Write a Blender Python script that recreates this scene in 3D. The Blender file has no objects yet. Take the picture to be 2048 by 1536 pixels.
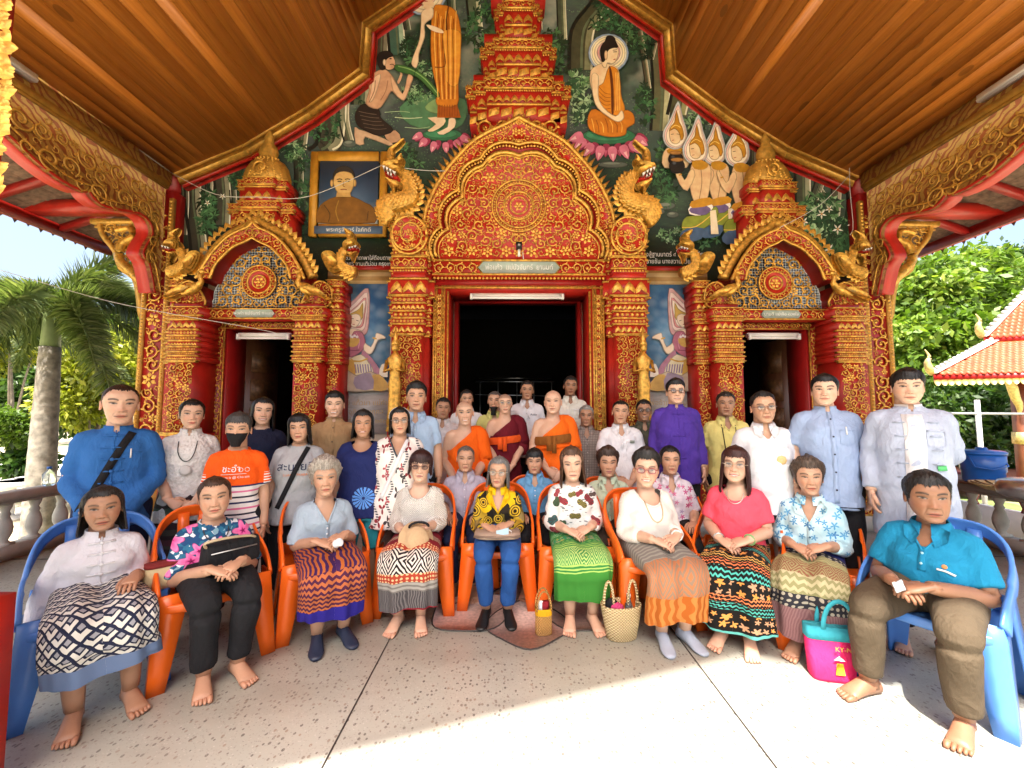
import bpy, bmesh, math, random
import numpy as np
from mathutils import Vector, Matrix, noise as mnoise
from mathutils.geometry import tessellate_polygon
R = math.radians
sc = bpy.context.scene
col = sc.collection
rng = random.Random(7)
nrng = np.random.default_rng(7)
FPX = 820.0                       # focal length in pixels of the 2048 px wide photograph
CAM = np.array([-0.135, 0.0, 1.50])
PITCH = math.atan(57/820); YAW = -math.atan(6/820)
cd = bpy.data.cameras.new('camera'); cam = bpy.data.objects.new('camera', cd); col.objects.link(cam)
cd.sensor_width = 36.0; cd.lens = 36.0*FPX/2048; cd.clip_start = 0.05; cd.clip_end = 2000
cam.location = CAM; cam.rotation_euler = (math.pi/2+PITCH, 0, YAW); sc.camera = cam
SUN_EL, SUN_AZ = 62.0, 196.0      # azimuth of the sun measured clockwise from +Y (it stands behind the camera, to its left)
w = bpy.data.worlds.new('World'); sc.world = w; w.use_nodes = True
wn = w.node_tree; bg = wn.nodes['Background']
sky = wn.nodes.new('ShaderNodeTexSky'); sky.sky_type = 'NISHITA'; sky.sun_disc = False
sky.sun_elevation = R(SUN_EL); sky.sun_rotation = R(SUN_AZ); sky.dust_density = 7.0; sky.air_density = 1.0; sky.ozone_density = 1.0
wn.links.new(sky.outputs[0], bg.inputs[0]); bg.inputs[1].default_value = 0.15
sd = bpy.data.lights.new('sun', 'SUN'); sun = bpy.data.objects.new('sun', sd); col.objects.link(sun)
sd.energy = 4.2; sd.angle = R(0.6); sd.color = (1.0, .955, .88)
sdir = Vector((math.sin(R(SUN_AZ))*math.cos(R(SUN_EL)), math.cos(R(SUN_AZ))*math.cos(R(SUN_EL)), math.sin(R(SUN_EL))))
sun.rotation_euler = sdir.to_track_quat('Z', 'Y').to_euler()
vs = sc.view_settings; vs.view_transform = 'Standard'; vs.look = 'None'; vs.gamma = 1.0; vs.use_curve_mapping = False
vs.exposure = 1.74
sc.cycles.use_denoising = True
try:
    sc.cycles.max_bounces = 7; sc.cycles.diffuse_bounces = 5; sc.cycles.glossy_bounces = 3
    sc.cycles.transmission_bounces = 4; sc.cycles.transparent_max_bounces = 6
    sc.cycles.sample_clamp_indirect = 6.0; sc.cycles.caustics_reflective = False; sc.cycles.caustics_refractive = False
except Exception: pass
_Rm = np.array(Matrix.Rotation(YAW, 3, 'Z') @ Matrix.Rotation(PITCH, 3, 'X'))
def ray(u, v):
    return _Rm @ np.array([(u-1024)/FPX, 1.0, (768-v)/FPX])
def P(u, v, Y):
    d = ray(u, v); return CAM + d*(Y-CAM[1])/d[1]
def PX(u, v, X):
    d = ray(u, v); return CAM + d*(X-CAM[0])/d[0]
def PZ(u, v, Z=0.0):
    d = ray(u, v); return CAM + d*(Z-CAM[2])/d[2]
def lin(h):
    h = h.lstrip('#'); o = []
    for i in (0, 2, 4):
        c = int(h[i:i+2], 16)/255; o.append(c/12.92 if c <= .04045 else ((c+.055)/1.055)**2.4)
    return tuple(o)
class NT:
    """small helper for building node trees"""
    def __init__(s, name):
        s.m = bpy.data.materials.new(name); s.m.use_nodes = True; s.t = s.m.node_tree
        s.bsdf = s.t.nodes['Principled BSDF']
    def node(s, typ, ins=None, **props):
        n = s.t.nodes.new('ShaderNode'+typ)
        for k, v in props.items(): setattr(n, k, v)
        for k, v in (ins or {}).items(): s.put(n.inputs[k], v)
        return n
    def put(s, sock, v):
        if isinstance(v, bpy.types.NodeSocket): s.t.links.new(v, sock)
        elif isinstance(v, (tuple, list)) and len(v) == 3 and sock.type == 'RGBA': sock.default_value = (*v, 1)
        else: sock.default_value = v
    def math(s, op, a, b=0.0, c=0.0, clamp=False):
        n = s.t.nodes.new('ShaderNodeMath'); n.operation = op; n.use_clamp = clamp
        s.put(n.inputs[0], a); s.put(n.inputs[1], b); s.put(n.inputs[2], c); return n.outputs[0]
    def coord(s, which='Object'):
        return s.node('TexCoord').outputs[which]
    def uv(s): return s.node('UVMap').outputs[0]
    def mapv(s, v, scale=(1, 1, 1), loc=(0, 0, 0), rot=(0, 0, 0)):
        return s.node('Mapping', {0: v, 1: loc, 2: rot, 3: scale}).outputs[0]
    def sep(s, v):
        n = s.node('SeparateXYZ', {0: v}); return n.outputs[0], n.outputs[1], n.outputs[2]
    def noise(s, v, scale, detail=3, rough=.55, dist=0.0):
        return s.node('TexNoise', {'Vector': v, 'Scale': scale, 'Detail': detail, 'Roughness': rough, 'Distortion': dist}).outputs['Fac']
    def vor(s, v, scale, feature='F1', out='Distance', rand=1.0):
        n = s.node('TexVoronoi', {'Vector': v, 'Scale': scale, 'Randomness': rand}, feature=feature)
        return n.outputs[out]
    def wave(s, v, scale, dist=0, prof='SIN', d='X', detail=2):
        return s.node('TexWave', {'Vector': v, 'Scale': scale, 'Distortion': dist, 'Detail': detail}, wave_profile=prof, bands_direction=d).outputs['Fac']
    def ramp(s, f, stops, interp='LINEAR'):
        n = s.node('ValToRGB', {0: f}); cr = n.color_ramp; cr.interpolation = interp
        while len(cr.elements) > 1: cr.elements.remove(cr.elements[-1])
        for i, (p, c) in enumerate(stops):
            e = cr.elements[0] if i == 0 else cr.elements.new(p)
            e.position = p; e.color = (*c, 1) if len(c) == 3 else c
        return n.outputs[0]
    def mix(s, f, a, b, blend='MIX'):
        n = s.t.nodes.new('ShaderNodeMix'); n.data_type = 'RGBA'; n.blend_type = blend
        s.put(n.inputs[0], f); s.put(n.inputs[6], a); s.put(n.inputs[7], b); return n.outputs[2]
    def step(s, a, e, w=.02):     # smooth 0..1 around e
        n = s.t.nodes.new('ShaderNodeMapRange'); n.interpolation_type = 'SMOOTHSTEP'
        s.put(n.inputs[0], a); n.inputs[1].default_value = e-w; n.inputs[2].default_value = e+w; return n.outputs[0]
    def out(s, base, rough=.6, metal=0.0, bump=None, bs=.3, bd=.01, spec=None, trans=0.0, sss=None, coat=0.0, emit=None):
        b = s.bsdf; s.put(b.inputs['Base Color'], base); s.put(b.inputs['Roughness'], rough); s.put(b.inputs['Metallic'], metal)
        if spec is not None: b.inputs['Specular IOR Level'].default_value = spec
        if trans: b.inputs['Transmission Weight'].default_value = trans
        if coat: b.inputs['Coat Weight'].default_value = coat; b.inputs['Coat Roughness'].default_value = .15
        if bump is not None:
            n = s.node('Bump', {'Height': bump, 'Strength': bs, 'Distance': bd}); s.t.links.new(n.outputs[0], b.inputs['Normal'])
        return s.m
M = {}
def mat(name, c, rough=.6, metal=0.0, var=.15, scale=6.0, bs=.15, bscale=40.0, spec=None, coat=0.0, trans=0.0):
    """plain material with uneven colour and a fine relief"""
    if name in M: return M[name]
    if isinstance(c, str): c = lin(c)
    t = NT(name); o = t.coord()
    n = t.noise(o, scale, 4)
    d = tuple(x*(1-var) for x in c); l = tuple(min(1, x*(1+var)) for x in c)
    base = t.ramp(n, [(.3, d), (.7, l)])
    M[name] = t.out(base, rough, metal, t.noise(o, bscale, 3) if bs else None, bs, .004, spec, trans, coat=coat)
    return M[name]
class MB:
    def __init__(s): s.V = []; s.F = {}; s.n = 0; s.C = []; s.UV = []
    def add(s, V, F, C=None):
        V = np.asarray(V, float).reshape(-1, 3)
        if isinstance(F, np.ndarray): F = [F]
        else:
            g = {}
            for f in F: g.setdefault(len(f), []).append(f)
            F = [np.array(x, int) for x in g.values()]
        for f in F: s.F.setdefault(f.shape[1], []).append(f+s.n)
        s.V.append(V); s.n += len(V)
        if C is not None:
            C = np.asarray(C, float); s.C.append(np.broadcast_to(C, (len(V), 3)) if C.ndim == 1 else C)
        return s
    def merge(s, o, T=None):
        if not o.n: return s
        V = np.concatenate(o.V)
        if T is not None: V = V @ T[:3, :3].T + T[:3, 3]
        F = [np.concatenate(x) for x in o.F.values()]
        for f in F: s.F.setdefault(f.shape[1], []).append(f+s.n)
        s.V.append(V); s.n += len(V)
        if o.C: s.C += o.C
        return s
    def box(s, c, d, rz=0.0, taper=1.0, C=None):
        x, y, z = (q/2 for q in d); V = []
        for k, t in ((-1, 1.0), (1, taper)):
            for a, b in ((-1, -1), (1, -1), (1, 1), (-1, 1)): V.append((a*x*t, b*y*t, k*z))
        V = np.array(V)
        if rz: cr, sr = math.cos(rz), math.sin(rz); V = np.c_[V[:, 0]*cr-V[:, 1]*sr, V[:, 0]*sr+V[:, 1]*cr, V[:, 2]]
        return s.add(V+np.array(c), np.array([(3, 2, 1, 0), (4, 5, 6, 7), (0, 1, 5, 4), (1, 2, 6, 5), (2, 3, 7, 6), (3, 0, 4, 7)]), C)
    def bx(s, x0, x1, y0, y1, z0, z1, C=None):
        return s.box(((x0+x1)/2, (y0+y1)/2, (z0+z1)/2), (abs(x1-x0), abs(y1-y0), abs(z1-z0)), C=C)
    def rings(s, rings, cap0=True, cap1=True, C=None, closed=True):
        rings = [np.asarray(r, float) for r in rings]; n = len(rings[0]); m = len(rings)
        V = np.concatenate(rings); idx = np.arange(n*m).reshape(m, n)
        a = idx[:-1]; b = idx[1:]
        if closed: a2, b2 = np.roll(a, -1, 1), np.roll(b, -1, 1)
        else: a, a2, b, b2 = a[:, :-1], a[:, 1:], b[:, :-1], b[:, 1:]
        Q = np.stack([a, a2, b2, b], -1).reshape(-1, 4); F = [Q]
        if C is not None and np.ndim(C) == 2: C = np.repeat(C, n, 0)
        if cap0: F.append(idx[0][::-1].reshape(1, n))
        if cap1: F.append(idx[-1].reshape(1, n))
        V0 = s.n
        for f in F: s.F.setdefault(f.shape[1], []).append(f+s.n)
        s.V.append(V); s.n += len(V)
        if C is not None:
            C = np.asarray(C, float); s.C.append(np.broadcast_to(C, (len(V), 3)) if C.ndim == 1 else C)
        return s
    def tube(s, path, rad, n=8, ref=None, cap=True, C=None, flat=1.0, a0=0.0):
        p = np.asarray(path, float); k = len(p)
        rad = np.broadcast_to(np.asarray(rad, float), (k,)) if np.ndim(rad) < 2 else np.asarray(rad, float)
        t = np.gradient(p, axis=0); t /= np.linalg.norm(t, axis=1)[:, None]+1e-9
        if ref is None:
            ref = np.array([0, 0, 1.0]) if abs(t[:, 2]).mean() < .8 else np.array([0, 1.0, 0])
        ref = np.asarray(ref, float)
        x = np.cross(ref, t); x /= np.linalg.norm(x, axis=1)[:, None]+1e-9
        y = np.cross(t, x)
        ang = np.arange(n)/n*2*math.pi+a0; ca, sa = np.cos(ang), np.sin(ang)
        rs = []
        for i in range(k):
            rx, ry = (rad[i], rad[i]*flat) if rad.ndim == 1 else rad[i]
            rs.append(p[i]+np.outer(ca*rx, x[i])+np.outer(sa*ry, y[i]))
        return s.rings(rs, cap, cap, C)
    def lathe(s, prof, n=16, c=(0, 0, 0), C=None):
        ang = np.arange(n)/n*2*math.pi
        return s.rings([np.c_[np.cos(ang)*r+c[0], np.sin(ang)*r+c[1], np.full(n, z+c[2])] for r, z in prof], C=C)
    def ball(s, c, r, n=8, m=6, C=None):
        r = np.broadcast_to(np.asarray(r, float), (3,)); rs = []
        for i in range(m+1):
            th = math.pi*i/m; th = min(max(th, .05), math.pi-.05)
            ang = np.arange(n)/n*2*math.pi
            rs.append(np.c_[c[0]+r[0]*math.sin(th)*np.cos(ang), c[1]+r[1]*math.sin(th)*np.sin(ang), np.full(n, c[2]-r[2]*math.cos(th))])
        return s.rings(rs, C=C)
    def prism(s, poly, y0, y1, C=None, axis='y'):
        """extrude an X,Z outline along Y (or a Y,Z outline along X)"""
        q = np.asarray(poly, float); n = len(q)
        area = np.sum(q[:, 0]*np.roll(q[:, 1], -1)-np.roll(q[:, 0], -1)*q[:, 1])
        if area < 0: q = q[::-1]
        tri = tessellate_polygon([[Vector((a, b, 0)) for a, b in q]])
        if axis == 'y': A = np.c_[q[:, 0], np.full(n, y0), q[:, 1]]; B = np.c_[q[:, 0], np.full(n, y1), q[:, 1]]
        elif axis == 'x': A = np.c_[np.full(n, y0), q[:, 0], q[:, 1]]; B = np.c_[np.full(n, y1), q[:, 0], q[:, 1]]
        else: A = np.c_[q[:, 0], q[:, 1], np.full(n, y0)]; B = np.c_[q[:, 0], q[:, 1], np.full(n, y1)]
        T = np.array([t for t in tri], int)
        i = np.arange(n); j = (i+1) % n
        Q = np.stack([i, j, j+n, i+n], -1)
        return s.add(np.r_[A, B], [T, T[:, ::-1]+n, Q] if False else list(map(tuple, T))+[tuple(t[::-1]+n) for t in T]+list(map(tuple, Q)), C)
    def inst(s, tpl, T):
        """place one template (V,F) under many 4x4 matrices T[k,4,4]"""
        V, F = tpl; T = np.asarray(T); k = len(T)
        if not k: return s
        W = np.einsum('kij,nj->kni', T[:, :3, :3], V)+T[:, None, :3, 3]
        off = (np.arange(k)*len(V))[:, None, None]
        for f in F: s.F.setdefault(f.shape[1], []).append((f[None]+off).reshape(-1, f.shape[1])+s.n)
        s.V.append(W.reshape(-1, 3)); s.n += k*len(V)
        return s
    def tpl(s):
        return np.concatenate(s.V), [np.concatenate(x) for x in s.F.values()]
    def mesh(s, name, m=None, smooth=False, uv=None, flip=False):
        me = bpy.data.meshes.new(name)
        V = np.concatenate(s.V) if s.V else np.zeros((0, 3))
        me.vertices.add(len(V)); me.vertices.foreach_set('co', V.ravel().astype(np.float32))
        Fs = [np.concatenate(x) for x in s.F.values()]
        tot = np.concatenate([np.full(len(f), f.shape[1]) for f in Fs]) if Fs else np.zeros(0, int)
        li = np.concatenate([f.ravel() for f in Fs]) if Fs else np.zeros(0, int)
        me.loops.add(len(li)); me.loops.foreach_set('vertex_index', li.astype(np.int32))
        me.polygons.add(len(tot)); st = np.r_[0, np.cumsum(tot)[:-1]] if len(tot) else tot
        me.polygons.foreach_set('loop_start', st.astype(np.int32))
        if smooth: me.polygons.foreach_set('use_smooth', np.ones(len(tot), bool))
        if s.C and sum(len(c) for c in s.C) == len(V):
            a = me.color_attributes.new('Col', 'FLOAT_COLOR', 'POINT')
            a.data.foreach_set('color', np.c_[np.concatenate(s.C), np.ones(len(V))].ravel().astype(np.float32))
        if s.UV:
            l = me.uv_layers.new(name='UVMap'); UVv = np.concatenate(s.UV)
            l.data.foreach_set('uv', UVv[li].ravel().astype(np.float32))
        me.update(calc_edges=True); me.validate()
        if m is not None: me.materials.append(m)
        return me
    def build(s, name, m=None, parent=None, smooth=False, **tags):
        return obj(name, s.mesh(name, m, smooth), parent, **tags)
def obj(name, me, parent=None, **tags):
    o = bpy.data.objects.new(name, me); col.objects.link(o)
    if parent is not None: o.parent = parent
    for k, v in tags.items(): o[k] = v
    return o
def thing(name, label, cat, loc=(0, 0, 0), rz=0.0, group=None):
    o = bpy.data.objects.new(name, None); col.objects.link(o); o.empty_display_size = .1
    o.location = loc; o.rotation_euler = (0, 0, rz); o['label'] = label; o['category'] = cat
    if group: o['group'] = group
    return o
def tag(o, label, cat, group=None):
    o['label'] = label; o['category'] = cat
    if group: o['group'] = group
    return o
def copytree(o, parent=None):
    c = o.copy(); col.objects.link(c); c.parent = parent
    for ch in o.children: copytree(ch, c)
    return c
def TM(loc=(0, 0, 0), ax=None, s=1.0):
    T = np.eye(4); T[:3, 3] = loc
    if ax is not None: T[:3, :3] = ax
    T[:3, :3] = T[:3, :3]*s; return T
def smoothpoly(pts, k=6, closed=True):
    """Catmull-Rom through points"""
    p = np.asarray(pts, float); n = len(p); o = []
    for i in range(n if closed else n-1):
        if closed: a, b, c, d = p[i-1], p[i], p[(i+1) % n], p[(i+2) % n]
        else: a, b, c, d = p[max(i-1, 0)], p[i], p[i+1], p[min(i+2, n-1)]
        for j in range(k):
            t = j/k
            o.append(.5*((2*b)+(c-a)*t+(2*a-5*b+4*c-d)*t*t+(3*b-a-3*c+d)*t**3))
    if not closed: o.append(p[-1])
    return np.array(o)
def text_mesh(s, size, depth=.002, align='CENTER'):
    cu = bpy.data.curves.new('lettering', 'FONT'); cu.body = s; cu.size = size; cu.extrude = depth/2
    cu.align_x = align; cu.align_y = 'CENTER'; cu.resolution_u = 3
    o = bpy.data.objects.new('lettering', cu); col.objects.link(o)
    me = bpy.data.meshes.new_from_object(o.evaluated_get(bpy.context.evaluated_depsgraph_get()))
    bpy.data.objects.remove(o); return me
def text(s, size, loc, m, parent=None, rx=math.pi/2, rz=0.0, depth=.002, name='lettering', sx=1.0):
    me = text_mesh(s, size, depth); me.materials.clear(); me.materials.append(m)
    o = obj(name, me, parent); o.location = loc; o.rotation_euler = (rx, 0, rz); o.scale = (sx, 1, 1); return o
def vcol_mat(name, rough=.5, bs=.1, bscale=60, spec=None, noise=.0):
    t = NT(name); a = t.node('VertexColor', layer_name='Col').outputs[0]; o = t.coord()
    if noise:
        n = t.noise(o, 9, 4); a = t.mix(noise, a, t.ramp(n, [(.3, (.3, .3, .3)), (.7, (.75, .75, .75))]), 'OVERLAY')
    M[name] = t.out(a, rough, 0, t.noise(o, bscale, 3), bs, .003, spec); return M[name]
# ================================================================== materials of the place
GOLD = mat('gold_paint', (.68, .37, .065), .36, .55, .45, 22, .35, 90)
GOLD_D = mat('aged_gold_paint', (.60, .33, .06), .45, .45, .35, 14, .3, 70)
GOLD_F = mat('flat_ochre_gold', (.52, .27, .045), .5, .15, .25, 12, .2, 60)
RED = mat('vermilion_paint', (.42, .016, .009), .42, 0, .22, 5, .12, 60)
RED_D = mat('deep_red_paint', (.33, .011, .010), .38, 0, .2, 4, .1, 50)
RED_B = mat('bright_red_edge_paint', (.47, .020, .012), .4, 0, .12, 4, .08, 40)
WHITE = mat('white_paint', (.78, .77, .74), .45, 0, .05, 8, .08)
BLACK = mat('black_plastic', (.012, .012, .013), .45, 0, .2)
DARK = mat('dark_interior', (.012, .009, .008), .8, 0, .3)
STEEL = mat('brushed_steel', (.55, .55, .54), .3, .9, .08, 20, .1)
STONE = mat('weathered_cement', (.42, .41, .37), .8, 0, .2, 5, .35, 50)
LETTER_W = mat('white_lettering', (.8, .8, .76), .6, 0, .05)
TUBE = mat('frosted_tube', (.9, .9, .88), .3, 0, .02)
def terrazzo():
    t = NT('terrazzo'); o = t.coord('Object')
    n1 = t.noise(o, 1.1, 5); base = t.ramp(n1, [(.25, (.45, .455, .395)), (.75, (.55, .55, .48))])
    x, y, z = t.sep(o)
    v = t.vor(t.mapv(o, (1, .75, 1)), 46); k = t.vor(t.mapv(o, (1, .75, 1)), 46, out='Color')
    kx, ky, kz = t.sep(k)
    dark = t.math('MULTIPLY', t.math('LESS_THAN', v, .32), t.math('GREATER_THAN', kx, .5))
    base = t.mix(t.math('MULTIPLY', dark, .8), base, t.ramp(ky, [(0, (.07, .06, .05)), (.5, (.2, .17, .14)), (1, (.36, .27, .19))]))
    v2 = t.vor(o, 115); k2x, k2y, _ = t.sep(t.vor(o, 115, out='Color'))
    d2 = t.math('MULTIPLY', t.math('LESS_THAN', v2, .4), t.math('GREATER_THAN', k2x, .55))
    base = t.mix(t.math('MULTIPLY', d2, .5), base, t.ramp(k2y, [(0, (.2, .18, .16)), (.6, (.45, .4, .33)), (1, (.75, .72, .67))]))
    st = t.noise(t.mapv(o, (.5, 1.6, 1)), 2.2, 6); base = t.mix(t.math('MULTIPLY', t.step(st, .55, .12), .32), base, (.33, .30, .25)); st2 = t.noise(o, .7, 7, .7); base = t.mix(t.math('MULTIPLY', t.step(st2, .6, .05), .25), base, (.27, .24, .2))
    return t.out(base, t.ramp(t.noise(o, 4, 4), [(.3, (.3,)*3), (.7, (.5,)*3)]), 0, t.noise(o, 35, 2), .05, .002)
M['terrazzo'] = terrazzo()
def wood(name, c0, c1, c2, ax=1):
    t = NT(name); o = t.coord(); r = t.node('ObjectInfo').outputs['Random']
    off = t.node('CombineXYZ', {0: t.math('MULTIPLY', r, 37.0), 1: t.math('MULTIPLY', r, 91.0), 2: t.math('MULTIPLY', r, 13.0)}).outputs[0]
    p = t.node('VectorMath', {0: o, 1: off}, operation='ADD').outputs[0]
    s = [9, 9, 9]; s[ax] = .55
    g = t.noise(t.mapv(p, tuple(s)), 1.6, 6, .65, .8)
    s2 = [60, 60, 60]; s2[ax] = 1.2
    f = t.noise(t.mapv(p, tuple(s2)), 1.0, 3)
    base = t.ramp(g, [(.25, c0), (.52, c1), (.8, c2)])
    base = t.mix(.35, base, t.ramp(f, [(.3, c0), (.7, c2)]))
    kn = t.vor(t.mapv(p, tuple(2.2 if i != ax else 1.0 for i in range(3))), 1.0)
    base = t.mix(t.math('MULTIPLY', t.math('LESS_THAN', kn, .09), .55), base, tuple(q*.35 for q in c0))
    tone = t.ramp(r, [(0, (.92, .92, .91)), (.5, (.97, .97, .97)), (1, (1.03, 1.02, 1.0))])
    base = t.mix(1.0, base, tone, 'MULTIPLY')
    M[name] = t.out(base, .38, 0, f, .12, .003); return M[name]
wood('varnished_teak', (.30, .085, .010), (.50, .16, .020), (.62, .235, .04))
wood('dark_carved_wood', (.05, .018, .008), (.085, .032, .014), (.13, .05, .02), 2)
# ================================================================== floor, threshold, ground
fl = MB().bx(-5.75, 5.75, -2.6, 6.0, -.25, 0).build('floor', M['terrazzo'], kind='structure')
JOINT = mat('dark_joint', (.05, .04, .035), .6, 0, .2)
for a, b in (((798, 1243), (700, 1430)), ((1331, 1242), (1450, 1400))):
    A, B = PZ(*a), PZ(*b); d = (B-A)/np.linalg.norm(B-A); A = A-d*2.2; B = B+d*1.6; n = np.array([-d[1], d[0], 0])*.0035
    MB().prism([(A+n)[:2], (A-n)[:2], (B-n)[:2], (B+n)[:2]], .001, .004, axis='z').build('joint', JOINT, fl)
for y in (.25, 4.35):
    MB().bx(-5.6, 5.6, y-.006, y+.006, .001, .003).build('joint', JOINT, fl)
PETAL = mat('pink_terrazzo', (.55, .38, .33), .4, 0, .25, 45, .05)
fc = np.array([.0, 3.62])
for k in range(8):
    a = -math.pi/2+k*math.pi/4+math.pi/8*0
    L, W = .86, .30
    q = smoothpoly([(.22, -.02), (.42, -W*.75), (.64, -W), (.8, -W*.6), (L+.06, 0), (.8, W*.6), (.64, W), (.42, W*.75), (.22, .02)], 4)
    def rot(q): return np.c_[q[:, 0]*math.cos(a)-q[:, 1]*math.sin(a)+fc[0], q[:, 0]*math.sin(a)+q[:, 1]*math.cos(a)+fc[1]]
    z3 = rot(q); z3 = np.r_[z3, z3[:1]]; MB().tube(np.c_[z3, np.full(len(z3), .006)], .006, 4, ref=(0, 0, 1), cap=False).build('petal_outline', JOINT, fl)
    MB().prism(rot(q), .001, .003+k*.0006, axis='z').build('petal', PETAL, fl)
MB().bx(-5.2, 5.2, 5.25, 6.0, 0, .15).build('threshold_step', STONE, kind='structure')
MB().bx(-1.35, 1.35, 4.62, 5.25, 0, .26).build('door_step', STONE, kind='structure')
t = NT('sandy_ground'); o = t.coord(); n = t.noise(o, .35, 6); n2 = t.noise(o, 3, 5)
g = t.mix(t.step(n, .56, .06), t.ramp(n2, [(.3, (.36, .30, .2)), (.7, (.52, .45, .33))]), t.ramp(n2, [(.3, (.07, .11, .03)), (.7, (.15, .2, .05))]))
M['ground'] = t.out(g, .9, 0, t.noise(o, 14, 4), .4, .03)
MB().bx(-300, 300, -60, 400, -1.0, -.55).build('ground', M['ground'], kind='structure')
MB().bx(-5.7, 5.7, -2.55, 13.9, -.6, -.252).build('porch_plinth', STONE, kind='structure')
# ================================================================== ceiling
PROF = [(5.05, 5.00), (4.06, 5.44), (3.17, 6.02), (2.40, 6.64), (2.37, 7.38), (1.2, 8.25), (0.0, 9.1)]
Y0, Y1 = -2.0, 6.0
ceil = thing('porch_ceiling', 'varnished brown plank ceiling sloping up on both sides of the porch', 'ceiling'); ceil['kind'] = 'structure'
plank_cache = {}
def planks(sg):
    for i in range(len(PROF)-1):
        a, b = np.array(PROF[i]), np.array(PROF[i+1]); L = np.linalg.norm(b-a); d = (b-a)/L; nn = np.array([d[1], -d[0]])
        if nn[1] < 0: nn = -nn
        k = max(1, round(L/.128)) if i not in (3,) else 3
        w_ = L/k; ang = math.atan2(d[1], d[0]*sg)
        key = (round(w_, 3), i == 3)
        for j in range(k):
            ys = [Y0]+sorted([Y0+rng.uniform(1.2, 6.8)] if rng.random() < .3 else [])+[Y1]
            for y0, y1 in zip(ys[:-1], ys[1:]):
                c = a+d*w_*(j+.5); m = MB(); ww, ll, th = w_-.004, y1-y0-.003, .02
                m.add([(-ww/2, 0, 0), (-ww/2+.004, 0, -.005), (ww/2-.004, 0, -.005), (ww/2, 0, 0), (ww/2, 0, th), (-ww/2, 0, th),
                       (-ww/2, ll, 0), (-ww/2+.004, ll, -.005), (ww/2-.004, ll, -.005), (ww/2, ll, 0), (ww/2, ll, th), (-ww/2, ll, th)],
                      [(0, 1, 7, 6), (1, 2, 8, 7), (2, 3, 9, 8), (3, 4, 10, 9), (4, 5, 11, 10), (5, 0, 6, 11), (5, 4, 3, 2, 1, 0), (6, 7, 8, 9, 10, 11)])
                o = m.build('plank', M['varnished_teak'], ceil)
                o.location = (c[0]*sg, y0, c[1]+.012); o.rotation_euler = (0, -ang if sg > 0 else math.pi-ang, 0)
                if sg < 0: o.rotation_euler = (0, -(math.atan2(-d[1], d[0])) , 0)
    q = [(x*sg, z+.06) for x, z in PROF]+[(x*sg, z+.16) for x, z in PROF[::-1]]
    MB().prism(q, Y0, Y1+.1).build('roof_deck', M['varnished_teak'], ceil)
planks(1); planks(-1)
def offset(prof, dist):
    p = np.array(prof); o = []
    for i in range(len(p)):
        ds = []
        if i: ds.append((p[i]-p[i-1])/np.linalg.norm(p[i]-p[i-1]))
        if i < len(p)-1: ds.append((p[i+1]-p[i])/np.linalg.norm(p[i+1]-p[i]))
        n = sum(np.array([-q[1], q[0]]) for q in ds); n = n/np.linalg.norm(n); c = max(.5, float(np.dot(n, np.array([-ds[0][1], ds[0][0]]))))
        o.append(p[i]+n*dist/c)
    return np.array(o)
cor = thing('mural_cornice', 'gold and red moulding framing the mural under the plank ceiling', 'cornice')
for sg in (1, -1):
    def band(d0, d1, y0, y1, m, nm):
        A, B = offset(PROF, d0), offset(PROF, d1); q = np.r_[A, B[::-1]]; q[:, 0] *= sg
        for i in range(len(PROF)-1):
            MB().prism([A[i]*(sg, 1), A[i+1]*(sg, 1), B[i+1]*(sg, 1), B[i]*(sg, 1)], y0+i*.0007, y1).build(nm, m, cor)
    band(.005, .055, 5.80, 5.99, GOLD_F, 'upper_moulding'); band(.055, .15, 5.86, 5.99, GOLD_D, 'gold_band'); band(.15, .20, 5.90, 5.99, RED, 'red_band')
# ================================================================== carved relief templates (X,Z plane facing -Y, unit radius)
def scroll_tpl(turns=1.35, seg=20, r0=.98, r1=.22, tr=.13, leaves=5, boss=True):
    m = MB(); t = np.linspace(0, 1, seg); a = t*turns*2*math.pi; r = r0+(r1-r0)*t**.9
    rad = tr*(.55+.6*np.sin(np.pi*np.clip(t*.9+.1, 0, 1)))
    p = np.c_[np.cos(a)*r, -.12-0*a, np.sin(a)*r]
    m.tube(p, rad, 4, ref=(0, 1, 0), a0=0, flat=1.1)
    for i in range(leaves):
        k = int((i+.5)/leaves*seg*.75); ang = a[k]+.5; b = p[k]; L = .5; q = np.array([math.cos(ang), 0, math.sin(ang)]); s = np.array([-q[2], 0, q[0]])
        m.add([b-q*.05, b+q*.22+s*.16, b+q*L+s*.1, b+q*.24-s*.1, b+q*.24+np.array([0, -.16, 0])], [(0, 1, 4), (1, 2, 4), (2, 3, 4), (3, 0, 4)])
    if boss:
        n = 5; ang = np.arange(n)/n*2*math.pi
        m.add(np.r_[np.c_[np.cos(ang)*.2, np.zeros(n)-.02, np.sin(ang)*.2], [[0, -.24, 0]]], [(i, (i+1) % n, n) for i in range(n)])
    return m.tpl()
def flower_tpl(n=6, inner=.28):
    m = MB()
    for i in range(n):
        a = i/n*2*math.pi; q = np.array([math.cos(a), 0, math.sin(a)]); s = np.array([-q[2], 0, q[0]])
        m.add([q*.2, q*.6+s*.3, q*1.0, q*.6-s*.3, q*.6+np.array([0, -.28, 0])], [(0, 1, 4), (1, 2, 4), (2, 3, 4), (3, 0, 4)])
    a = np.arange(6)/6*2*math.pi
    m.add(np.r_[np.c_[np.cos(a)*inner, np.zeros(6)-.1, np.sin(a)*inner], [[0, -.42, 0]]], [(i, (i+1) % 6, 6) for i in range(6)])
    return m.tpl()
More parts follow.
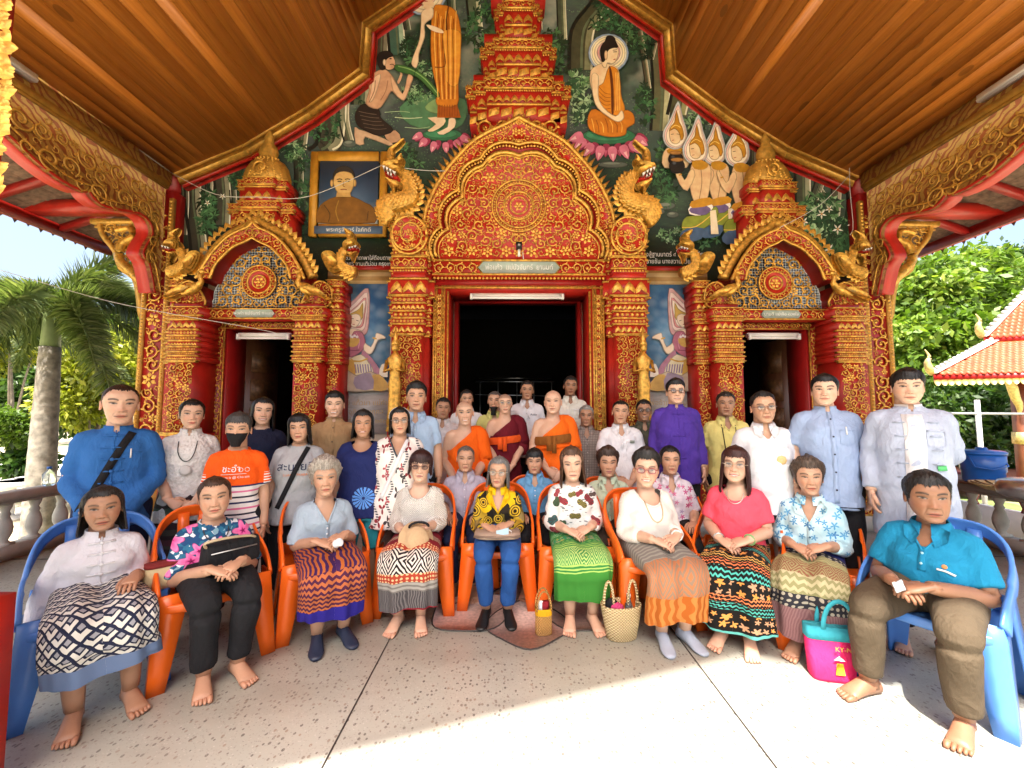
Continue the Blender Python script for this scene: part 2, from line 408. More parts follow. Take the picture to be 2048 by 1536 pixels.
def leaf_tpl():     # upright lotus petal with a rib and rim
    m = MB(); o = [(-.45, 0), (-.5, .35), (-.28, .75), (0, 1.05), (.28, .75), (.5, .35), (.45, 0)]
    V = [(x, -.05, z) for x, z in o]+[(x*.55, -.22, z*.7+.08) for x, z in o]+[(0, -.08, .35)]
    F = [(i, i+1, i+8, i+7) for i in range(6)]+[(i+7, i+8, 14) for i in range(6)]
    m.add(V, F); return m.tpl()
def bead_tpl():
    m = MB(); a = np.arange(5)/5*2*math.pi
    m.add(np.r_[np.c_[np.cos(a), np.zeros(5), np.sin(a)], np.c_[np.cos(a)*.6, np.zeros(5)-.6, np.sin(a)*.6], [[0, -.8, 0]]],
          [(i, (i+1) % 5, (i+1) % 5+5, i+5) for i in range(5)]+[(i+5, (i+1) % 5+5, 10) for i in range(5)]); return m.tpl()
def diamond_tpl():
    m = MB(); m.add([(-.5, 0, -.5), (.5, 0, -.2), (.5, 0, .5), (-.5, 0, .2), (0, -.35, 0)], [(0, 1, 4), (1, 2, 4), (2, 3, 4), (3, 0, 4)]); return m.tpl()
TS, TS2, TF, TL, TB, TD = scroll_tpl(), scroll_tpl(1.0, 14, .95, .3, .15, 4, False), flower_tpl(), leaf_tpl(), bead_tpl(), diamond_tpl()
def place2(x, z, y, s, a=0.0, mirror=1, depth=1.0):
    T = np.eye(4); c, q = math.cos(a), math.sin(a)
    T[:3, :3] = np.array([[c*mirror, 0, -q], [0, depth, 0], [q*mirror, 0, c]])*s; T[:3, 3] = (x, y, z); return T
def inpoly(q):
    q = np.asarray(q)
    def f(x, z):
        ins = False; j = len(q)-1
        for i in range(len(q)):
            if (q[i][1] > z) != (q[j][1] > z) and x < (q[j][0]-q[i][0])*(z-q[i][1])/(q[j][1]-q[i][1])+q[i][0]: ins = not ins
            j = i
        return ins
    return f
def scatter(m, test, box, y, smin, smax, seed=0, mirror_x=None, tries=2500, flower=.18, depth=1.0):
    """pack spirals and flowers into a region, largest first; mirrored about an axis when asked"""
    r = random.Random(seed); pts = []; x0, x1, z0, z1 = box; A, B, C = [], [], []
    cells = {}; g = smax*2
    for k in range(tries):
        s = smax-(smax-smin)*min(1, k/(tries*.6))
        x, z = r.uniform(x0, x1), r.uniform(z0, z1)
        if mirror_x is not None and x > mirror_x-s*.3: continue
        if not test(x, z) or not all(test(x+s*.8*math.cos(q), z+s*.8*math.sin(q)) for q in (0, 1.57, 3.14, 4.71)): continue
        ci, cj = int(x//g), int(z//g)
        if any((px-x)**2+(pz-z)**2 < (.86*(ps+s))**2 for a in (-1, 0, 1) for b in (-1, 0, 1) for px, pz, ps in cells.get((ci+a, cj+b), ())): continue
        cells.setdefault((ci, cj), []).append((x, z, s))
        an, mi = r.uniform(0, 6.28), r.choice((-1, 1)); q = r.random()
        L = C if q < flower else (A if s > (smin+smax)/2 else B)
        L.append(place2(x, z, y, s, an, mi, depth))
        if mirror_x is not None: L.append(np.diag([-1, 1, 1, 1]) @ (TM((-2*mirror_x, 0, 0)) @ place2(x, z, y, s, an, mi, depth)))
    m.inst(TS, A); m.inst(TS2, B); m.inst(TF, C); return m
def beads(m, pts, y, s, tpl=None, closed=False):
    """beads spaced along a polyline in X,Z"""
    p = np.asarray(pts, float)
    if closed: p = np.r_[p, p[:1]]
    d = np.r_[0, np.cumsum(np.linalg.norm(np.diff(p, axis=0), axis=1))]; n = max(2, int(d[-1]/(s*2.3)))
    t = np.linspace(0, d[-1], n); x, z = np.interp(t, d, p[:, 0]), np.interp(t, d, p[:, 1])
    return m.inst(tpl or TB, [place2(a, b, y, s) for a, b in zip(x, z)])
def strip(m, poly, y, r, closed=False, flat=.8):
    p = np.asarray(poly, float); p = np.r_[p, p[:1]] if closed else p
    return m.tube(np.c_[p[:, 0], np.full(len(p), y), p[:, 1]], r, 4, ref=(0, 1, 0), a0=math.pi/4)
# ================================================================== side beams, pillars, eaves
def scroll_paint(name, a, b, scale):
    t = NT(name); o = t.coord(); x, y, z = t.sep(o)
    p = t.node('CombineXYZ', {0: y, 1: z, 2: 0.0}).outputs[0]
    d = t.noise(p, 2.2*scale, 2); n = t.noise(p, 2.0*scale, 1)
    wv = t.node('TexWave', {'Vector': p, 'Scale': 1.5*scale, 'Distortion': 9.0, 'Detail': 1.5, 'Detail Scale': 1.4}, wave_type='RINGS', rings_direction='Z').outputs['Fac']
    f = t.math('MULTIPLY', t.step(wv, .33, .07), t.step(t.noise(p, 11*scale, 2), .36, .05))
    base = t.mix(f, a, b)
    M[name] = t.out(t.mix(.25, base, t.ramp(t.noise(o, 9, 4), [(.3, (.2,)*3), (.7, (.8,)*3)]), 'OVERLAY'), .5, .1, f, .25, .01); return M[name]
scroll_paint('gold_scroll_on_red', (.30, .085, .025), (.50, .29, .07), 2.6)
for sg, side in ((-1, 'left'), (1, 'right')):
    bm_ = thing('side_beam', f'ochre beam with painted scrolls and red scalloped edge on the {side} of the porch', 'beam', group=None)
    X = 5.05*sg
    MB().bx(X, X+sg*.2, Y0, 5.79, 4.80, 4.995).build('frieze_band', M['gold_scroll_on_red'], bm_)
    MB().bx(X+sg*.02, X+sg*.3, Y0, 5.99, 4.996, 5.22).build('top_plate', GOLD_F, bm_)
    MB().bx(X-sg*.035, X+sg*.2, Y0, 5.72, 4.73, 4.798).build('moulding', GOLD_F, bm_)
    MB().bx(X-sg*.02, X+sg*.05, Y0, 5.72, 4.70, 4.728).build('moulding', GOLD_F, bm_)
    prof = [(5.70, 4.69), (5.70, 3.15), (5.62, 3.15), (5.56, 3.35), (5.50, 3.52), (5.40, 3.62), (5.44, 3.78), (5.52, 3.95), (5.48, 4.08), (5.36, 4.13),
            (5.22, 4.10), (5.05, 4.04), (4.85, 3.99), (4.72, 4.02), (4.66, 4.07), (4.62, 4.04), (4.4, 4.03), (4.15, 4.09), (3.85, 4.22), (3.5, 4.34), (3.15, 4.36), (3.05, 4.32), (2.9, 4.33), (2.5, 4.40), (1.2, 4.46), (0, 4.46), (Y0, 4.44), (Y0, 4.69)]
    q = np.array(prof); body = np.r_[q[:3], smoothpoly(q[2:-2], 4, False)[1:], q[-2:]]
    MB().prism(body, X, X+sg*.05, axis='x').build('arch_board', M['gold_scroll_on_red'], bm_)
    ed = smoothpoly(q[2:-2], 4, False); nrm = np.gradient(ed, axis=0); nrm = np.c_[-nrm[:, 1], nrm[:, 0]]; nrm /= np.linalg.norm(nrm, axis=1)[:, None]+1e-9
    inn = ed+nrm*.0
    m = MB(); rs = [np.array([(X-sg*.004, y, z), (X+sg*.22, y, z), (X+sg*.22, y+n[0]*-.03, z+n[1]*-.03), (X-sg*.004, y+n[0]*-.03, z+n[1]*-.03)]) for (y, z), n in zip(ed, nrm)]
    m.rings(rs).build('red_edge', RED_B, bm_)
    rs = MB(); strip_p = ed-nrm*.10
    MB().tube(np.c_[np.full(len(ed), X-sg*.004), strip_p[:, 0], strip_p[:, 1]], .012, 4).build('gold_line', GOLD, bm_)
    m = MB(); tst = inpoly(body); k = MB(); scatter(k, lambda x, z: tst(x, z) and z < 4.64, (1.0, 5.66, 3.2, 4.64), 0, .045, .125, 3, tries=3500, flower=.05, depth=.35)
    Tm = np.eye(4); Tm[:3, :3] = np.array([[0, -sg*-1.0, 0], [1, 0, 0], [0, 0, 1]]); Tm[0, 3] = X-sg*.002
    Tm[:3, :3] = np.array([[0, sg, 0], [1, 0, 0], [0, 0, 1]], float)
    m.merge(k, Tm).build('carved_scrolls', GOLD_F, bm_, kind='stuff')
    f_ = thing('tube_light', f'unlit white fluorescent tube fitting on the {side} beam', 'lamp')
    ya = 2.75 if sg < 0 else 2.95
    MB().bx(X-sg*.10, X-sg*.02, ya, ya+1.25, 4.86, 4.94).build('housing', WHITE, f_)
    MB().tube([(X-sg*.13, ya+.03, 4.86), (X-sg*.13, ya+1.22, 4.86)], .014, 8).build('tube', TUBE, f_, True)
    cp = thing('carved_pillar', f'square red pillar with carved gold panel at the {side} end of the facade', 'pillar')
    x0, x1, yf = 5.00, 5.37, 5.80
    MB().bx(sg*x0, sg*x1, yf, yf+.34, .15, 4.72).build('core', RED_D, cp)
    for a, b in ((x0-.004, x0+.055), (x1-.055, x1+.004)):
        MB().bx(sg*a, sg*b, yf-.025, yf+.03, .45, 4.6).build('border_strip', GOLD_F, cp)
    MB().bx(sg*(x0-.03), sg*(x1+.03), yf-.05, yf+.37, .15, .45).build('base_block', GOLD_F, cp)
    m = MB(); scatter(m, lambda x, z: x0+.06 < x*sg < x1-.06 and .5 < z < 4.4, (min(sg*x0, sg*x1), max(sg*x0, sg*x1), .5, 4.4), yf-.002, .035, .115, 11+sg, tries=5200, flower=.3, depth=1.0)
    m.build('carved_panel', GOLD, cp, kind='stuff')
    m = MB(); beads(m, [(sg*(x0+.028), .5), (sg*(x0+.028), 4.55)], yf-.026, .022); beads(m, [(sg*(x1-.028), .5), (sg*(x1-.028), 4.55)], yf-.026, .022); m.build('bead_row', GOLD, cp, kind='stuff')
    MB().bx(sg*5.075, sg*5.5, 5.86, 6.25, 4.725, 5.35).build('capital_block', RED_D, cp)
    br = thing('openwork_bracket', f'gilded openwork bracket with coiling naga beside the {side} pillar', 'bracket')
    yb = 5.9; ax = lambda u, z: (sg*(x1+u), z)
    out = np.array([ax(.02, 2.75), ax(.10, 2.95), ax(.14, 3.2), ax(.22, 3.45), ax(.42, 3.6), ax(.52, 3.85), ax(.72, 4.1), ax(.78, 4.32), ax(.02, 4.32)])
    strip(m := MB(), smoothpoly(out[:-1], 3, False), yb, .045); strip(m, [ax(.0, 4.30), ax(.9, 4.30)], yb, .05); strip(m, [ax(.0, 4.22), ax(.85, 4.22)], yb, .02); m.build('frame', GOLD_D, br)
    nb = smoothpoly([ax(.05, 3.35), ax(.2, 3.5), ax(.42, 3.72), ax(.40, 3.95), ax(.25, 4.05), ax(.3, 4.18), ax(.5, 4.15)], 6, False)
    MB().tube(np.c_[nb[:, 0], np.full(len(nb), yb-.04), nb[:, 1]], np.linspace(.075, .04, len(nb)), 8).build('naga_body', GOLD, br, True)
    m = MB(); tq = inpoly(out); scatter(m, tq, (min(out[:, 0]), max(out[:, 0]), 2.75, 4.3), yb, .04, .11, 5+sg, tries=2500, flower=.1); 
    scatter(m, tq, (min(out[:, 0]), max(out[:, 0]), 2.75, 4.3), yb+.03, .05, .10, 9+sg, tries=1500, flower=.1); m.build('scrollwork', GOLD_D, br, kind='stuff')
    ev = thing('lower_eave', f'red rafters and brown roof tiles of the lower eave on the {side} side', 'roof')
    xa, za, xb, zb = 5.25, 4.86, 6.95, 4.28
    for y in np.arange(Y0, 6.6, .9):
        p = np.array([(sg*xa, y, za), (sg*xb, y, zb)]); MB().tube(p, .06, 4, a0=math.pi/4).build('rafter', RED_D, ev)
    for i in range(9):
        f0, f1 = i/9, (i+1)/9
        MB().prism([(sg*(xa+(xb-xa)*f0), za+(zb-za)*f0+.075), (sg*(xa+(xb-xa)*f1+.03), za+(zb-za)*f1+.045), (sg*(xa+(xb-xa)*f1+.03), za+(zb-za)*f1+.07), (sg*(xa+(xb-xa)*f0), za+(zb-za)*f0+.10)], Y0-.2, 6.9).build('tile_course', mat('brown_roof_tile', (.16, .09, .06), .8, 0, .5, 18, .4), ev)
    MB().bx(sg*(xb-.02), sg*(xb+.05), Y0-.2, 6.9, zb-.10, zb+.06).build('fascia', RED, ev)
    MB().bx(sg*(xb+.05), sg*(xb+.075), Y0-.2, 6.9, zb-.0, zb+.09).build('fascia_lip', RED_B, ev)
    nn = int((6.9-Y0)/.16); m = MB()
    for i in range(nn): m.add([(sg*(xb+.085), Y0+i*.16, zb+.0), (sg*(xb+.085), Y0+i*.16+.16, zb+.0), (sg*(xb+.085), Y0+i*.16+.08, zb-.12-.02*(i % 2)), (sg*(xb+.1), Y0+i*.16+.08, zb-.03)], [(0, 1, 2), (0, 2, 3), (2, 1, 3), (1, 0, 3)])
    m.build('tile_edge', mat('brown_roof_tile', (.16, .09, .06)), ev, kind='stuff')
    MB().bx(sg*5.3, sg*6.95, 5.6, 5.8, 4.33, 4.48).build('tie_beam', RED, ev)
    MB().bx(sg*5.2, sg*5.5, 2.0, 2.1, 4.5, 4.8).build('purlin_block', RED_D, ev)
# ================================================================== facade wall and mural ground
YW = 6.0
def Wp(pts, Y): return np.array([[P(u, v, Y)[0], P(u, v, Y)[2]] for u, v in pts])
def zm(ox, oy, s): return lambda pts: [(ox+x/s, oy+y/s) for x, y in pts]
Z3, Z4, Z5, Z6, Z7 = zm(300, 250, 3.413), zm(680, 0, 4.8), zm(740, 220, 3.413), zm(900, 0, 4.267), zm(1280, 200, 2.954)
ZL, ZR = zm(320, 540, 3.531), zm(1160, 540, 3.413)
CS, HS, TS_Z = 3.655, .56, 2.70      # side doors: centre, half width, head height
HM, TM_Z = .96, 3.16                 # main door
def forest():
    t = NT('painted_forest'); o = t.coord(); x, y, z = t.sep(o)
    p = t.node('CombineXYZ', {0: x, 1: z, 2: 0.0}).outputs[0]
    n1 = t.noise(p, 1.3, 5, .6); n2 = t.noise(t.mapv(p, (1, 2.4, 1)), 3.5, 5, .65); lf = t.vor(p, 26)
    base = t.ramp(n1, [(.25, (.002, .004, .003)), (.42, (.004, .012, .008)), (.58, (.010, .032, .016)), (.75, (.028, .07, .046))])
    base = t.mix(t.math('MULTIPLY', t.step(n2, .55, .08), .5), base, (.02, .055, .018))
    dab = t.math('MULTIPLY', t.math('LESS_THAN', lf, .28), t.step(t.noise(p, 2.1, 2), .5, .05))
    base = t.mix(t.math('MULTIPLY', dab, .55), base, t.ramp(t.noise(p, 40, 1), [(.35, (.03, .09, .03)), (.65, (.14, .24, .08))]))
    sky_ = t.math('MULTIPLY', t.step(z, 6.4, .9), t.step(t.noise(p, 1.0, 3), .53, .05)); base = t.mix(t.math('MULTIPLY', sky_, .5), base, t.ramp(t.noise(p, 3, 3), [(.3, (.10, .21, .18)), (.7, (.50, .46, .36))]))
    gr = t.math('MULTIPLY', t.math('SUBTRACT', 1.0, t.step(z, 5.2, .35)), t.step(z, 4.0, .4))
    base = t.mix(t.math('MULTIPLY', gr, .5), base, t.ramp(t.noise(t.mapv(p, (1, 4, 1)), 4, 5), [(.3, (.005, .018, .008)), (.55, (.016, .06, .02)), (.8, (.06, .13, .04))]))
    lo = t.math('SUBTRACT', 1.0, t.step(z, 4.1, .25)); base = t.mix(t.math('MULTIPLY', lo, .6), base, (.012, .02, .015))
    M['forest'] = t.out(base, .5, 0, t.noise(p, 60, 3), .1, .002); return M['forest']
forest()
wall = thing('temple_facade', 'mural-painted front wall of the temple hall with three doorways', 'wall'); wall['kind'] = 'structure'
top = [(-5.12, TM_Z+.24), (5.12, TM_Z+.24)]+[(x+(.07 if i == 0 else 0), z+.03) for i, (x, z) in enumerate(PROF)]+[(-x-(.07 if i == 0 else 0), z+.03) for i, (x, z) in reversed(list(enumerate(PROF[:-1])))]
MB().prism(top, YW, YW+.3).build('mural_wall', M['forest'], wall)
CREAM = mat('cream_plaster', (.62, .55, .42), .7, 0, .12, 4, .1)
zb_ = TM_Z+.24
for a, b in ((-5.12, -CS-HS), (-CS+HS, -HM), (HM, CS-HS), (CS+HS, 5.12)): MB().bx(a, b, YW, YW+.3, .15, zb_).build('wall_pier', CREAM, wall)
for a in (-CS, CS): MB().bx(a-HS, a+HS, YW, YW+.3, TS_Z, zb_).build('wall_lintel', RED_D, wall)
MB().bx(-HM, HM, YW, YW+.3, TM_Z, zb_).build('wall_lintel', RED_D, wall)
hall = thing('hall_interior', 'dark interior of the temple hall seen through the doorways', 'room'); hall['kind'] = 'structure'
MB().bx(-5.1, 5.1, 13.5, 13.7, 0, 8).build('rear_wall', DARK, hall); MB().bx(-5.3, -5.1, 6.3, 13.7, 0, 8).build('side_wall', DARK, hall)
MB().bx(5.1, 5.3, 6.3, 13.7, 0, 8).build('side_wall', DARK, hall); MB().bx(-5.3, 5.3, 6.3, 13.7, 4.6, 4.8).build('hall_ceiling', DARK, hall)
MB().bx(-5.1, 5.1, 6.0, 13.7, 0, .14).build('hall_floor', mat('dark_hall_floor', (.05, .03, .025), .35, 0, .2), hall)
rk = thing('canopy_frame', 'thin metal canopy frame standing inside the dark hall', 'frame', group=None)
m = MB()
for a, b in (((-.8, 8, 2.1), (.75, 8, 2.1)), ((-.8, 9, 2.25), (.8, 9, 2.25)), ((-.8, 8, 1.85), (.75, 8, 1.82)), ((-.7, 8, 2.1), (-.7, 8, .14)), ((-.35, 8, 2.1), (-.35, 8, .14)), ((.02, 8, 2.1), (.02, 8, .14)), ((.35, 8, 2.1), (.35, 8, .14)), ((.7, 8, 2.1), (.7, 8, .14))): m.tube([a, b], .009, 6)
m.build('tubes', STEEL, rk)
for i, (x, c) in enumerate(((-.55, (.3, .02, .02)), (-.2, (.03, .12, .05)), (.18, (.3, .03, .02)), (.52, (.25, .04, .1)), (.7, (.35, .2, .03)))):
    tag(MB().lathe([(.02, 0), (.09, .02), (.06, .15), (.11, .4), (.05, .62), (.015, .9)], 10, (x, 9.5, .55+.1*(i % 2))).build('altar_ornament', mat(f'altar_cloth_{i}', c, .6), smooth=True), ('red', 'green', 'scarlet', 'crimson', 'golden')[i]+' altar ornament in the dark hall behind the doorway', 'ornament')
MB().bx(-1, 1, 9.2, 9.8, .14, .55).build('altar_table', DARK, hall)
# ================================================================== painted figures (flat paint layers on the wall)
PAINT = vcol_mat('mural_paint', .55, .10, 60, noise=.48)
mural = thing('wall_mural', 'painted forest mural with haloed figures, devotees and tree trunks above the doors', 'painting')
class Fig:
    def __init__(s, Y=YW-.004): s.m = MB(); s.Y = Y
    def poly(s, c, pts, sm=3):
        q = Wp(pts, YW)
        if sm: q = smoothpoly(q, sm)
        if len(q) > 12:      # dark painted contour under every figure shape
            q0 = q; d = np.roll(q, -1, 0)-np.roll(q, 1, 0); n = np.c_[-d[:, 1], d[:, 0]]; n /= np.linalg.norm(n, axis=1)[:, None]+1e-9; ar = np.sum(q[:, 0]*np.roll(q[:, 1], -1)-np.roll(q[:, 0], -1)*q[:, 1])
            for k, w_ in ((.42, -.0035), (.72, .003)): s._flat(np.array(lin(c))*k, q+n*(w_ if ar > 0 else -w_))
            q = q+n*(.009 if ar > 0 else -.009)+np.array([-.002, .002])
        s._flat(lin(c), q); return s
    def _flat(s, c, q):
        T = tessellate_polygon([[Vector((a, b, 0)) for a, b in q]])
        V = np.c_[q[:, 0], np.full(len(q), s.Y), q[:, 1]]; F = []
        for t in T:
            a, b, c_ = (q[i] for i in t); ar = (b[0]-a[0])*(c_[1]-a[1])-(b[1]-a[1])*(c_[0]-a[0]); F.append(t if ar > 0 else t[::-1])
        s.m.add(V, np.array(F), c); s.Y -= .0009; return s
    def line(s, c, w, pts, sm=3, w1=None):
        q = Wp(pts, YW)
        if sm: q = smoothpoly(q, sm, False)
        d = np.gradient(q, axis=0); n = np.c_[-d[:, 1], d[:, 0]]; n /= np.linalg.norm(n, axis=1)[:, None]+1e-9
        ww = np.linspace(w, w if w1 is None else w1, len(q))[:, None]*6/820/2
        A, B = q+n*ww, q-n*ww; k = len(q); V = np.r_[np.c_[A[:, 0], np.full(k, s.Y), A[:, 1]], np.c_[B[:, 0], np.full(k, s.Y), B[:, 1]]]
        i = np.arange(k-1); s.m.add(V, np.stack([i, i+k, i+k+1, i+1], -1), lin(c)); s.Y -= .0008; return s
    def ell(s, c, cx, cy, rx, ry, a=0.0, n=20):
        t = np.arange(n)/n*2*math.pi; x, y = rx*np.cos(t), ry*np.sin(t)
        return s.poly(c, np.c_[cx+x*math.cos(a)-y*math.sin(a), cy+x*math.sin(a)+y*math.cos(a)], 0)
    def done(s, name, parent=None): return s.m.build(name, PAINT, parent or mural)
def trunk(pts, w0, w1, dark, light, name='tree_trunk'):
    w0, w1 = w0*1.3, w1*1.3; f = Fig(YW-.003); f.line(dark, w0, pts, 5, w1)
    p = np.array(pts, float); f.line(light, w0*.30, p+[w0*.30, 0], 5, w1*.28); f.line('#e4e2cc', w0*.08, p+[w0*.42, 0], 5, w1*.06); f.line('#10150f', w0*.16, p-[w0*.4, 0], 5, w1*.15); f.line('#5d6a50', w0*.1, p+[w0*.05, 0], 5, w1*.1); f.done(name)
for pts, a, b, d, l in ([[(722, 210), (728, 120), (735, 40), (750, -40)], 34, 22, '#4d5a45', '#a9ad90'], [[(735, 90), (755, 50), (765, 0), (775, -40)], 12, 9, '#59614c', '#b3b395'],
        [[(760, 130), (762, 60), (758, 0), (755, -40)], 26, 20, '#473c30', '#83806a'], [[(795, 110), (790, 50), (783, 0), (780, -40)], 30, 22, '#3f6356', '#9db8a0'],
        [[(815, 60), (808, 20), (800, -30)], 12, 9, '#2a3128', '#69775f'], [[(952, 60), (946, 0), (944, -40)], 24, 20, '#56634f', '#b5b79a'], [[(640, 300), (660, 280), (668, 200), (672, 150)], 46, 40, '#3b3a30', '#85866d'],
        [[(600, 300), (606, 240), (600, 200)], 22, 16, '#413f34', '#8d8c72'], [[(700, 290), (688, 240), (690, 180)], 18, 20, '#4b4a3c', '#9b9a80'],
        [[(362, 470), (366, 400), (362, 340)], 22, 26, '#2e2d26', '#63624f'], [[(402, 560), (396, 480), (385, 400), (388, 330)], 30, 34, '#38382e', '#93937a'], [[(400, 420), (418, 380), (416, 330)], 14, 18, '#54544a', '#a3a28c'],
        [[(444, 450), (446, 390), (440, 330)], 28, 30, '#403f35', '#8a8a72'], [[(488, 330), (492, 290)], 14, 14, '#383830', '#80806a'],
        [[(1160, 140), (1165, 60), (1200, 10), (1230, -40)], 42, 30, '#40422f', '#7e8061'], [[(1185, 60), (1225, 30), (1260, 10), (1280, -30)], 18, 12, '#3f4130', '#8d8e6d'], [[(1125, 80), (1122, 0), (1124, -40)], 16, 14, '#454e3e', '#a7ad90'],
        [[(1297, 180), (1282, 80), (1270, 20), (1262, -30)], 10, 8, '#4d4636', '#a09478'], [[(1300, 120), (1312, 60), (1305, 0)], 12, 9, '#413c2f', '#8c8468'],
        [[(1318, 262), (1322, 160), (1312, 70), (1296, 10), (1290, -30)], 32, 22, '#5d5f45', '#b3b38c'], [[(1335, 90), (1333, 40)], 12, 12, '#54563f', '#9c9c7b'], [[(1352, 230), (1362, 180), (1360, 140)], 34, 30, '#4b5036', '#93976a'],
        [[(1412, 250), (1408, 200), (1404, 170)], 16, 15, '#40483a', '#8a917a'], [[(1503, 330), (1504, 270), (1502, 240)], 20, 20, '#46423a', '#8a8470'], [[(1605, 420), (1604, 350), (1600, 300)], 28, 32, '#43493a', '#989c80'],
        [[(1626, 400), (1640, 360), (1642, 320)], 18, 14, '#45493c', '#8f937c'], [[(1668, 440), (1672, 380), (1668, 330)], 18, 16, '#5a5a4c', '#b4b09a'], [[(1664, 410), (1645, 385), (1638, 372)], 9, 6, '#5a5a4c', '#a8a890'], [[(1705, 460), (1708, 400), (1704, 340)], 26, 26, '#3c4034', '#858a74'], [[(905, 60), (902, 0), (900, -40)], 14, 12, '#2f3a30', '#75806a'], [[(1010, 40), (1006, -20)], 14, 12, '#3a4438', '#8d967c'], [[(1075, 60), (1070, -30)], 18, 14, '#394336', '#8b957c'], [[(1245, 120), (1250, 60), (1240, 10)], 9, 7, '#3b3a2c', '#7f7a60'], [[(590, 420), (598, 360), (594, 300)], 16, 14, '#2d3128', '#6d735e'], [[(470, 440), (466, 380)], 12, 12, '#33332a', '#79786a']): trunk(pts, a, b, d, l)
r_ = random.Random(5)
def rosettes(cx, cy, rx, ry, n, cols, size, name='painted_foliage', Y=YW-.012):
    m = MB()
    for k in range(n):
        a, q = r_.uniform(0, 6.28), math.sqrt(r_.random()); u, v = cx+rx*q*math.cos(a), cy+ry*q*math.sin(a); s = size*r_.uniform(.6, 1.2)*6/820; c = P(u, v, YW)
        cc = np.array(lin(r_.choice(cols)))*r_.uniform(.7, 1.3)
        for j in range(r_.choice((4, 5, 6))):
            b = r_.uniform(0, 6.28); d = np.array([math.cos(b), 0, math.sin(b)]); e = np.array([-d[2], 0, d[0]]); o_ = np.array([c[0], Y-k*.00003-j*.000005, c[2]])
            m.add([o_, o_+d*s*.5-e*s*.16, o_+d*s, o_+d*s*.5+e*s*.16], np.array([(0, 1, 2, 3)]), cc*(.8+.4*r_.random()))
    m.build(name, PAINT, mural)
G1 = ['#1f3a24', '#2f5a38', '#477248', '#183020']; G2 = ['#2a4f33', '#5f8a5a', '#8fae86', '#1c3b28']
for a in ((1105, 120, 30, 60, 60, G1, 17), (1160, 190, 24, 55, 70, G2, 17), (985, 120, 26, 60, 60, G1, 15), (960, 60, 30, 40, 40, G1, 14), (820, 100, 18, 25, 40, G1, 11), (850, 140, 22, 18, 30, G2, 10), (1280, 70, 30, 50, 60, G1, 14),
          (1290, 210, 16, 40, 40, G1, 13), (1395, 240, 20, 22, 40, G2, 14), (1310, 385, 40, 30, 70, G1, 15), (1640, 440, 50, 50, 90, G2, 20), (1690, 480, 40, 40, 60, G1, 20), (1560, 340, 20, 40, 30, G1, 14), (590, 300, 22, 20, 60, G2, 12), (610, 330, 20, 12, 20, G1, 10),
          (415, 430, 14, 50, 50, G1, 16), (470, 340, 14, 30, 30, G1, 12), (650, 250, 30, 40, 40, G1, 12), (710, 150, 20, 60, 40, G1, 12), (1700, 520, 25, 40, 50, G1, 18), (1720, 690, 16, 110, 120, ['#1f6e5c', '#3d9a80', '#185445', '#74b59c'], 20), (355, 560, 14, 30, 30, G1, 14), (800, 330, 40, 40, 90, G1, 14), (830, 190, 30, 20, 50, G2, 9), (1330, 340, 20, 60, 60, G1, 14), (600, 420, 26, 60, 70, G1, 14), (1400, 470, 40, 20, 50, G1, 13), (740, 240, 20, 40, 40, G2, 9), (1240, 30, 60, 40, 90, G1, 14), (1350, 470, 40, 16, 50, G2, 9), (1010, 20, 60, 40, 60, G1, 14)): rosettes(*a)
for u, v, s in ((1640, 430, 11), (1655, 420, 9), (1672, 460, 12), (1605, 445, 10), (1655, 500, 12), (1700, 450, 10), (1725, 720, 7), (1718, 742, 7), (1724, 765, 8), (1722, 790, 6), (418, 408, 7), (448, 395, 7), (420, 520, 7), (355, 650, 5), (362, 670, 5), (350, 690, 5), (365, 700, 4), (372, 660, 4), (358, 720, 5)):
    f = Fig(YW-.03)
    for j in range(5): a = j*1.257+.3; f.poly('#d8d8c4' if j % 2 else '#efeee2', [(u, v), (u+s*.5*math.cos(a-.35), v+s*.5*math.sin(a-.35)), (u+s*math.cos(a), v+s*math.sin(a)), (u+s*.5*math.cos(a+.35), v+s*.5*math.sin(a+.35))], 0)
    f.ell('#c99a5a', u, v, s*.2, s*.2, n=8).done('painted_blossom')
f = Fig(YW-.008); f.poly('#4c7a58', [(800, 215), (850, 190), (930, 200), (925, 250), (880, 262), (820, 250)]); f.poly('#7fa06a', [(850, 215), (880, 195), (915, 205), (905, 225), (870, 228)]); f.line('#c8d8b0', 1.5, [(790, 236), (820, 238), (845, 236)]); f.line('#a8c49a', 1.2, [(770, 226), (800, 224), (820, 226)]); f.line('#a8c49a', 1.2, [(810, 256), (840, 258), (860, 255)]); f.done('painted_stream')
for u, v, a, b in ((700, 288, 14, 7), (1330, 412, 20, 8), (1315, 424, 14, 6), (1225, 330, 30, 6), (1345, 430, 12, 6)): Fig(YW-.01).ell('#56615a', u, v, a, b).ell('#7d877c', u-2, v-2, a*.6, b*.5).done('painted_rock')
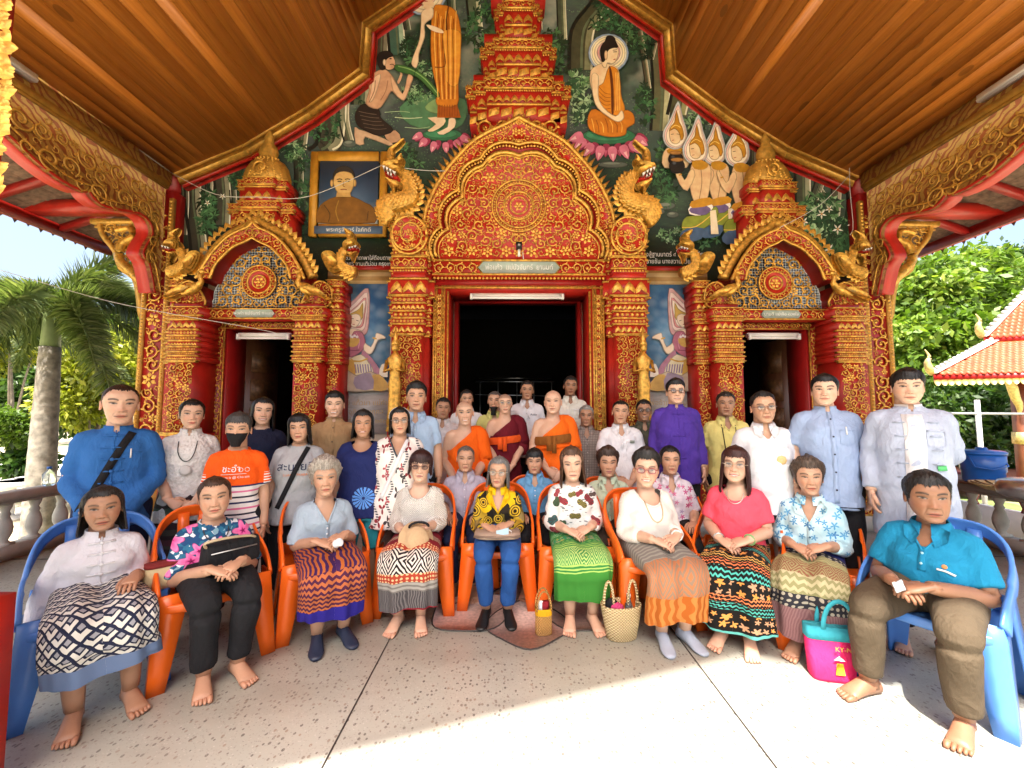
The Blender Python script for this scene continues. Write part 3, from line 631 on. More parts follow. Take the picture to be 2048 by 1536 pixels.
def lotus(cx, cy, w, n, name='painted_lotus'):
    f = Fig(YW-.03); f.ell('#2c6e4c', cx, cy, w*.85, w*.26); f.ell('#3f8560', cx-w*.05, cy-w*.03, w*.7, w*.19)
    for row, yo, s, c in ((0, .1, .30, '#8e2a4c'), (1, .22, .34, '#c9708c')):
        for i in range(n):
            a = math.pi*(i+.5*(row))/(n-.5*(1-row)) if n > 1 else 1.57; a = math.pi*(i+.5)/n+(.1 if row else -.1)
            x, y = cx+w*math.cos(a), cy+w*.30*math.sin(a)+w*yo*math.sin(a); L = w*s
            d = np.array([math.cos(a)*.9, .35+.7*math.sin(a)]); d /= np.linalg.norm(d); e = np.array([-d[1], d[0]])
            b = np.array([x, y])
            f.poly(c, [b-d*L*.4-e*L*.3, b+d*L*.2-e*L*.42, b+d*L, b+d*L*.2+e*L*.42, b-d*L*.4+e*L*.3], 2); f.poly('#e9b6c0' if row else '#b85876', [b+d*L*.25-e*L*.16, b+d*L*.9, b+d*L*.25+e*L*.16], 0)
    f.done(name)
lotus(885, 272, 46, 6); lotus(1217, 275, 62, 8)
f = Fig(YW-.04)
f.poly('#c9a98c', Z4([(150, 1240), (190, 1260), (290, 1290), (500, 1380), (480, 1415), (250, 1330), (240, 1400), (160, 1395)]), 2); f.poly('#b58f72', Z4([(430, 1300), (540, 1270), (590, 1350), (500, 1390)]), 2)
f.poly('#241a15', Z4([(240, 1015), (380, 1070), (400, 1150), (520, 1270), (380, 1320), (250, 1270), (170, 1210), (160, 1100)]), 3)
for k in range(5): f.line('#6b5a4c', 1.3, Z4([(190+k*14, 1090+k*38), (280+k*20, 1110+k*38), (360+k*24, 1120+k*34)]))
f.poly('#c99b7b', Z4([(300, 760), (420, 690), (500, 740), (560, 850), (600, 960), (540, 930), (500, 900), (440, 1000), (370, 1070), (260, 1020), (290, 900)]), 3)
f.poly('#e3c0a0', Z4([(330, 780), (400, 740), (380, 850), (330, 980), (290, 1000), (310, 880)]), 3); f.line('#8a5d45', 1.6, Z4([(350, 800), (340, 900), (290, 1010)])); f.line('#97684c', 1.5, Z4([(470, 800), (450, 900), (400, 990)]))
f.poly('#d8ae8d', Z4([(500, 760), (560, 850), (610, 930), (640, 840), (665, 740), (710, 770), (690, 830), (640, 970), (600, 985), (520, 900)]), 2); f.poly('#c59a7a', Z4([(560, 810), (590, 740), (560, 690), (580, 680), (610, 750), (575, 835)]), 2)
f.poly('#cfa182', Z4([(450, 560), (520, 580), (540, 650), (520, 690), (470, 700), (430, 660)]), 2); f.poly('#1d1512', Z4([(370, 610), (390, 540), (470, 522), (515, 550), (515, 575), (470, 590), (440, 640), (450, 690), (400, 700)]), 3); f.line('#3a241a', 1.6, Z4([(490, 655), (515, 650), (535, 665)])); f.ell('#4a2f22', *Z4([(497, 598)])[0], 2.2, 1); f.ell('#e5c2a2', *Z4([(440, 635)])[0], 3, 6)
f.poly('#3c6a34', Z4([(545, 660), (640, 670), (760, 720), (860, 800), (960, 930), (940, 970), (860, 880), (740, 770), (590, 730), (540, 700)]), 3); f.line('#86ad6a', 2, Z4([(570, 675), (700, 710), (830, 800), (940, 930)])); f.line('#1f3b1c', 1.5, Z4([(735, 700), (725, 770)])); f.done('kneeling_devotee')
f = Fig(YW-.055)
hx, hy = 846, 6
for c, a in (('#93a7c4', 44), ('#e8d6b8', 40), ('#f0e2c4', 33), ('#e6bcae', 26)): f.ell(c, 850, -6, a, a)
f.poly('#dcc0a0', Z4([(850, 1160), (1010, 1160), (1000, 1230), (900, 1290), (850, 1280), (930, 1220)]), 2); f.poly('#e6cdb0', Z4([(1050, 1170), (1110, 1170), (1105, 1250), (1000, 1320), (940, 1300), (1040, 1250)]), 2)
f.poly('#a5540f', Z4([(945, 1030), (1130, 1030), (1165, 1160), (940, 1160)]), 0)
f.poly('#c8791f', Z4([(880, 500), (900, 130), (990, 90), (1110, 140), (1160, 300), (1165, 500), (1140, 830), (1130, 1040), (940, 1040), (940, 900), (900, 720)]), 3)
f.poly('#e09a35', Z4([(1000, 340), (1150, 340), (1165, 480), (1140, 840), (1030, 820), (1010, 560)]), 3)
for k in range(9): f.line('#8c430c' if k % 2 else '#f0b95a', 1.7, Z4([(930+k*24, 150+(k % 4)*25), (915+k*25, 380), (925+k*24, 620), (950+k*20, 990)]))
for k in range(8): f.line('#8a430d', 1.6, Z4([(965+k*24, 1045), (960+k*25, 1155)]), 0)
f.line('#5f2c0a', 2.6, Z4([(1050, 110), (1030, 240), (1030, 340)])); f.line('#6f340b', 2, Z4([(1010, 560), (1015, 680), (920, 690)]))
f.poly('#e8cba8', Z4([(800, 160), (900, 130), (900, 220), (850, 260), (820, 300), (825, 400), (770, 560), (765, 640), (740, 700), (700, 660), (720, 580), (775, 430), (790, 280)]), 3)
f.poly('#edd3b2', Z4([(840, 290), (900, 300), (990, 340), (1000, 370), (930, 360), (870, 330)]), 2)
f.poly('#e9cda9', [(838, -14), (862, -16), (868, 0), (866, 14), (858, 23), (848, 21), (840, 8)], 3); f.poly('#1c1210', [(830, -18), (850, -30), (872, -20), (868, -6), (858, -12), (842, -8), (838, 2), (832, 2)], 3)
f.poly('#e4c5a0', [(850, 20), (866, 12), (870, 26), (852, 30)], 2); f.line('#4a2c1c', 1.4, [(843, 5), (848, 7)]); f.line('#4a2c1c', 1.4, [(856, 2), (861, 2)]); f.line('#a8493f', 1.8, [(852, 16), (858, 15)]); f.line('#9a6f50', 1, [(851, 4), (852, 11), (855, 11)]); f.done('standing_robed_figure')
f = Fig(YW-.055)
cx, cy = Z6([(1345, 480)])[0]
for c, a in (('#8ea6c6', 40), ('#e2e0d2', 36.5), ('#efe0b4', 33), ('#efdcc0', 28), ('#e6b2b0', 23), ('#f0dfcf', 18)): f.ell(c, cx, cy, a, a*.96)
f.poly('#c4741a', Z6([(1170, 1100), (1175, 1010), (1230, 960), (1400, 1040), (1480, 970), (1550, 1000), (1560, 1080), (1500, 1120), (1480, 1180), (1350, 1195), (1220, 1160)]), 3)
for k in range(7): f.line('#8e470c' if k % 2 else '#eab250', 1.6, Z6([(1200+k*38, 1040+(k % 3)*14), (1215+k*40, 1100), (1225+k*38, 1160)]))
f.poly('#e7c9a2', Z6([(1280, 580), (1330, 580), (1420, 620), (1440, 760), (1440, 960), (1300, 1000), (1240, 900), (1190, 760), (1190, 650), (1220, 610)]), 3)
f.poly('#cf8222', Z6([(1345, 610), (1415, 630), (1440, 740), (1450, 860), (1480, 970), (1420, 1020), (1340, 990), (1260, 900), (1255, 780), (1300, 740)]), 3); f.poly('#5d2a0c', Z6([(1345, 605), (1368, 640), (1385, 800), (1385, 1000), (1365, 990), (1362, 800)]), 2)
for k in range(6): f.line('#8f4a10', 1.3, Z6([(1262, 780+k*38), (1310, 830+k*34), (1358, 840+k*30)]))
for k in range(3): f.line('#f2bd60', 1.5, Z6([(1400+k*12, 660), (1405+k*14, 800), (1400+k*18, 980)]))
f.poly('#ecd1ab', Z6([(1200, 680), (1255, 690), (1255, 860), (1300, 960), (1400, 1030), (1450, 980), (1470, 1040), (1430, 1075), (1370, 1055), (1250, 960), (1210, 850)]), 3)
f.poly('#ead0aa', Z6([(1300, 460), (1420, 460), (1418, 530), (1395, 575), (1365, 590), (1330, 580), (1320, 620), (1285, 600)]), 2); f.poly('#18100e', Z6([(1270, 480), (1285, 430), (1310, 400), (1325, 360), (1360, 352), (1390, 370), (1400, 400), (1420, 450), (1380, 455), (1335, 480), (1310, 560), (1285, 570)]), 3)
f.line('#4b2a18', 1.5, Z6([(1380, 492), (1412, 490)])); f.line('#2d1810', 1.2, Z6([(1375, 478), (1412, 474)])); f.line('#b04a44', 2, Z6([(1380, 557), (1398, 552)])); f.ell('#e2bd95', *Z6([(1318, 520)])[0], 3, 9); f.done('seated_haloed_figure')
def deva(o, s=1.0, face=-1, bowl=True, front=False, Y=YW-.07, kneel=True):
    f = Fig(Y); ox, oy = o
    def q(p): return [(ox+x*s*(-face), oy+y*s) for x, y in p]
    for c, k in (('#c4cdd2', 1.0), ('#e9c4bd', .9), ('#f1e2cd', .78)): f.poly(c, q([(a*k+6*(1-k), -4+(b+4)*k) for a, b in ((6, -84), (-10, -48), (-26, -18), (-22, 8), (-2, 20), (20, 10), (26, -14), (16, -50))]), 3)
    f.poly('#e2c49a', q([(-13, -18), (-6, -26), (8, -24), (14, -10), (8, 6), (-2, 9), (-11, 2)]), 2); f.poly('#b8801f', q([(-14, -18), (-9, -30), (-2, -38), (2, -64), (8, -38), (14, -28), (18, -8), (12, 2), (8, -14), (-2, -24)]), 2); f.line('#f0cf74', 1.4, q([(-10, -24), (0, -31), (10, -26)])); f.line('#3b2215', 1.2, q([(-10, -11), (-4, -12)])); f.line('#a8483c', 1.4, q([(-8, 2), (-3, 1)]))
    if front: f.line('#3b2215', 1.2, q([(2, -12), (8, -11)]))
    if kneel:
        f.poly('#d9b489', q([(-6, 18), (14, 14), (30, 26), (30, 60), (20, 100), (0, 104), (-12, 70), (-12, 36)]), 3); f.line('#96714c', 1.6, q([(10, 30), (12, 60), (6, 96)])); f.poly('#b98522', q([(-8, 16), (10, 12), (26, 22), (16, 32), (-4, 30)]), 2)
        f.poly('#dcb88d', q([(-8, 30), (-2, 44), (-18, 76), (-34, 62), (-44, 34), (-38, 30), (-24, 54), (-16, 40)]), 2); f.line('#b98522', 3, q([(-36, 44), (-30, 42)]), 0)
        f.poly('#efe8e0', q([(-10, 104), (26, 96), (36, 120), (24, 130), (-14, 124)]), 2); f.poly('#6a5a8a', q([(-12, 112), (20, 106), (32, 120), (20, 128), (-10, 122)]), 2); f.poly('#c08a26', q([(-10, 98), (28, 90), (34, 104), (-8, 112)]), 2)
        f.poly('#7f8c2e', q([(-30, 150), (-20, 130), (20, 126), (40, 108), (44, 130), (10, 158), (-20, 164)]), 3); f.poly('#3f5a7c', q([(-34, 168), (-20, 154), (16, 154), (10, 176), (-24, 182)]), 2); f.line('#e0b850', 1.8, q([(-30, 152), (0, 150), (36, 122)])); f.poly('#e6d6b8', q([(28, 118), (40, 116), (46, 166), (30, 166)]), 0)
    if bowl: f.ell('#171310', *q([(-40 if kneel else 0, 26 if kneel else 42)])[0], 16*s, 15*s); f.ell('#a8763a', *q([(-40 if kneel else 0, 13 if kneel else 29)])[0], 13*s, 4*s); f.ell('#4d5158', *q([(-46 if kneel else -6, 20 if kneel else 38)])[0], 4*s, 3*s)
    f.done('crowned_devotee')
f = Fig(YW-.06); f.poly('#dfc096', [(1322, 318), (1330, 302), (1348, 298), (1366, 302), (1376, 318), (1370, 340), (1326, 340)], 2); f.poly('#b98522', [(1330, 306), (1348, 298), (1366, 306), (1358, 314), (1338, 314)], 2); f.done('devotee_shoulders')
deva((1347, 286), .92, -1, True, True, YW-.066, False)
deva((1424, 318), .9, -1, True, False, YW-.07); deva((1385, 318), .95, -1, True, False, YW-.10); deva((1468, 322), .95, -1, False, False, YW-.085)
pf = thing('framed_portrait', 'gold framed portrait of a robed monk on blue ground left of the main door', 'painting')
q = Wp([(616, 303), (775, 306), (775, 472), (616, 472)], 5.93)
def pr(u0, u1, v0, v1, y0, y1, m, nm): a = Wp([(u0, v1), (u1, v0)], y0); MB().bx(a[0, 0], a[1, 0], y0, y1, a[0, 1], a[1, 1]).build(nm, m, pf)
ORF = mat('orange_gold_frame', (.62, .30, .03), .45, .1, .15, 10)
for a in ((616, 636, 303, 472), (757, 775, 303, 472)): pr(*a, 5.92, 5.99, ORF, 'frame_side')
for a in ((636, 757, 303, 320), (636, 757, 448, 472)): pr(*a, 5.921, 5.99, ORF, 'frame_rail')
t = NT('portrait_ground'); o = t.coord(); x, y, z = t.sep(o); n = t.math('ADD', z, t.math('MULTIPLY', t.noise(o, 4, 3), .25))
M['portrait_ground'] = t.out(t.ramp(t.math('SUBTRACT', n, 4.2), [(.0, (.75, .72, .62)), (.28, (.5, .55, .58)), (.55, (.06, .12, .22)), (1, (.03, .06, .12))]), .5)
pr(636, 757, 320, 448, 5.945, 5.985, M['portrait_ground'], 'canvas')
f = Fig(5.94); K = Z3
f.poly('#7d5214', K([(1155, 680), (1160, 590), (1200, 540), (1290, 500), (1385, 500), (1480, 545), (1535, 580), (1545, 680)]), 2); f.line('#4f3208', 2, K([(1200, 560), (1240, 620), (1230, 675)])); f.line('#a37a2a', 2, K([(1300, 530), (1280, 600), (1300, 670)])); f.line('#4f3208', 1.5, K([(1500, 600), (1490, 670)]))
f.ell('#2c2620', *K([(1335, 372)])[0], 22, 22); f.poly('#d2ad6a', K([(1266, 395), (1285, 350), (1335, 335), (1388, 350), (1405, 395), (1395, 450), (1370, 490), (1335, 497), (1295, 480), (1270, 430)]), 2); f.ell('#c49d5c', *K([(1255, 415)])[0], 3, 7); f.ell('#c49d5c', *K([(1410, 415)])[0], 3, 7)
for x in (1308, 1362): f.line('#3c2c18', 1.8, K([(x-18, 392), (x, 387), (x+18, 392)])); f.line('#33230f', 2, K([(x-13, 405), (x+13, 404)]), 0)
f.line('#8b6530', 1.6, K([(1338, 405), (1332, 435), (1345, 440)])); f.line('#8d4f3a', 2, K([(1315, 460), (1335, 458), (1358, 461)])); f.poly('#c29a58', K([(1290, 480), (1380, 480), (1385, 510), (1285, 510)]), 0); f.done('portrait_figure', pf)
pr(628, 765, 452, 467, 5.915, 5.93, mat('blue_plate', (.12, .20, .32), .5), 'name_plate')
text('พระครูจันทร์ ใจภักดิ์', .085, (*P(697, 459.5, 5.91)[:1], 5.912, P(697, 459.5, 5.91)[2]), LETTER_W, pf)
CAP = thing('mural_caption', 'two lines of white Thai lettering under the left mural scene', 'lettering')
for s, u, v in (('ทรงช่วยป้าดาพาใส่ดีอบดาพณ์', 733, 516), ('คุณย่าศรี งามเติม่อม กรุงเทพฯ', 733, 528)): p = P(u, v, 5.97); text(s, .088, (p[0], 5.972, p[2]), LETTER_W, CAP, sx=.85)
CAP = thing('mural_caption', 'two lines of white Thai lettering under the right mural scene', 'lettering')
for s, u, v in (('ทรงสู้ฐานบาตร์ ๔ ใส่เป็นใบเดียว', 1346, 509), ('นายชั้น นางสวาน เวียบลา', 1345, 523)): p = P(u, v, 5.97); text(s, .095, (p[0], 5.972, p[2]), LETTER_W, CAP, sx=.85)
t = NT('painted_sky_panel'); o = t.coord(); x, y, z = t.sep(o); p = t.node('CombineXYZ', {0: x, 1: z, 2: 0.0}).outputs[0]
n = t.noise(p, 2.6, 4); cl = t.vor(t.mapv(p, (1, 1.3, 1)), 5.5)
b = t.ramp(t.math('ADD', n, t.math('MULTIPLY', t.math('SUBTRACT', 3.0, z), .12)), [(.35, (.035, .13, .30)), (.6, (.10, .27, .46)), (.85, (.30, .45, .58))])
b = t.mix(t.math('MULTIPLY', t.math('SUBTRACT', 1.0, t.step(cl, .42, .3)), .5), b, (.33, .47, .60)); M['painted_sky'] = t.out(b, .55, 0, t.noise(p, 50, 2), .06, .002)
t = NT('grey_marble'); o = t.coord(); M['grey_marble'] = t.out(t.ramp(t.noise(t.mapv(o, (1, 1, 3), rot=(0, .7, 0)), 3, 6, .7, 1.0), [(.3, (.28, .28, .26)), (.6, (.5, .49, .45)), (.8, (.62, .6, .56))]), .4, 0)
scroll_paint('cream_scroll', (.40, .22, .06), (.62, .43, .19), 3.0)
def dancer(fx, side):
    K = lambda pts: fx(pts); f = Fig(YW-.035)
    def q(p): return [P2 for P2 in K(p)]
    f.poly('#c9a0a0', q([(1478, 135), (1380, 210), (1290, 300), (1270, 380), (1310, 430), (1400, 450), (1455, 460), (1480, 380)]), 3); f.poly('#e3cfc8', q([(1472, 165), (1390, 230), (1308, 310), (1290, 380), (1320, 415), (1400, 430), (1440, 430), (1462, 370)]), 3); f.poly('#d88f90', q([(1462, 200), (1395, 260), (1325, 320), (1308, 375), (1330, 400), (1425, 410), (1450, 350)]), 3); f.poly('#efe3d2', q([(1458, 220), (1400, 265), (1335, 325), (1320, 370), (1340, 395), (1415, 400), (1440, 345)]), 3)
    f.poly('#c2a24c', q([(1440, 235), (1420, 275), (1385, 300), (1345, 320), (1345, 360), (1430, 355), (1440, 310)]), 2)
    f.poly('#e9d9bf', q([(1345, 330), (1395, 315), (1425, 335), (1420, 375), (1390, 410), (1355, 395), (1340, 365)]), 2); f.line('#3a2a20', 1.2, q([(1355, 348), (1378, 350)]), 0); f.line('#3a2a20', 1.2, q([(1395, 360), (1412, 366)]), 0); f.line('#a8504a', 1.5, q([(1368, 388), (1385, 390)]), 0)
    f.poly('#e6d3b8', q([(1280, 450), (1340, 420), (1420, 430), (1450, 480), (1430, 560), (1380, 620), (1330, 640), (1300, 580), (1250, 600), (1225, 580)]), 3)
    f.poly('#b06a80', q([(1270, 500), (1340, 520), (1380, 440), (1440, 450), (1460, 530), (1430, 580), (1360, 620), (1310, 590)]), 3); f.line('#7d3b52', 1.6, q([(1300, 530), (1350, 570), (1420, 570)])); f.line('#d69aac', 1.6, q([(1395, 450), (1420, 500), (1410, 560)]))
    f.poly('#cdaa58', q([(1330, 490), (1420, 490), (1400, 540), (1350, 545)]), 2)
    for k in range(5): f.ell('#e8e2e2', *q([(1335+k*17, 478-(k % 2)*8)])[0], 2.8, 2.8, n=8)
    f.poly('#ead8bf', q([(1460, 520), (1500, 550), (1530, 480), (1540, 450), (1590, 470), (1600, 490), (1550, 500), (1520, 570), (1490, 600), (1450, 570)]), 2); f.line('#c29d40', 3, q([(1512, 484), (1540, 492)]), 0)
    f.poly('#a8758c', q([(1440, 570), (1500, 620), (1570, 720), (1540, 750), (1480, 700), (1440, 640)]), 2)
    f.poly('#d8cfae', q([(1340, 640), (1430, 600), (1480, 650), (1520, 730), (1400, 750), (1320, 730), (1280, 690)]), 2)
    for k in range(7): f.line('#7f6f98', 2.2, q([(1390+k*18, 670), (1398+k*18, 730)]), 0)
    f.line('#c29d40', 3, q([(1330, 640), (1420, 650), (1480, 630)])); f.poly('#c7a04a', q([(1350, 650), (1380, 640), (1395, 760), (1330, 770)]), 2)
    f.poly('#b8a890', q([(1200, 730), (1320, 700), (1400, 750), (1500, 720), (1600, 780), (1620, 850), (1190, 850)]), 2); f.poly('#c09a4c', q([(1500, 760), (1560, 740), (1615, 800), (1610, 850), (1520, 850)]), 2); f.poly('#8d7f92', q([(1390, 760), (1500, 730), (1520, 840), (1400, 840)]), 2); f.poly('#cfb27a', q([(1200, 760), (1300, 750), (1330, 800), (1290, 840), (1200, 830)]), 2); f.poly('#e4ddcc', q([(1560, 740), (1580, 670), (1610, 680), (1620, 760)]), 2)
    return f
for sg in (-1, 1):
    nm = 'left' if sg < 0 else 'right'; pn = thing('painted_panel', f'blue painted panel of a crowned flower-scattering dancer {nm} of the main door', 'painting')
    def q(u0, u1, v0, v1, y0, m, n): a = Wp([(u0, v1), (u1, v0)], y0); X = sorted((sg*-a[0, 0], sg*-a[1, 0])); MB().bx(X[0], X[1], y0, YW-.001, a[0, 1], a[1, 1]).build(n, m, pn)
    q(655, 782, 531, 540, 5.975, RED, 'red_line'); q(655, 782, 540, 567, 5.97, M['cream_scroll'], 'scroll_band'); q(655, 782, 568, 781, 5.98, M['painted_sky'], 'sky_ground'); q(655, 782, 781, 868, 5.965, M['grey_marble'], 'stone_plaque')
    f = dancer(ZL if sg < 0 else (lambda pts: [(2075-(320+x/3.531), 540+y/3.531) for x, y in pts]), sg)
    if sg > 0:
        for k in f.m.F: f.m.F[k] = [a[:, ::-1] for a in f.m.F[k]]
    f.done('dancer', pn)
    for i, (s, v) in enumerate((('พ่ออ้าย แก้วมา แม่คำ', 806), ('สร้างอุทิศบุญกุศล', 824), ('เจ้าภาพร่วมสร้าง ๒๕๓๕', 842))): p = P(718 if sg < 0 else 1357, v, 5.96); text(s, .10, (p[0], 5.962, p[2]), mat('faded_gold_letters', (.45, .33, .16), .6), pn)
    X0, X1 = sorted((sg*4.6, sg*5.11)); MB().bx(X0, X1, 5.975, 5.999, 1.38, 3.5).build('painted_side_strip', mat('dark_painted_strip', (.045, .03, .03) if sg < 0 else (.03, .09, .07), .5, 0, .5, 9), pn); MB().bx(X0, X1, 5.97, 5.999, 1.2, 1.375).build('side_scroll_band', M['cream_scroll'], pn)
# ================================================================== gilded portals
def row(m, x0, x1, z, y, s, tpl, pitch=1.0):
    n = max(1, int(round((x1-x0)/(s*pitch)))); return m.inst(tpl, [place2(x0+(x1-x0)*(i+.5)/n, z, y, s) for i in range(n)])
def pane(m, x0, x1, z0, z1, y, kind, seed):
    """relief filling of one block face"""
    h, w_ = z1-z0, x1-x0
    if w_ < .02: return
    if kind == 'leaf':
        s = h*.82; n = max(1, round(w_/(s*.95))); m.inst(TL, [place2(x0+w_*(i+.5)/n, z0+h*.05, y, min(s, w_/n*1.0)) for i in range(n)])
    elif kind == 'drop': s = h*.82; n = max(1, round(w_/(s*.9))); m.inst(TL, [place2(x0+w_*(i+.5)/n, z1-h*.05, y, min(s, w_/n), math.pi) for i in range(n)])
    elif kind == 'bead': row(m, x0, x1, (z0+z1)/2, y, h*.42, TB, 2.3)
    elif kind == 'diamond': row(m, x0, x1, (z0+z1)/2, y, h*.9, TD, 1.15)
    elif kind == 'flower': row(m, x0, x1, (z0+z1)/2, y, h*.42, TF, 2.2)
    elif kind == 'scroll':
        s = min(h*.47, .13); n = max(1, round(w_/(s*1.95)))
        if h < .3: m.inst(TS, [place2(x0+w_*(i+.5)/n, (z0+z1)/2, y, min(s, w_/n*.55), 1.57+i*3.14, 1 if i % 2 else -1) for i in range(n)])
        else: scatter(m, lambda x, z: x0+.005 < x < x1-.005 and z0 < z < z1, (x0, x1, z0, z1), y, .022, .058, seed, tries=int(4200*w_*h/.2)+300, flower=.2)
def stack(root, cx, yf, segs, steps=((1.0, .10), (.72, .0)), yb=YW, seed=1, m=None):
    """redented pier: segs = (z0, z1, half width, relief, block material, lip)"""
    rel = MB()
    for i, (z0, z1, hw, kind, bm, lip) in enumerate(segs):
        for j, (f, back) in enumerate(steps):
            w_ = hw*f; y = yf+back
            MB().bx(cx-w_, cx+w_, y+i*.0006+j*.0003, yb, z0, z1).build('moulding_block', bm, root)
            if lip:
                hl_ = .022 if z1-z0 > .15 else .011; e = .014
                for z in (z0, z1-hl_): rel.bx(cx-w_-e, cx+w_+e, y-e-i*.0004, y+.05, z, z+hl_)
            k = (hl_+.004 if lip else .004)
            if kind:
                if j == len(steps)-1: pane(rel, cx-w_+.01, cx+w_-.01, z0+k, z1-k, y-.003, kind, seed+i)
                else:
                    w2 = hw*steps[j+1][0]
                    for a, b in ((cx-w_+.006, cx-w2-.006), (cx+w2+.006, cx+w_-.006)): pane(rel, a, b, z0+k, z1-k, y-.003, kind, seed+i*7+j)
    rel.build('gilded_relief', GOLD, root, kind='stuff'); return root
def zv(v, Y): return P(1024, v, Y)[2]
def lobes(c, bulge, k=7):
    """scalloped line through cusps, bulging outwards"""
    o = []
    for a, b in zip(c[:-1], c[1:]):
        a, b = np.array(a), np.array(b); d = b-a; n = np.array([-d[1], d[0]]); L = np.linalg.norm(d); n = n/L
        for i in range(k): t = i/k; o.append(a+d*t+n*bulge*L*math.sin(math.pi*t)**.8)
    o.append(np.array(c[-1])); return np.array(o)
def mirror(p): q = np.array(p)[::-1].copy(); q[:, 0] *= -1; return q
def sym(p): p = np.array(p); return np.r_[p, mirror(p)[1:] if abs(p[-1, 0]) < 1e-6 else mirror(p)]
def naga(root, pts, rad, head, Y, sg, crest=True, name='naga'):
    """rearing naga: scaled body tube, open jaws with teeth, flame crest; pts/head in px, sg mirrors in X"""
    def W(p): q = Wp(p, Y); q[:, 0] *= sg; return q
    b = smoothpoly(W(pts), 6, False); n = len(b)
    g = thing(name, root[0], 'statue')
    MB().tube(np.c_[b[:, 0], np.full(n, Y), b[:, 1]], np.interp(np.linspace(0, 1, n), np.linspace(0, 1, len(rad)), rad), 10).build('body', GOLD, g, True)
    sc_ = MB(); k = 0                        # scales
    for i in range(2, n-1, 1):
        r = np.interp(i/(n-1), np.linspace(0, 1, len(rad)), rad); t = b[min(i+1, n-1)]-b[i-1]; t = t/np.linalg.norm(t); nn = np.array([-t[1], t[0]])
        for j in (-.66, -.22, .22, .66):
            j2 = j+(.22 if i % 2 else 0); p = b[i]+nn*r*j2; sc_.inst(TD, [place2(p[0], p[1], Y-r*math.sqrt(max(.05, 1-j2*j2))+.004, r*.55, math.atan2(t[1], t[0]), 1, .6)])
    fin = MB()
    for i in range(3, n-3, 2):
        r = np.interp(i/(n-1), np.linspace(0, 1, len(rad)), rad); t = b[i+1]-b[i-1]; t = t/np.linalg.norm(t); nn = np.array([t[1], -t[0]]); nn = nn if nn[0]*(b[n//2, 0]-b[0, 0]) > 0 else -nn; p = b[i]+nn*r*.8; fin.inst(TL, [place2(p[0], p[1], Y+.02, r*1.0, math.atan2(nn[1]+.5, nn[0])-math.pi/2)])
    fin.build('back_fins', GOLD, g, kind='stuff')
    sc_.build('scales', GOLD, g, kind='stuff')
    for nm, pl, dy, mt in head:
        q = W(pl); q = smoothpoly(q, 3) if nm not in ('teeth',) else q
        if nm == 'teeth':
            for a, c, d in zip(q[0::3], q[1::3], q[2::3]): MB().prism([a, c, d], Y-dy-.03, Y+dy).build('tooth', WHITE, g)
        else:
            m = MB(); m.prism(q, Y-dy*.7, Y+dy*.7); ce = q.mean(0); m.prism(ce+(q-ce)*.78, Y-dy*.7-.012, Y+dy); m.prism(ce+(q-ce)*.5, Y-dy*.7-.024, Y+dy); m.build(nm, mt, g)
    return g
mp = thing('main_portal', 'tall red and gold carved portal with tiered tower around the central doorway', 'portal')
YF = 5.42
def S5(p, Y=YF):
    q = Wp(Z5(p), Y); q[:, 0] -= 0.0; return q
ax0 = S5([(1002, 100)])[0, 0]
def cen(q): q = np.array(q, float); q[:, 0] -= ax0; return q
outer = cen(S5([(372, 1010), (355, 800), (365, 700), (392, 620), (440, 520), (505, 415), (590, 315), (690, 215), (800, 150), (900, 105), (960, 75), (1002, 48)])); outer[-1, 0] = 0
outer = np.r_[smoothpoly(outer[:-1], 3, False), outer[-1:]]
rim = cen(S5([(415, 1010), (470, 800), (590, 548), (738, 335), (1002, 242)])); rim[-1, 0] = 0; rim = lobes(rim, .22)
rim2 = cen(S5([(440, 1010), (520, 822), (618, 605), (752, 392), (1002, 325)], 5.52)); rim2[-1, 0] = 0; rim2 = lobes(rim2, .22)
O, R1, R2 = sym(outer), sym(rim), sym(rim2)
def ring_poly(a, b): return np.r_[a, b[::-1]]
MB().prism(ring_poly(outer, rim), YF, YW-.01).build('arch_band', RED, mp); MB().prism(ring_poly(mirror(outer), mirror(rim)), YF, YW-.01).build('arch_band', RED, mp)
m = MB(); t1 = inpoly(O); t2 = inpoly(R1)
scatter(m, lambda x, z: t1(x, z) and not t2(x, z), (O[:, 0].min(), 0, O[:, 1].min(), O[:, 1].max()), YF-.002, .024, .07, 21, 0.0, 8000, .18)
strip(m, O, YF-.01, .03); strip(m, R1, YF-.012, .024); 
m.build('arch_relief', GOLD, mp, kind='stuff')
m = MB(); beads(m, R1*[.985, 1]+[0, -.045], YF-.006, .019); beads(m, O*[.97, 1]+[0, -.05], YF-.006, .018); m.build('bead_row', GOLD, mp, kind='stuff')
fl_ = MB()                                              # flame crest along the arch
d = np.r_[0, np.cumsum(np.linalg.norm(np.diff(O, axis=0), axis=1))]; nfl = 58
for i in range(nfl):
    s = d[-1]*(i+.5)/nfl; c = np.array([np.interp(s, d, O[:, 0]), np.interp(s, d, O[:, 1])]); e = np.array([np.interp(s+.02, d, O[:, 0]), np.interp(s+.02, d, O[:, 1])])-c; an = math.atan2(e[1], e[0])
    L = .17 if c[1] < zv(300, YF) else .10
    sg = -1 if c[0] < 0 else 1; u = np.array([math.cos(an), math.sin(an)]); n = np.array([-u[1], u[0]]); n = n if n[1] > -.2 and n[0]*sg > -.5 else -n
    tip = c+n*L*.9+np.array([0, L*.45]); a, b = c-u*.045, c+u*.045
    fl_.add([(a[0], YF+.02, a[1]), (b[0], YF+.02, b[1]), (tip[0], YF+.05, tip[1]), (c[0]+n[0]*L*.4, YF-.03, c[1]+n[1]*L*.4), (c[0], YF+.12, c[1])], [(0, 1, 3), (1, 2, 3), (2, 0, 3), (0, 2, 4), (2, 1, 4)])
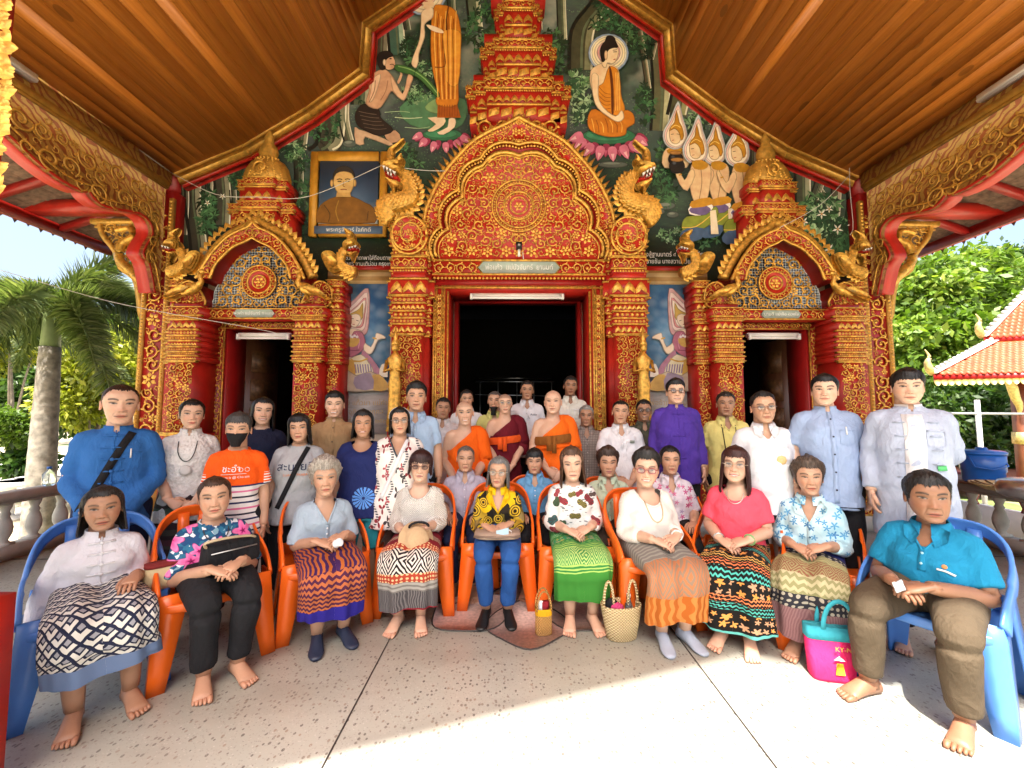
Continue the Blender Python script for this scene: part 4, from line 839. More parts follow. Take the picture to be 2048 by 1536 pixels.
fl_.build('flame_crest', GOLD, mp, kind='stuff')
MB().prism(np.r_[R1*[1.005, 1], [[R1[-1, 0], R1[0, 1]-.02]], [[R1[0, 0], R1[0, 1]-.02]]], YF+.10, YW-.02).build('red_recess', RED_B, mp)
MB().prism(np.r_[R2, [[R2[-1, 0], R2[0, 1]-.02]], [[R2[0, 0], R2[0, 1]-.02]]], YF+.085, YF+.12).build('tympanum', RED_B, mp)
YT = YF+.083; m = MB(); mc = cen(S5([(1005, 655)], 5.5))[0]; mc[0] = 0; px5 = 5.5/820/3.413
t2 = inpoly(R2*[.95, 1]); scatter(m, lambda x, z: t2(x, z) and math.hypot(x, z-mc[1]) > 205*px5, (R2[:, 0].min(), 0, R2[:, 1].min(), R2[:, 1].max()), YT, .026, .088, 33, 0.0, 14000, .18)
strip(m, R2, YT-.02, .032); strip(m, R2*[.955, 1]-[0, .035], YT-.008, .014)
def circ(r, n=48): a = np.arange(n)/n*2*math.pi; return np.c_[mc[0]+np.cos(a)*r, mc[1]+np.sin(a)*r]
for r, w_ in ((188*px5, .016), (160*px5, .014), (100*px5, .016), (62*px5, .01)): strip(m, circ(r), YT-.014, w_, True)
beads(m, circ(174*px5), YT-.004, .017, closed=True); beads(m, circ(110*px5), YT-.004, .014, closed=True)
for r, n, s in ((80, 22, .036), (50, 16, .03), (200, 46, .036)): m.inst(TL, [place2(mc[0]+math.cos(a)*r*px5*(1 if r != 200 else .985), mc[1]+math.sin(a)*r*px5*(1 if r != 200 else .985), YT, s, a-math.pi/2) for a in np.arange(n)/n*2*math.pi])
m.inst(TF, [place2(mc[0], mc[1], YT, 38*px5)])
m.inst(TS, [place2(mc[0]+math.cos(a)*130*px5, mc[1]+math.sin(a)*130*px5, YT, 30*px5, a*2, 1 if k % 2 else -1) for k, a in enumerate(np.arange(14)/14*2*math.pi)])
m.build('tympanum_relief', GOLD, mp, kind='stuff')
zl = lambda v: zv(v, YF)
x_l = abs(P(862, 540, YF)[0])-.02
MB().bx(-x_l, x_l, YF, YW, zl(552), zl(520)).build('lintel', RED, mp)
m = MB(); pw = .50
for a, b in ((-x_l+.02, -pw-.06), (pw+.06, x_l-.02)): pane(m, a, b, zl(547), zl(524), YF-.003, 'scroll', 5)
for v in (521, 549): m.bx(-x_l, x_l, YF-.02, YF+.03, zl(v)-.012, zl(v)+.012)
row(m, -x_l, x_l, zl(556), YF+.01, .022, TB, 2.3); m.build('lintel_relief', GOLD, mp, kind='stuff')
pl = [(-pw-.05, 0), (-pw+.02, .08), (pw-.02, .08), (pw+.05, 0), (pw-.02, -.08), (-pw+.02, -.08)]; zc = zl(536)
MB().prism([(x, z+zc) for x, z in pl], YF-.022, YF+.01).build('name_plaque', mat('grey_green_plaque', (.38, .45, .40), .5, 0, .15), mp)
MB().prism([(x*1.03, z*1.18+zc) for x, z in pl], YF-.014, YF+.01).build('plaque_rim', GOLD, mp)
text('พ่อแก้ว  แม่บัวจันทร์  ยานนท์', .098, (0, YF-.025, zc), LETTER_W, mp, name='plaque_lettering', sx=.82)
MB().bx(-x_l, x_l, YF+.09, YW, zl(566), zl(552)).build('red_header', RED_D, mp)
fo, fi = abs(P(866, 580, YF+.12)[0])-.0, HM
yfr = YF+.12; ztop = zv(565, yfr)
for sg in (-1, 1): a, b = sorted((sg*fo, sg*(fi+.0))); MB().bx(a, b, yfr, YW+.05, .15, ztop).build('door_jamb', RED, mp)
MB().bx(-fi, fi, yfr+.001, YW+.05, TM_Z, ztop).build('door_head', RED, mp)
m = MB()
for sg in (-1, 1):
    a, b = sorted((sg*(fo-.02), sg*(fi+.06))); c = (a+b)/2; w_ = b-a
    for x in (a, b, c-w_*.28, c+w_*.28): m.bx(x-.011, x+.011, yfr-.02, yfr+.01, .3, ztop-.02)
    n = 26; m.inst(TF, [place2(c, .4+(ztop-.55)*(i+.5)/n, yfr-.003, w_*.30) for i in range(n)]); m.inst(TS2, [place2(c, .4+(ztop-.55)*(i)/n, yfr-.003, w_*.24, i*2.2, 1 if i % 2 else -1) for i in range(1, n)])
    for x in (c-w_*.39, c+w_*.39): m.inst(TB, [place2(x, .3+i*.05, yfr-.003, .017) for i in range(int((ztop-.4)/.05))])
for z in (TM_Z+.05, ztop-.02): m.bx(-fo, fo, yfr-.022, yfr+.01, z-.011, z+.011)
pane(m, -fi-.05, fi+.05, TM_Z+.06, ztop-.03, yfr-.003, 'scroll', 8)
for sg in (-1, 1): m.bx(sg*(fi+.012)-.012, sg*(fi+.012)+.012, yfr-.012, yfr+.02, .15, TM_Z)
m.build('door_frame_relief', GOLD, mp, kind='stuff')
for sg in (-1, 1):                                       # inner reveal, carved and dark red
    a, b = sorted((sg*(HM-.001), sg*(HM-.06))); MB().bx(a, b, YW+.06, YW+.34, .15, TM_Z).build('reveal', RED_D, mp)
pc = (abs(P(776, 600, 5.36)[0])+abs(P(858, 600, 5.36)[0]))/2; hw = (abs(P(776, 600, 5.36)[0])-abs(P(858, 600, 5.36)[0]))/2
YP = 5.36; z_ = lambda v: zv(v, YP)
segs = [(.15, z_(860), hw*1.05, 'scroll', RED, True), (z_(860), z_(668), hw*.92, 'scroll', RED, True), (z_(668), z_(648), hw*1.0, 'leaf', RED, True), (z_(648), z_(636), hw*1.04, 'flower', RED, True), (z_(636), z_(622), hw*.98, 'bead', RED, True), (z_(622), z_(606), hw*1.06, 'leaf', RED, True),
        (z_(606), z_(592), hw*.98, 'flower', RED, True), (z_(592), z_(556), hw*1.16, 'leaf', RED_B, True), (z_(556), z_(545), hw*1.0, None, RED_B, False), (z_(545), z_(538), hw*1.02, 'bead', RED, False), (z_(538), z_(512), hw*1.05, 'scroll', RED, True), (z_(512), z_(500), hw*1.0, 'bead', RED, True),
        (z_(500), z_(486), hw*.95, 'drop', RED, True), (z_(486), z_(476), hw*1.08, 'bead', RED, True), (z_(476), z_(452), hw*1.12, 'scroll', RED, True), (z_(452), z_(444), hw*1.16, 'bead', RED, True)]
for sg in (-1, 1):
    side = 'left' if sg < 0 else 'right'
    pier = thing('portal_pier', f'stepped red and gold pier on the {side} of the main doorway', 'pier')
    stack(pier, sg*pc, YP, segs, ((1.0, .12), (.78, .0)), seed=40+sg)
    vc = Wp([(818, 468)], YP-.06)[0]; vx = sg*abs(vc[0]); a = np.linspace(0, 1.75*2*math.pi, 34); r = np.linspace(.245, .05, 34)
    q = np.c_[vx+np.cos(a*1+1.9)*r*sg*-1, vc[1]+np.sin(a+1.9)*r*1.12]
    dsk = np.c_[vx+np.cos(np.arange(24)/24*6.283)*.235, vc[1]-.01+np.sin(np.arange(24)/24*6.283)*.26]
    MB().prism(dsk, YP-.05, YP+.05).build('volute_disc', RED_B, pier)
    m = MB(); strip(m, q, YP-.06, .016); strip(m, dsk, YP-.055, .02, True); beads(m, q*1.0, YP-.05, .015); tt = inpoly(dsk); scatter(m, tt, (vx-.24, vx+.24, vc[1]-.28, vc[1]+.28), YP-.05, .03, .06, 61, tries=500, flower=.4); m.build('volute_relief', GOLD, pier, kind='stuff')
    gx = sg*abs(P(790, 760, 5.25)[0]); gd = thing('gilded_guardian', f'small gilded standing guardian figure on the {side} pier of the main doorway', 'statue', (gx, 5.24, 0))
    MB().lathe([(.09, .15), (.11, .2), (.07, .3), (.09, .5), (.06, .6), (.08, .8), (.055, .95), (.07, 1.15), (.06, 1.25), (.10, 1.3), (.075, 1.36)], 10).build('pedestal', GOLD_D, gd)
    m = MB(); m.rings([np.c_[np.cos(np.arange(12)/12*6.283)*a_, np.sin(np.arange(12)/12*6.283)*b_, np.full(12, z)] for a_, b_, z in ((.10, .06, 1.34), (.085, .05, 1.5), (.075, .05, 1.75), (.09, .055, 1.85), (.062, .045, 1.98), (.08, .055, 2.1), (.105, .055, 2.19), (.05, .04, 2.24), (.03, .03, 2.27))]); m.build('torso', GOLD, gd, True)
    MB().ball((0, -.01, 2.33), (.048, .05, .06), 10, 8).build('face', GOLD, gd, True); MB().lathe([(.055, 2.36), (.05, 2.4), (.028, 2.44), (.03, 2.47), (.006, 2.6)], 10).build('crown', GOLD, gd)
    for s in (-1, 1): MB().tube([(s*.1, 0, 2.17), (s*.125, -.03, 2.02), (s*.03, -.09, 2.05)], [.026, .022, .016], 7).build('arm', GOLD, gd, True)
HN = [('upper_jaw', Z5([(92, 392), (130, 365), (195, 362), (235, 400), (270, 470), (262, 530), (220, 480), (190, 462), (150, 440), (105, 425)]), .10, GOLD), ('lower_jaw', Z5([(112, 470), (150, 485), (200, 500), (235, 530), (215, 560), (185, 540), (180, 590), (165, 600), (150, 540), (125, 505)]), .07, GOLD),
      ('mouth', Z5([(110, 420), (190, 455), (225, 490), (215, 515), (150, 490), (115, 465)]), .05, RED_B), ('teeth', Z5([(100, 408), (118, 412), (108, 438), (122, 415), (140, 424), (130, 452), (144, 426), (162, 436), (152, 462), (165, 440), (190, 452), (180, 476), (130, 462), (146, 470), (138, 445), (150, 472), (166, 480), (158, 455)]), .07, None),
      ('eye_ridge', Z5([(165, 385), (200, 372), (225, 395), (205, 412), (175, 405)]), .12, GOLD), ('crest', Z5([(128, 372), (118, 320), (132, 270), (175, 240), (228, 200), (236, 222), (205, 250), (168, 285), (160, 325), (168, 365)]), .04, GOLD), ('crest_flame', Z5([(170, 372), (185, 330), (215, 300), (222, 330), (240, 345), (225, 385)]), .03, GOLD), ('cheek_flame', Z5([(235, 420), (275, 425), (300, 455), (280, 470), (300, 500), (268, 505)]), .05, GOLD), ('snout_curl', Z5([(85, 385), (100, 360), (120, 372), (112, 398), (92, 402)]), .06, GOLD), ('beard', Z5([(150, 560), (180, 600), (185, 640), (160, 620), (140, 580)]), .04, GOLD)]
for sg in (1, -1):
    naga([f'gilded naga with open jaws rearing beside the {"left" if sg > 0 else "right"} of the main arch'], Z5([(150, 760), (110, 720), (115, 660), (200, 640), (270, 610), (285, 550), (262, 490), (225, 440)]), [.10, .115, .125, .12, .105, .095, .08], HN, 5.36, sg)
tw = thing('tiered_tower', 'stepped red and gold tower rising above the main arch', 'tower')
def tier(v_top, v_c, v_face, v_d, w_top, w_bot, yf, nl):
    k = yf/820; Zt = lambda v: zv(v, yf); hw = w_top*k/2; hb = w_bot*k/2; m = MB(); steps = ((1.0, .16), (.85, .08), (.64, 0.0))
    for j, (f, b) in enumerate(steps):
        y = yf+b; MB().bx(-hw*f, hw*f, y-.02, YW, Zt(v_c), Zt(v_top)).build('cornice_block', RED, tw)
        a, c = hw*f*.97, hb*f                     # tapering face
        mm = MB(); mm.add([(-a, y, Zt(v_c)), (a, y, Zt(v_c)), (a, YW, Zt(v_c)), (-a, YW, Zt(v_c)), (-c, y+.05, Zt(v_face)), (c, y+.05, Zt(v_face)), (c, YW, Zt(v_face)), (-c, YW, Zt(v_face))], np.array([(4, 5, 1, 0), (5, 6, 2, 1), (7, 4, 0, 3), (0, 1, 2, 3), (7, 6, 5, 4)])); mm.build('face_block', RED_B, tw)
        MB().bx(-hb*f*1.02, hb*f*1.02, y+.02, YW, Zt(v_d+8), Zt(v_face)).build('base_block', RED, tw)
        seg = [(-hw*f, hw*f)] if j == 2 else [(-hw*f, -hw*steps[j+1][0]-.004), (hw*steps[j+1][0]+.004, hw*f)]
        for x0, x1 in seg:
            pane(m, x0, x1, Zt(v_c)+.005, Zt(v_top)-.01, y-.024, 'scroll', 3); row(m, x0, x1, Zt(v_top), y-.02, .03, TL, 1.1); pane(m, x0*.93, x1*.93, Zt(v_face)+.02, Zt(v_c)-.05, y+.02, 'leaf', 2); row(m, x0*.96, x1*.96, Zt(v_c)-.03, y-.01, .014, TB, 2.4)
            s_ = (Zt(v_face)-Zt(v_d+8)); row(m, x0*.9, x1*.9, (Zt(v_face)+Zt(v_d+8))/2-.01, y+.015, s_*.75, TD, 1.2)
        for z in (Zt(v_c), Zt(v_top)-.008, Zt(v_face)): m.bx(-hw*f-.012, hw*f+.012, y-.034, y+.02, z-.009, z+.009) if z != Zt(v_face) else m.bx(-hb*f-.012, hb*f+.012, y+.0, y+.06, z-.012, z+.012)
    m.build('tier_relief', GOLD, tw, kind='stuff')
tier(158, 178, 207, 226, 226, 206, 5.50, 5); tier(80, 97, 127, 145, 165, 142, 5.56, 5); tier(2, 18, 48, 62, 104, 86, 5.62, 3)
k = 5.6/820
for a, b, w_, y in ((150, 165, 96, 5.66), (68, 82, 74, 5.7), (-20, 4, 60, 5.74)): MB().bx(-w_*k, w_*k, y, YW, zv(b, y), zv(a, y)).build('neck_block', RED, tw)
MB().bx(-88*k, 88*k, 5.6, YW, zv(290, 5.6), zv(234, 5.6)).build('drum_block', RED, tw)
m = MB(); pane(m, -86*k, 86*k, zv(275, 5.6), zv(236, 5.6), 5.598, 'scroll', 9); m.build('drum_relief', GOLD, tw, kind='stuff')
cmr = thing('wall_camera', 'small black camera with white cable at the foot of the main tympanum', 'camera')
p = P(1038, 492, 5.32); MB().box(p, (.08, .08, .085)).build('housing', BLACK, cmr); MB().tube([p+[0, -.04, 0], p+[0, -.055, 0]], .018, 10).build('lens', STEEL, cmr); MB().tube([p+[.0, .02, -.04], p+[.02, .03, -.13], p+[.05, .04, -.06], p+[.06, .05, -.16]], .006, 5).build('cable', WHITE, cmr); MB().box(p+[0, .01, -.09], (.03, .03, .1)).build('bracket', WHITE, cmr)
def tube_lamp(x, y, z, L, label):
    g = thing('tube_light', label, 'lamp'); MB().bx(x-L/2, x+L/2, y, y+.06, z, z+.06).build('housing', WHITE, g); MB().tube([(x-L/2+.03, y-.02, z-.02), (x+L/2-.03, y-.02, z-.02)], .016, 8).build('tube', TUBE, g, True)
    for s in (-1, 1): MB().box((x+s*(L/2-.015), y-.01, z), (.03, .06, .08)).build('lamp_holder', WHITE, g)
p = P(1034, 594, 5.62); tube_lamp(p[0], 5.62, p[2], 1.3, 'unlit white tube lamp fixed across the head of the main doorway')
def side_portal(sg):
    side = 'left' if sg < 0 else 'right'
    g = thing('side_portal', f'smaller carved red and gold portal with domed spire around the {side} doorway', 'portal')
    Y = 5.50; cx = sg*CS
    def L(p, Yq=Y):         # px of the left portal -> local x about its axis (mirrored for the right one)
        q = Wp(p, Yq); q[:, 0] += CS; return q
    K = lambda p, Yq=Y: L(Z3(p), Yq)
    axx = K([(697, 700)])[0, 0]
    def cn(q): q = np.array(q); q[:, 0] -= axx; return q
    ou = cn(K([(310, 1050), (360, 960), (430, 860), (520, 770), (610, 720), (660, 700), (697, 660)])); ou[-1, 0] = 0
    ri = cn(K([(405, 1050), (440, 960), (500, 890), (570, 830), (640, 800), (697, 770)])); ri[-1, 0] = 0
    ou, ri = smoothpoly(ou, 4, False), smoothpoly(ri, 4, False); O_, I_ = sym(ou), sym(ri)
    sh = lambda q: np.c_[q[:, 0]+cx, q[:, 1]]
    MB().prism(sh(ring_poly(ou, ri)), Y, YW-.01).build('arch_band', RED, g); MB().prism(sh(ring_poly(mirror(ou), mirror(ri))), Y, YW-.01).build('arch_band', RED, g)
    m = MB(); a1, a2 = inpoly(sh(O_)), inpoly(sh(I_)); B = sh(O_); scatter(m, lambda x, z: a1(x, z) and not a2(x, z), (B[:, 0].min(), cx, B[:, 1].min(), B[:, 1].max()), Y-.002, .025, .075, 71, cx, 3500, .15); strip(m, sh(O_), Y-.01, .024); strip(m, sh(I_), Y-.012, .02)
    ob = ou+[0, .06]; ob[:, 0] -= .05; Ob = sh(sym(np.r_[ob[:-1], [[0, ob[-1, 1]]]]))
    m.tube(np.c_[Ob[:, 0], np.full(len(Ob), Y+.12), Ob[:, 1]], .075, 8)
    d = np.r_[0, np.cumsum(np.linalg.norm(np.diff(Ob, axis=0), axis=1))]
    for i in range(26):
        s = d[-1]*(i+.5)/26; c = np.array([np.interp(s, d, Ob[:, 0]), np.interp(s, d, Ob[:, 1])]); dx = (c[0]-cx); an = math.atan2(.55, dx*.8); m.inst(TL, [place2(c[0]+math.cos(an)*.05, c[1]+math.sin(an)*.05, Y+.06, .11, an-math.pi/2)])
    m.build('arch_relief', GOLD, g, kind='stuff')
    base = I_[0, 1]-.30
    MB().prism(sh(np.r_[I_*[1.0, 1], [[I_[-1, 0]+.12, base]], [[I_[0, 0]-.12, base]]]), Y+.28, YW-.005).build('red_recess', RED_D, g)
    ty = cn(K([(418, 1250), (430, 1190), (490, 1060), (530, 1000), (600, 920), (650, 870), (697, 830), (735, 815)], 5.72)); ty = ty[:-1]; ty[-1, 0] = 0
    ty = lobes(ty, .14, 4); T_ = sym(ty)
    MB().prism(sh(T_*[1.03, 1]+[0, .015]), Y+.24, Y+.3).build('white_rim', WHITE, g)
    t = M.get('mosaic')
    if t is None:
        n = NT('mirror_mosaic'); o = n.coord(); ch = n.node('TexChecker', {0: n.mapv(o, (1, 1, 1), rot=(0, .785, 0)), 3: 38.0}).outputs[1]; M['mosaic'] = n.out(n.mix(ch, (.01, .012, .03), (.30, .32, .34)), .3, .2)
    MB().prism(sh(T_), Y+.225, Y+.28).build('mosaic_ground', M['mosaic'], g)
    yt = Y+.222; cz = cn(K([(735, 1075)], 5.72))[0, 1]; kk = 5.72/820/3.413
    MB().prism(np.c_[cx+np.cos(np.arange(28)/28*6.283)*112*kk, cz+np.sin(np.arange(28)/28*6.283)*112*kk], yt-.03, yt+.02).build('medallion', RED_B, g)
    m = MB()
    for r in (115, 80, 45): a = np.arange(32)/32*6.283; strip(m, np.c_[cx+np.cos(a)*r*kk, cz+np.sin(a)*r*kk], yt-.035, .014, True)
    m.inst(TF, [place2(cx, cz, yt-.03, 40*kk)]); m.inst(TS2, [place2(cx+math.cos(a)*98*kk, cz+math.sin(a)*98*kk, yt-.03, 17*kk*1.2, a) for a in np.arange(16)/16*6.283])
    ta = inpoly(sh(T_*[.97, 1])); scatter(m, lambda x, z: ta(x, z) and math.hypot(x-cx, z-cz) > 122*kk, (sh(T_)[:, 0].min(), cx, T_[:, 1].min(), T_[:, 1].max()), yt, .03, .10, 81, cx, 5000, .2); m.build('tympanum_relief', GOLD, g, kind='stuff')
    zl = lambda v: zv(v, Y+.1); hwid = .98
    MB().bx(cx-hwid, cx+hwid, Y+.12, YW, zl(638), zl(617)).build('lintel', RED, g); MB().bx(cx-.66, cx+.66, Y+.3, YW, TS_Z+.12, zl(638)).build('red_header', RED_D, g)
    m = MB(); pw = .24
    for a, b in ((-hwid+.02, -pw-.05), (pw+.05, hwid-.02)): pane(m, cx+a, cx+b, zl(636), zl(619), Y+.117, 'scroll', 15)
    for v in (618, 637): m.bx(cx-hwid, cx+hwid, Y+.10, Y+.14, zl(v)-.009, zl(v)+.009)
    m.build('lintel_relief', GOLD, g, kind='stuff'); zc = zl(627.5)
    MB().prism([(cx+x, zc+z) for x, z in ((-pw-.04, 0), (-pw, .055), (pw, .055), (pw+.04, 0), (pw, -.055), (-pw, -.055))], Y+.098, Y+.13).build('name_plaque', mat('grey_green_plaque', (.38, .45, .40)), g)
    text('พ่อคำ แม่จันทร์ ทาแกง' if sg < 0 else 'นายดี แม่เจือ ดวงใจ', .062, (cx, Y+.095, zc), LETTER_W, g, name='plaque_lettering')
    yfr = Y+.36; ft = TS_Z+.13
    for s in (-1, 1): a, b = sorted((cx+s*HS, cx+s*(HS+.30))); MB().bx(a, b, yfr, YW+.04, .15, ft).build('door_jamb', RED_D, g)
    MB().bx(cx-HS, cx+HS, yfr+.001, YW+.04, TS_Z, ft).build('door_head', RED_D, g)
    m = MB()
    for s in (-1, 1):
        c = cx+s*(HS+.07)
        for x in (c-.065, c+.065): m.bx(x-.008, x+.008, yfr-.015, yfr+.01, .3, ft-.02)
        n = 30; m.inst(TS2, [place2(c, .4+(ft-.5)*(i+.5)/n, yfr-.002, .052, i*2.1, 1 if i % 2 else -1) for i in range(n)])
    for z in (TS_Z+.01, ft-.02): m.bx(cx-HS-.13, cx+HS+.13, yfr-.016, yfr+.01, z-.008, z+.008)
    pane(m, cx-HS-.05, cx+HS+.05, TS_Z+.015, ft-.025, yfr-.002, 'scroll', 4); m.build('door_frame_relief', GOLD, g, kind='stuff')
    zp = lambda v: zv(v, Y-.06); hw = .185
    segs = [(.15, zp(868), hw*1.08, 'scroll', RED, True), (zp(868), zp(722), hw*.95, 'scroll', RED, True), (zp(722), zp(712), hw*1.1, 'leaf', RED_B, True), (zp(712), zp(704), hw*1.0, 'bead', RED, True), (zp(704), zp(694), hw*1.04, 'flower', RED, True), (zp(694), zp(682), hw*1.08, 'leaf', RED, True), (zp(682), zp(672), hw*1.0, 'bead', RED, True),
            (zp(672), zp(660), hw*1.04, 'flower', RED, True), (zp(660), zp(640), hw*.98, 'leaf', RED, True), (zp(640), zp(632), hw*1.12, 'bead', RED, True), (zp(632), zp(614), hw*1.18, 'scroll', RED, True)]
    for s in (-1, 1):
        pr_ = thing('portal_pier', f'narrow carved gold and red pier on the {"left" if s < 0 else "right"} side of the {side} doorway', 'pier')
        stack(pr_, cx+s*.83, Y-.06, segs, ((1.0, .0),), seed=90+s)
        xo = cx+s*(1.02+.075); sgs = [(a, b, .10*h/hw, k_, m_, l_) for a, b, h, k_, m_, l_ in segs]+[(zp(614), zp(596), .085, 'leaf', RED, True), (zp(596), zp(582), .10, 'scroll', RED, True), (zp(582), zp(565), .09, 'bead', RED, True), (zp(565), zp(552), .11, 'scroll', RED, True)]
        stack(pr_, xo, Y+.12, sgs, ((1.0, .0),), seed=95+s)
        MB().bx(cx+s*.83-.16, cx+s*.83+.16, Y-.02, YW, zp(613.5), zp(606)).build('bird_plinth', RED_D, pr_)
        q = smoothpoly([(cx+s*(.83+a), b) for a, b in ((.2, zp(606)), (.22, zp(570)), (.06, zp(556)), (-.08, zp(575)), (-.16, zp(606)))], 3); MB().prism(q, Y+.1, YW).build('volute_block', RED, pr_)
        m = MB(); strip(m, q, Y+.09, .016, True); scatter(m, inpoly(q), (q[:, 0].min(), q[:, 0].max(), q[:, 1].min(), q[:, 1].max()), Y+.098, .025, .06, 7, tries=500, flower=.2); m.build('volute_relief', GOLD, pr_, kind='stuff')
        bd = thing('gilded_goose', f'gilded goose standing on the {"left" if s < 0 else "right"} pier of the {side} doorway', 'statue', (cx+s*.80, Y-.02, zp(606)))
        f = -s
        MB().rings([np.c_[np.full(10, x*f), np.cos(np.arange(10)/10*6.283)*r*.8, z+np.sin(np.arange(10)/10*6.283)*r] for x, z, r in ((-.17, .13, .012), (-.10, .16, .05), (0, .19, .085), (.08, .215, .075), (.13, .24, .04))]).build('body', GOLD, bd, True)
        MB().tube([(f*.10, 0, .22), (f*.15, 0, .30), (f*.125, 0, .37), (f*.14, 0, .42)], [.05, .034, .028, .03], 8).build('neck', GOLD, bd, True); MB().ball((f*.15, 0, .435), (.045, .035, .035), 8, 6).build('head', GOLD, bd, True); MB().tube([(f*.18, 0, .43), (f*.24, 0, .415)], [.018, .004], 6).build('beak', GOLD, bd)
        MB().prism([(f*-.05, .23), (f*.05, .2), (f*-.05, .13), (f*-.26, .06), (f*-.30, .07), (f*-.18, .17)], -.09, -.05).build('wing', GOLD, bd); MB().prism([(f*-.12, .19), (f*-.33, .05), (f*-.27, .03), (f*-.1, .12)], -.05, .05).build('tail', GOLD, bd)
        MB().tube([(f*.12, 0, .44), (f*.10, 0, .50)], [.02, .004], 6).build('crest', GOLD, bd)
        for k in (-.03, .03): MB().tube([(f*.02, k, .12), (f*.0, k, .03), (f*.05, k-.01, .005)], [.014, .012, .018], 6).build('leg', GOLD, bd)
    H = [('upper_jaw', Z3([(108, 815), (140, 785), (190, 790), (215, 820), (205, 860), (170, 850), (120, 838)]), .07, GOLD), ('lower_jaw', Z3([(118, 868), (150, 872), (185, 868), (200, 890), (170, 900), (150, 940), (135, 900)]), .05, GOLD), ('mouth', Z3([(115, 840), (175, 850), (185, 868), (150, 872), (118, 866)]), .045, RED_B), ('teeth', Z3([(112, 838), (128, 842), (120, 856), (132, 843), (148, 848), (140, 860), (150, 848), (166, 852), (158, 864)]), .06, None), ('crest', Z3([(135, 790), (135, 750), (165, 725), (208, 710), (200, 740), (185, 760), (190, 790)]), .04, GOLD), ('wing', Z3([(255, 900), (285, 870), (330, 865), (360, 890), (340, 950), (300, 1010), (240, 1010), (200, 960)]), .06, GOLD)]
    for s in (1, -1):
        hd = [(a, [(2*525.2-u if s < 0 else u, v) for u, v in b], c, d) for a, b, c, d in H]; bp = Z3([(130, 1010), (190, 990), (235, 950), (230, 900), (205, 850)])
        if s < 0: bp = [(2*525.2-u, v) for u, v in bp]
        naga([f'small gilded naga at the {"left" if s*-sg > 0 else "right"} end of the arch over the {side} doorway'], bp, [.075, .075, .065, .06, .05], hd, 5.55, 1 if sg < 0 else -1)
    sp = thing('domed_spire', f'red and gold domed spire above the {side} doorway', 'tower'); kx = 5.6/820
    zs = lambda v: zv(v, 5.6)
    stack(sp, cx, 5.58, [(zs(470), zs(425), 62*kx, 'scroll', RED, False), (zs(425), zs(418), 66*kx, 'bead', RED_B, True), (zs(418), zs(405), 68*kx, 'scroll', RED, True), (zs(405), zs(378), 46*kx, 'leaf', RED, False), (zs(378), zs(372), 48*kx, 'bead', RED_B, True), (zs(372), zs(357), 51*kx, 'scroll', RED, True)], ((1.0, .08), (.62, .0)), seed=5)
    pf_ = [(46, 357), (47, 345), (42, 328), (34, 316), (22, 308), (18, 300), (20, 292), (17, 282), (11, 275), (9, 268), (10, 262), (5, 252), (1, 244)]
    a = np.arange(32)/32*6.283; rb = 1+.06*np.cos(a*16)
    MB().rings([np.c_[cx+np.cos(a)*rb*r*kx, 5.78+np.sin(a)*rb*r*kx*.55, np.full(32, zs(v))] for r, v in pf_]).build('dome', GOLD_D, sp, True)
    m = MB()
    for k in range(9):
        an = -math.pi/2+(k-4)*.33
        for r, v in zip(np.linspace(47, 24, 10), np.linspace(354, 309, 10)): m.inst(TB, [place2(cx+math.cos(an)*r*kx*1.02, zs(v), 5.78+math.sin(an)*r*kx*.56-.01, .02)])
    pane(m, cx-.16, cx+.16, zs(352), zs(318), 5.78-44*kx*.55, 'scroll', 31); m.build('dome_relief', GOLD, sp, kind='stuff')
    p = P(528 if sg < 0 else 1547, 674, 5.8); tube_lamp(p[0], 5.8, p[2], .74, f'unlit white tube lamp above the {side} doorway')
    for s in (-1, 1): a, b = sorted((cx+s*(HS-.002), cx+s*(HS-.03))); MB().bx(a, b, yfr+.02, YW+.32, .15, TS_Z).build('reveal', RED_D, g)
    dr = thing('wooden_door', f'carved dark wooden double door standing open in the {side} doorway', 'door')
    for s, an in ((-1, 1.15), (1, 1.35)):
        hx, hy = cx+s*(HS-.02), YW+.30; c_, s_ = math.cos(an)*-s, math.sin(an)
        lf = MB(); lf.box((0, 0, 0), (.54, .05, TS_Z-.2)); o = lf.build('leaf', M['dark_carved_wood'], dr); o.location = (hx+c_*.27, hy+s_*.27, (TS_Z+.1)/2); o.rotation_euler = (0, 0, math.atan2(s_, c_))
        for z in np.linspace(-.9, .9, 5):
            for sd in (-1, 1): q = MB(); q.box((0, sd*.031, z), (.38, .012, .34)); q.box((0, sd*.037, z), (.24, .012, .2)); w2 = q.build('carved_panel', mat('door_gilding', (.10, .045, .015), .5, .2, .5, 20), o)
side_portal(-1); side_portal(1)
def wire(pts, label, r=.004):
    b = smoothpoly(pts, 6, False); tag(MB().tube(b, r, 5).build('wire', mat('pale_wire', (.6, .58, .55), .5)), label, 'wire')
wire([P(24, 117, 3.9), P(342, 345, 5.75)], 'straight pale wire stretched under the left ceiling edge')
wire([P(342, 345, 5.75), P(430, 388, 5.4), P(520, 394, 5.2), P(620, 392, 5.3), P(765, 330, 5.3)], 'sagging pale wire from the left corner to the main naga')
wire([P(765, 330, 5.3), P(840, 340, 5.3), P(890, 342, 5.3)], 'short pale wire from the left naga to the main arch')
wire([P(0, 540, 4.6), P(200, 598, 5.3), P(330, 625, 5.4), P(500, 655, 5.4), P(560, 668, 5.4)], 'pale wire running from the left bracket to the left door lamp')
wire([P(2048, 93, 3.9), P(1699, 332, 5.75)], 'straight pale wire stretched under the right ceiling edge')
wire([P(1699, 332, 5.75), P(1700, 380, 5.7), P(1706, 450, 5.6), P(1700, 470, 5.5)], 'pale wire hanging down the right edge of the mural')
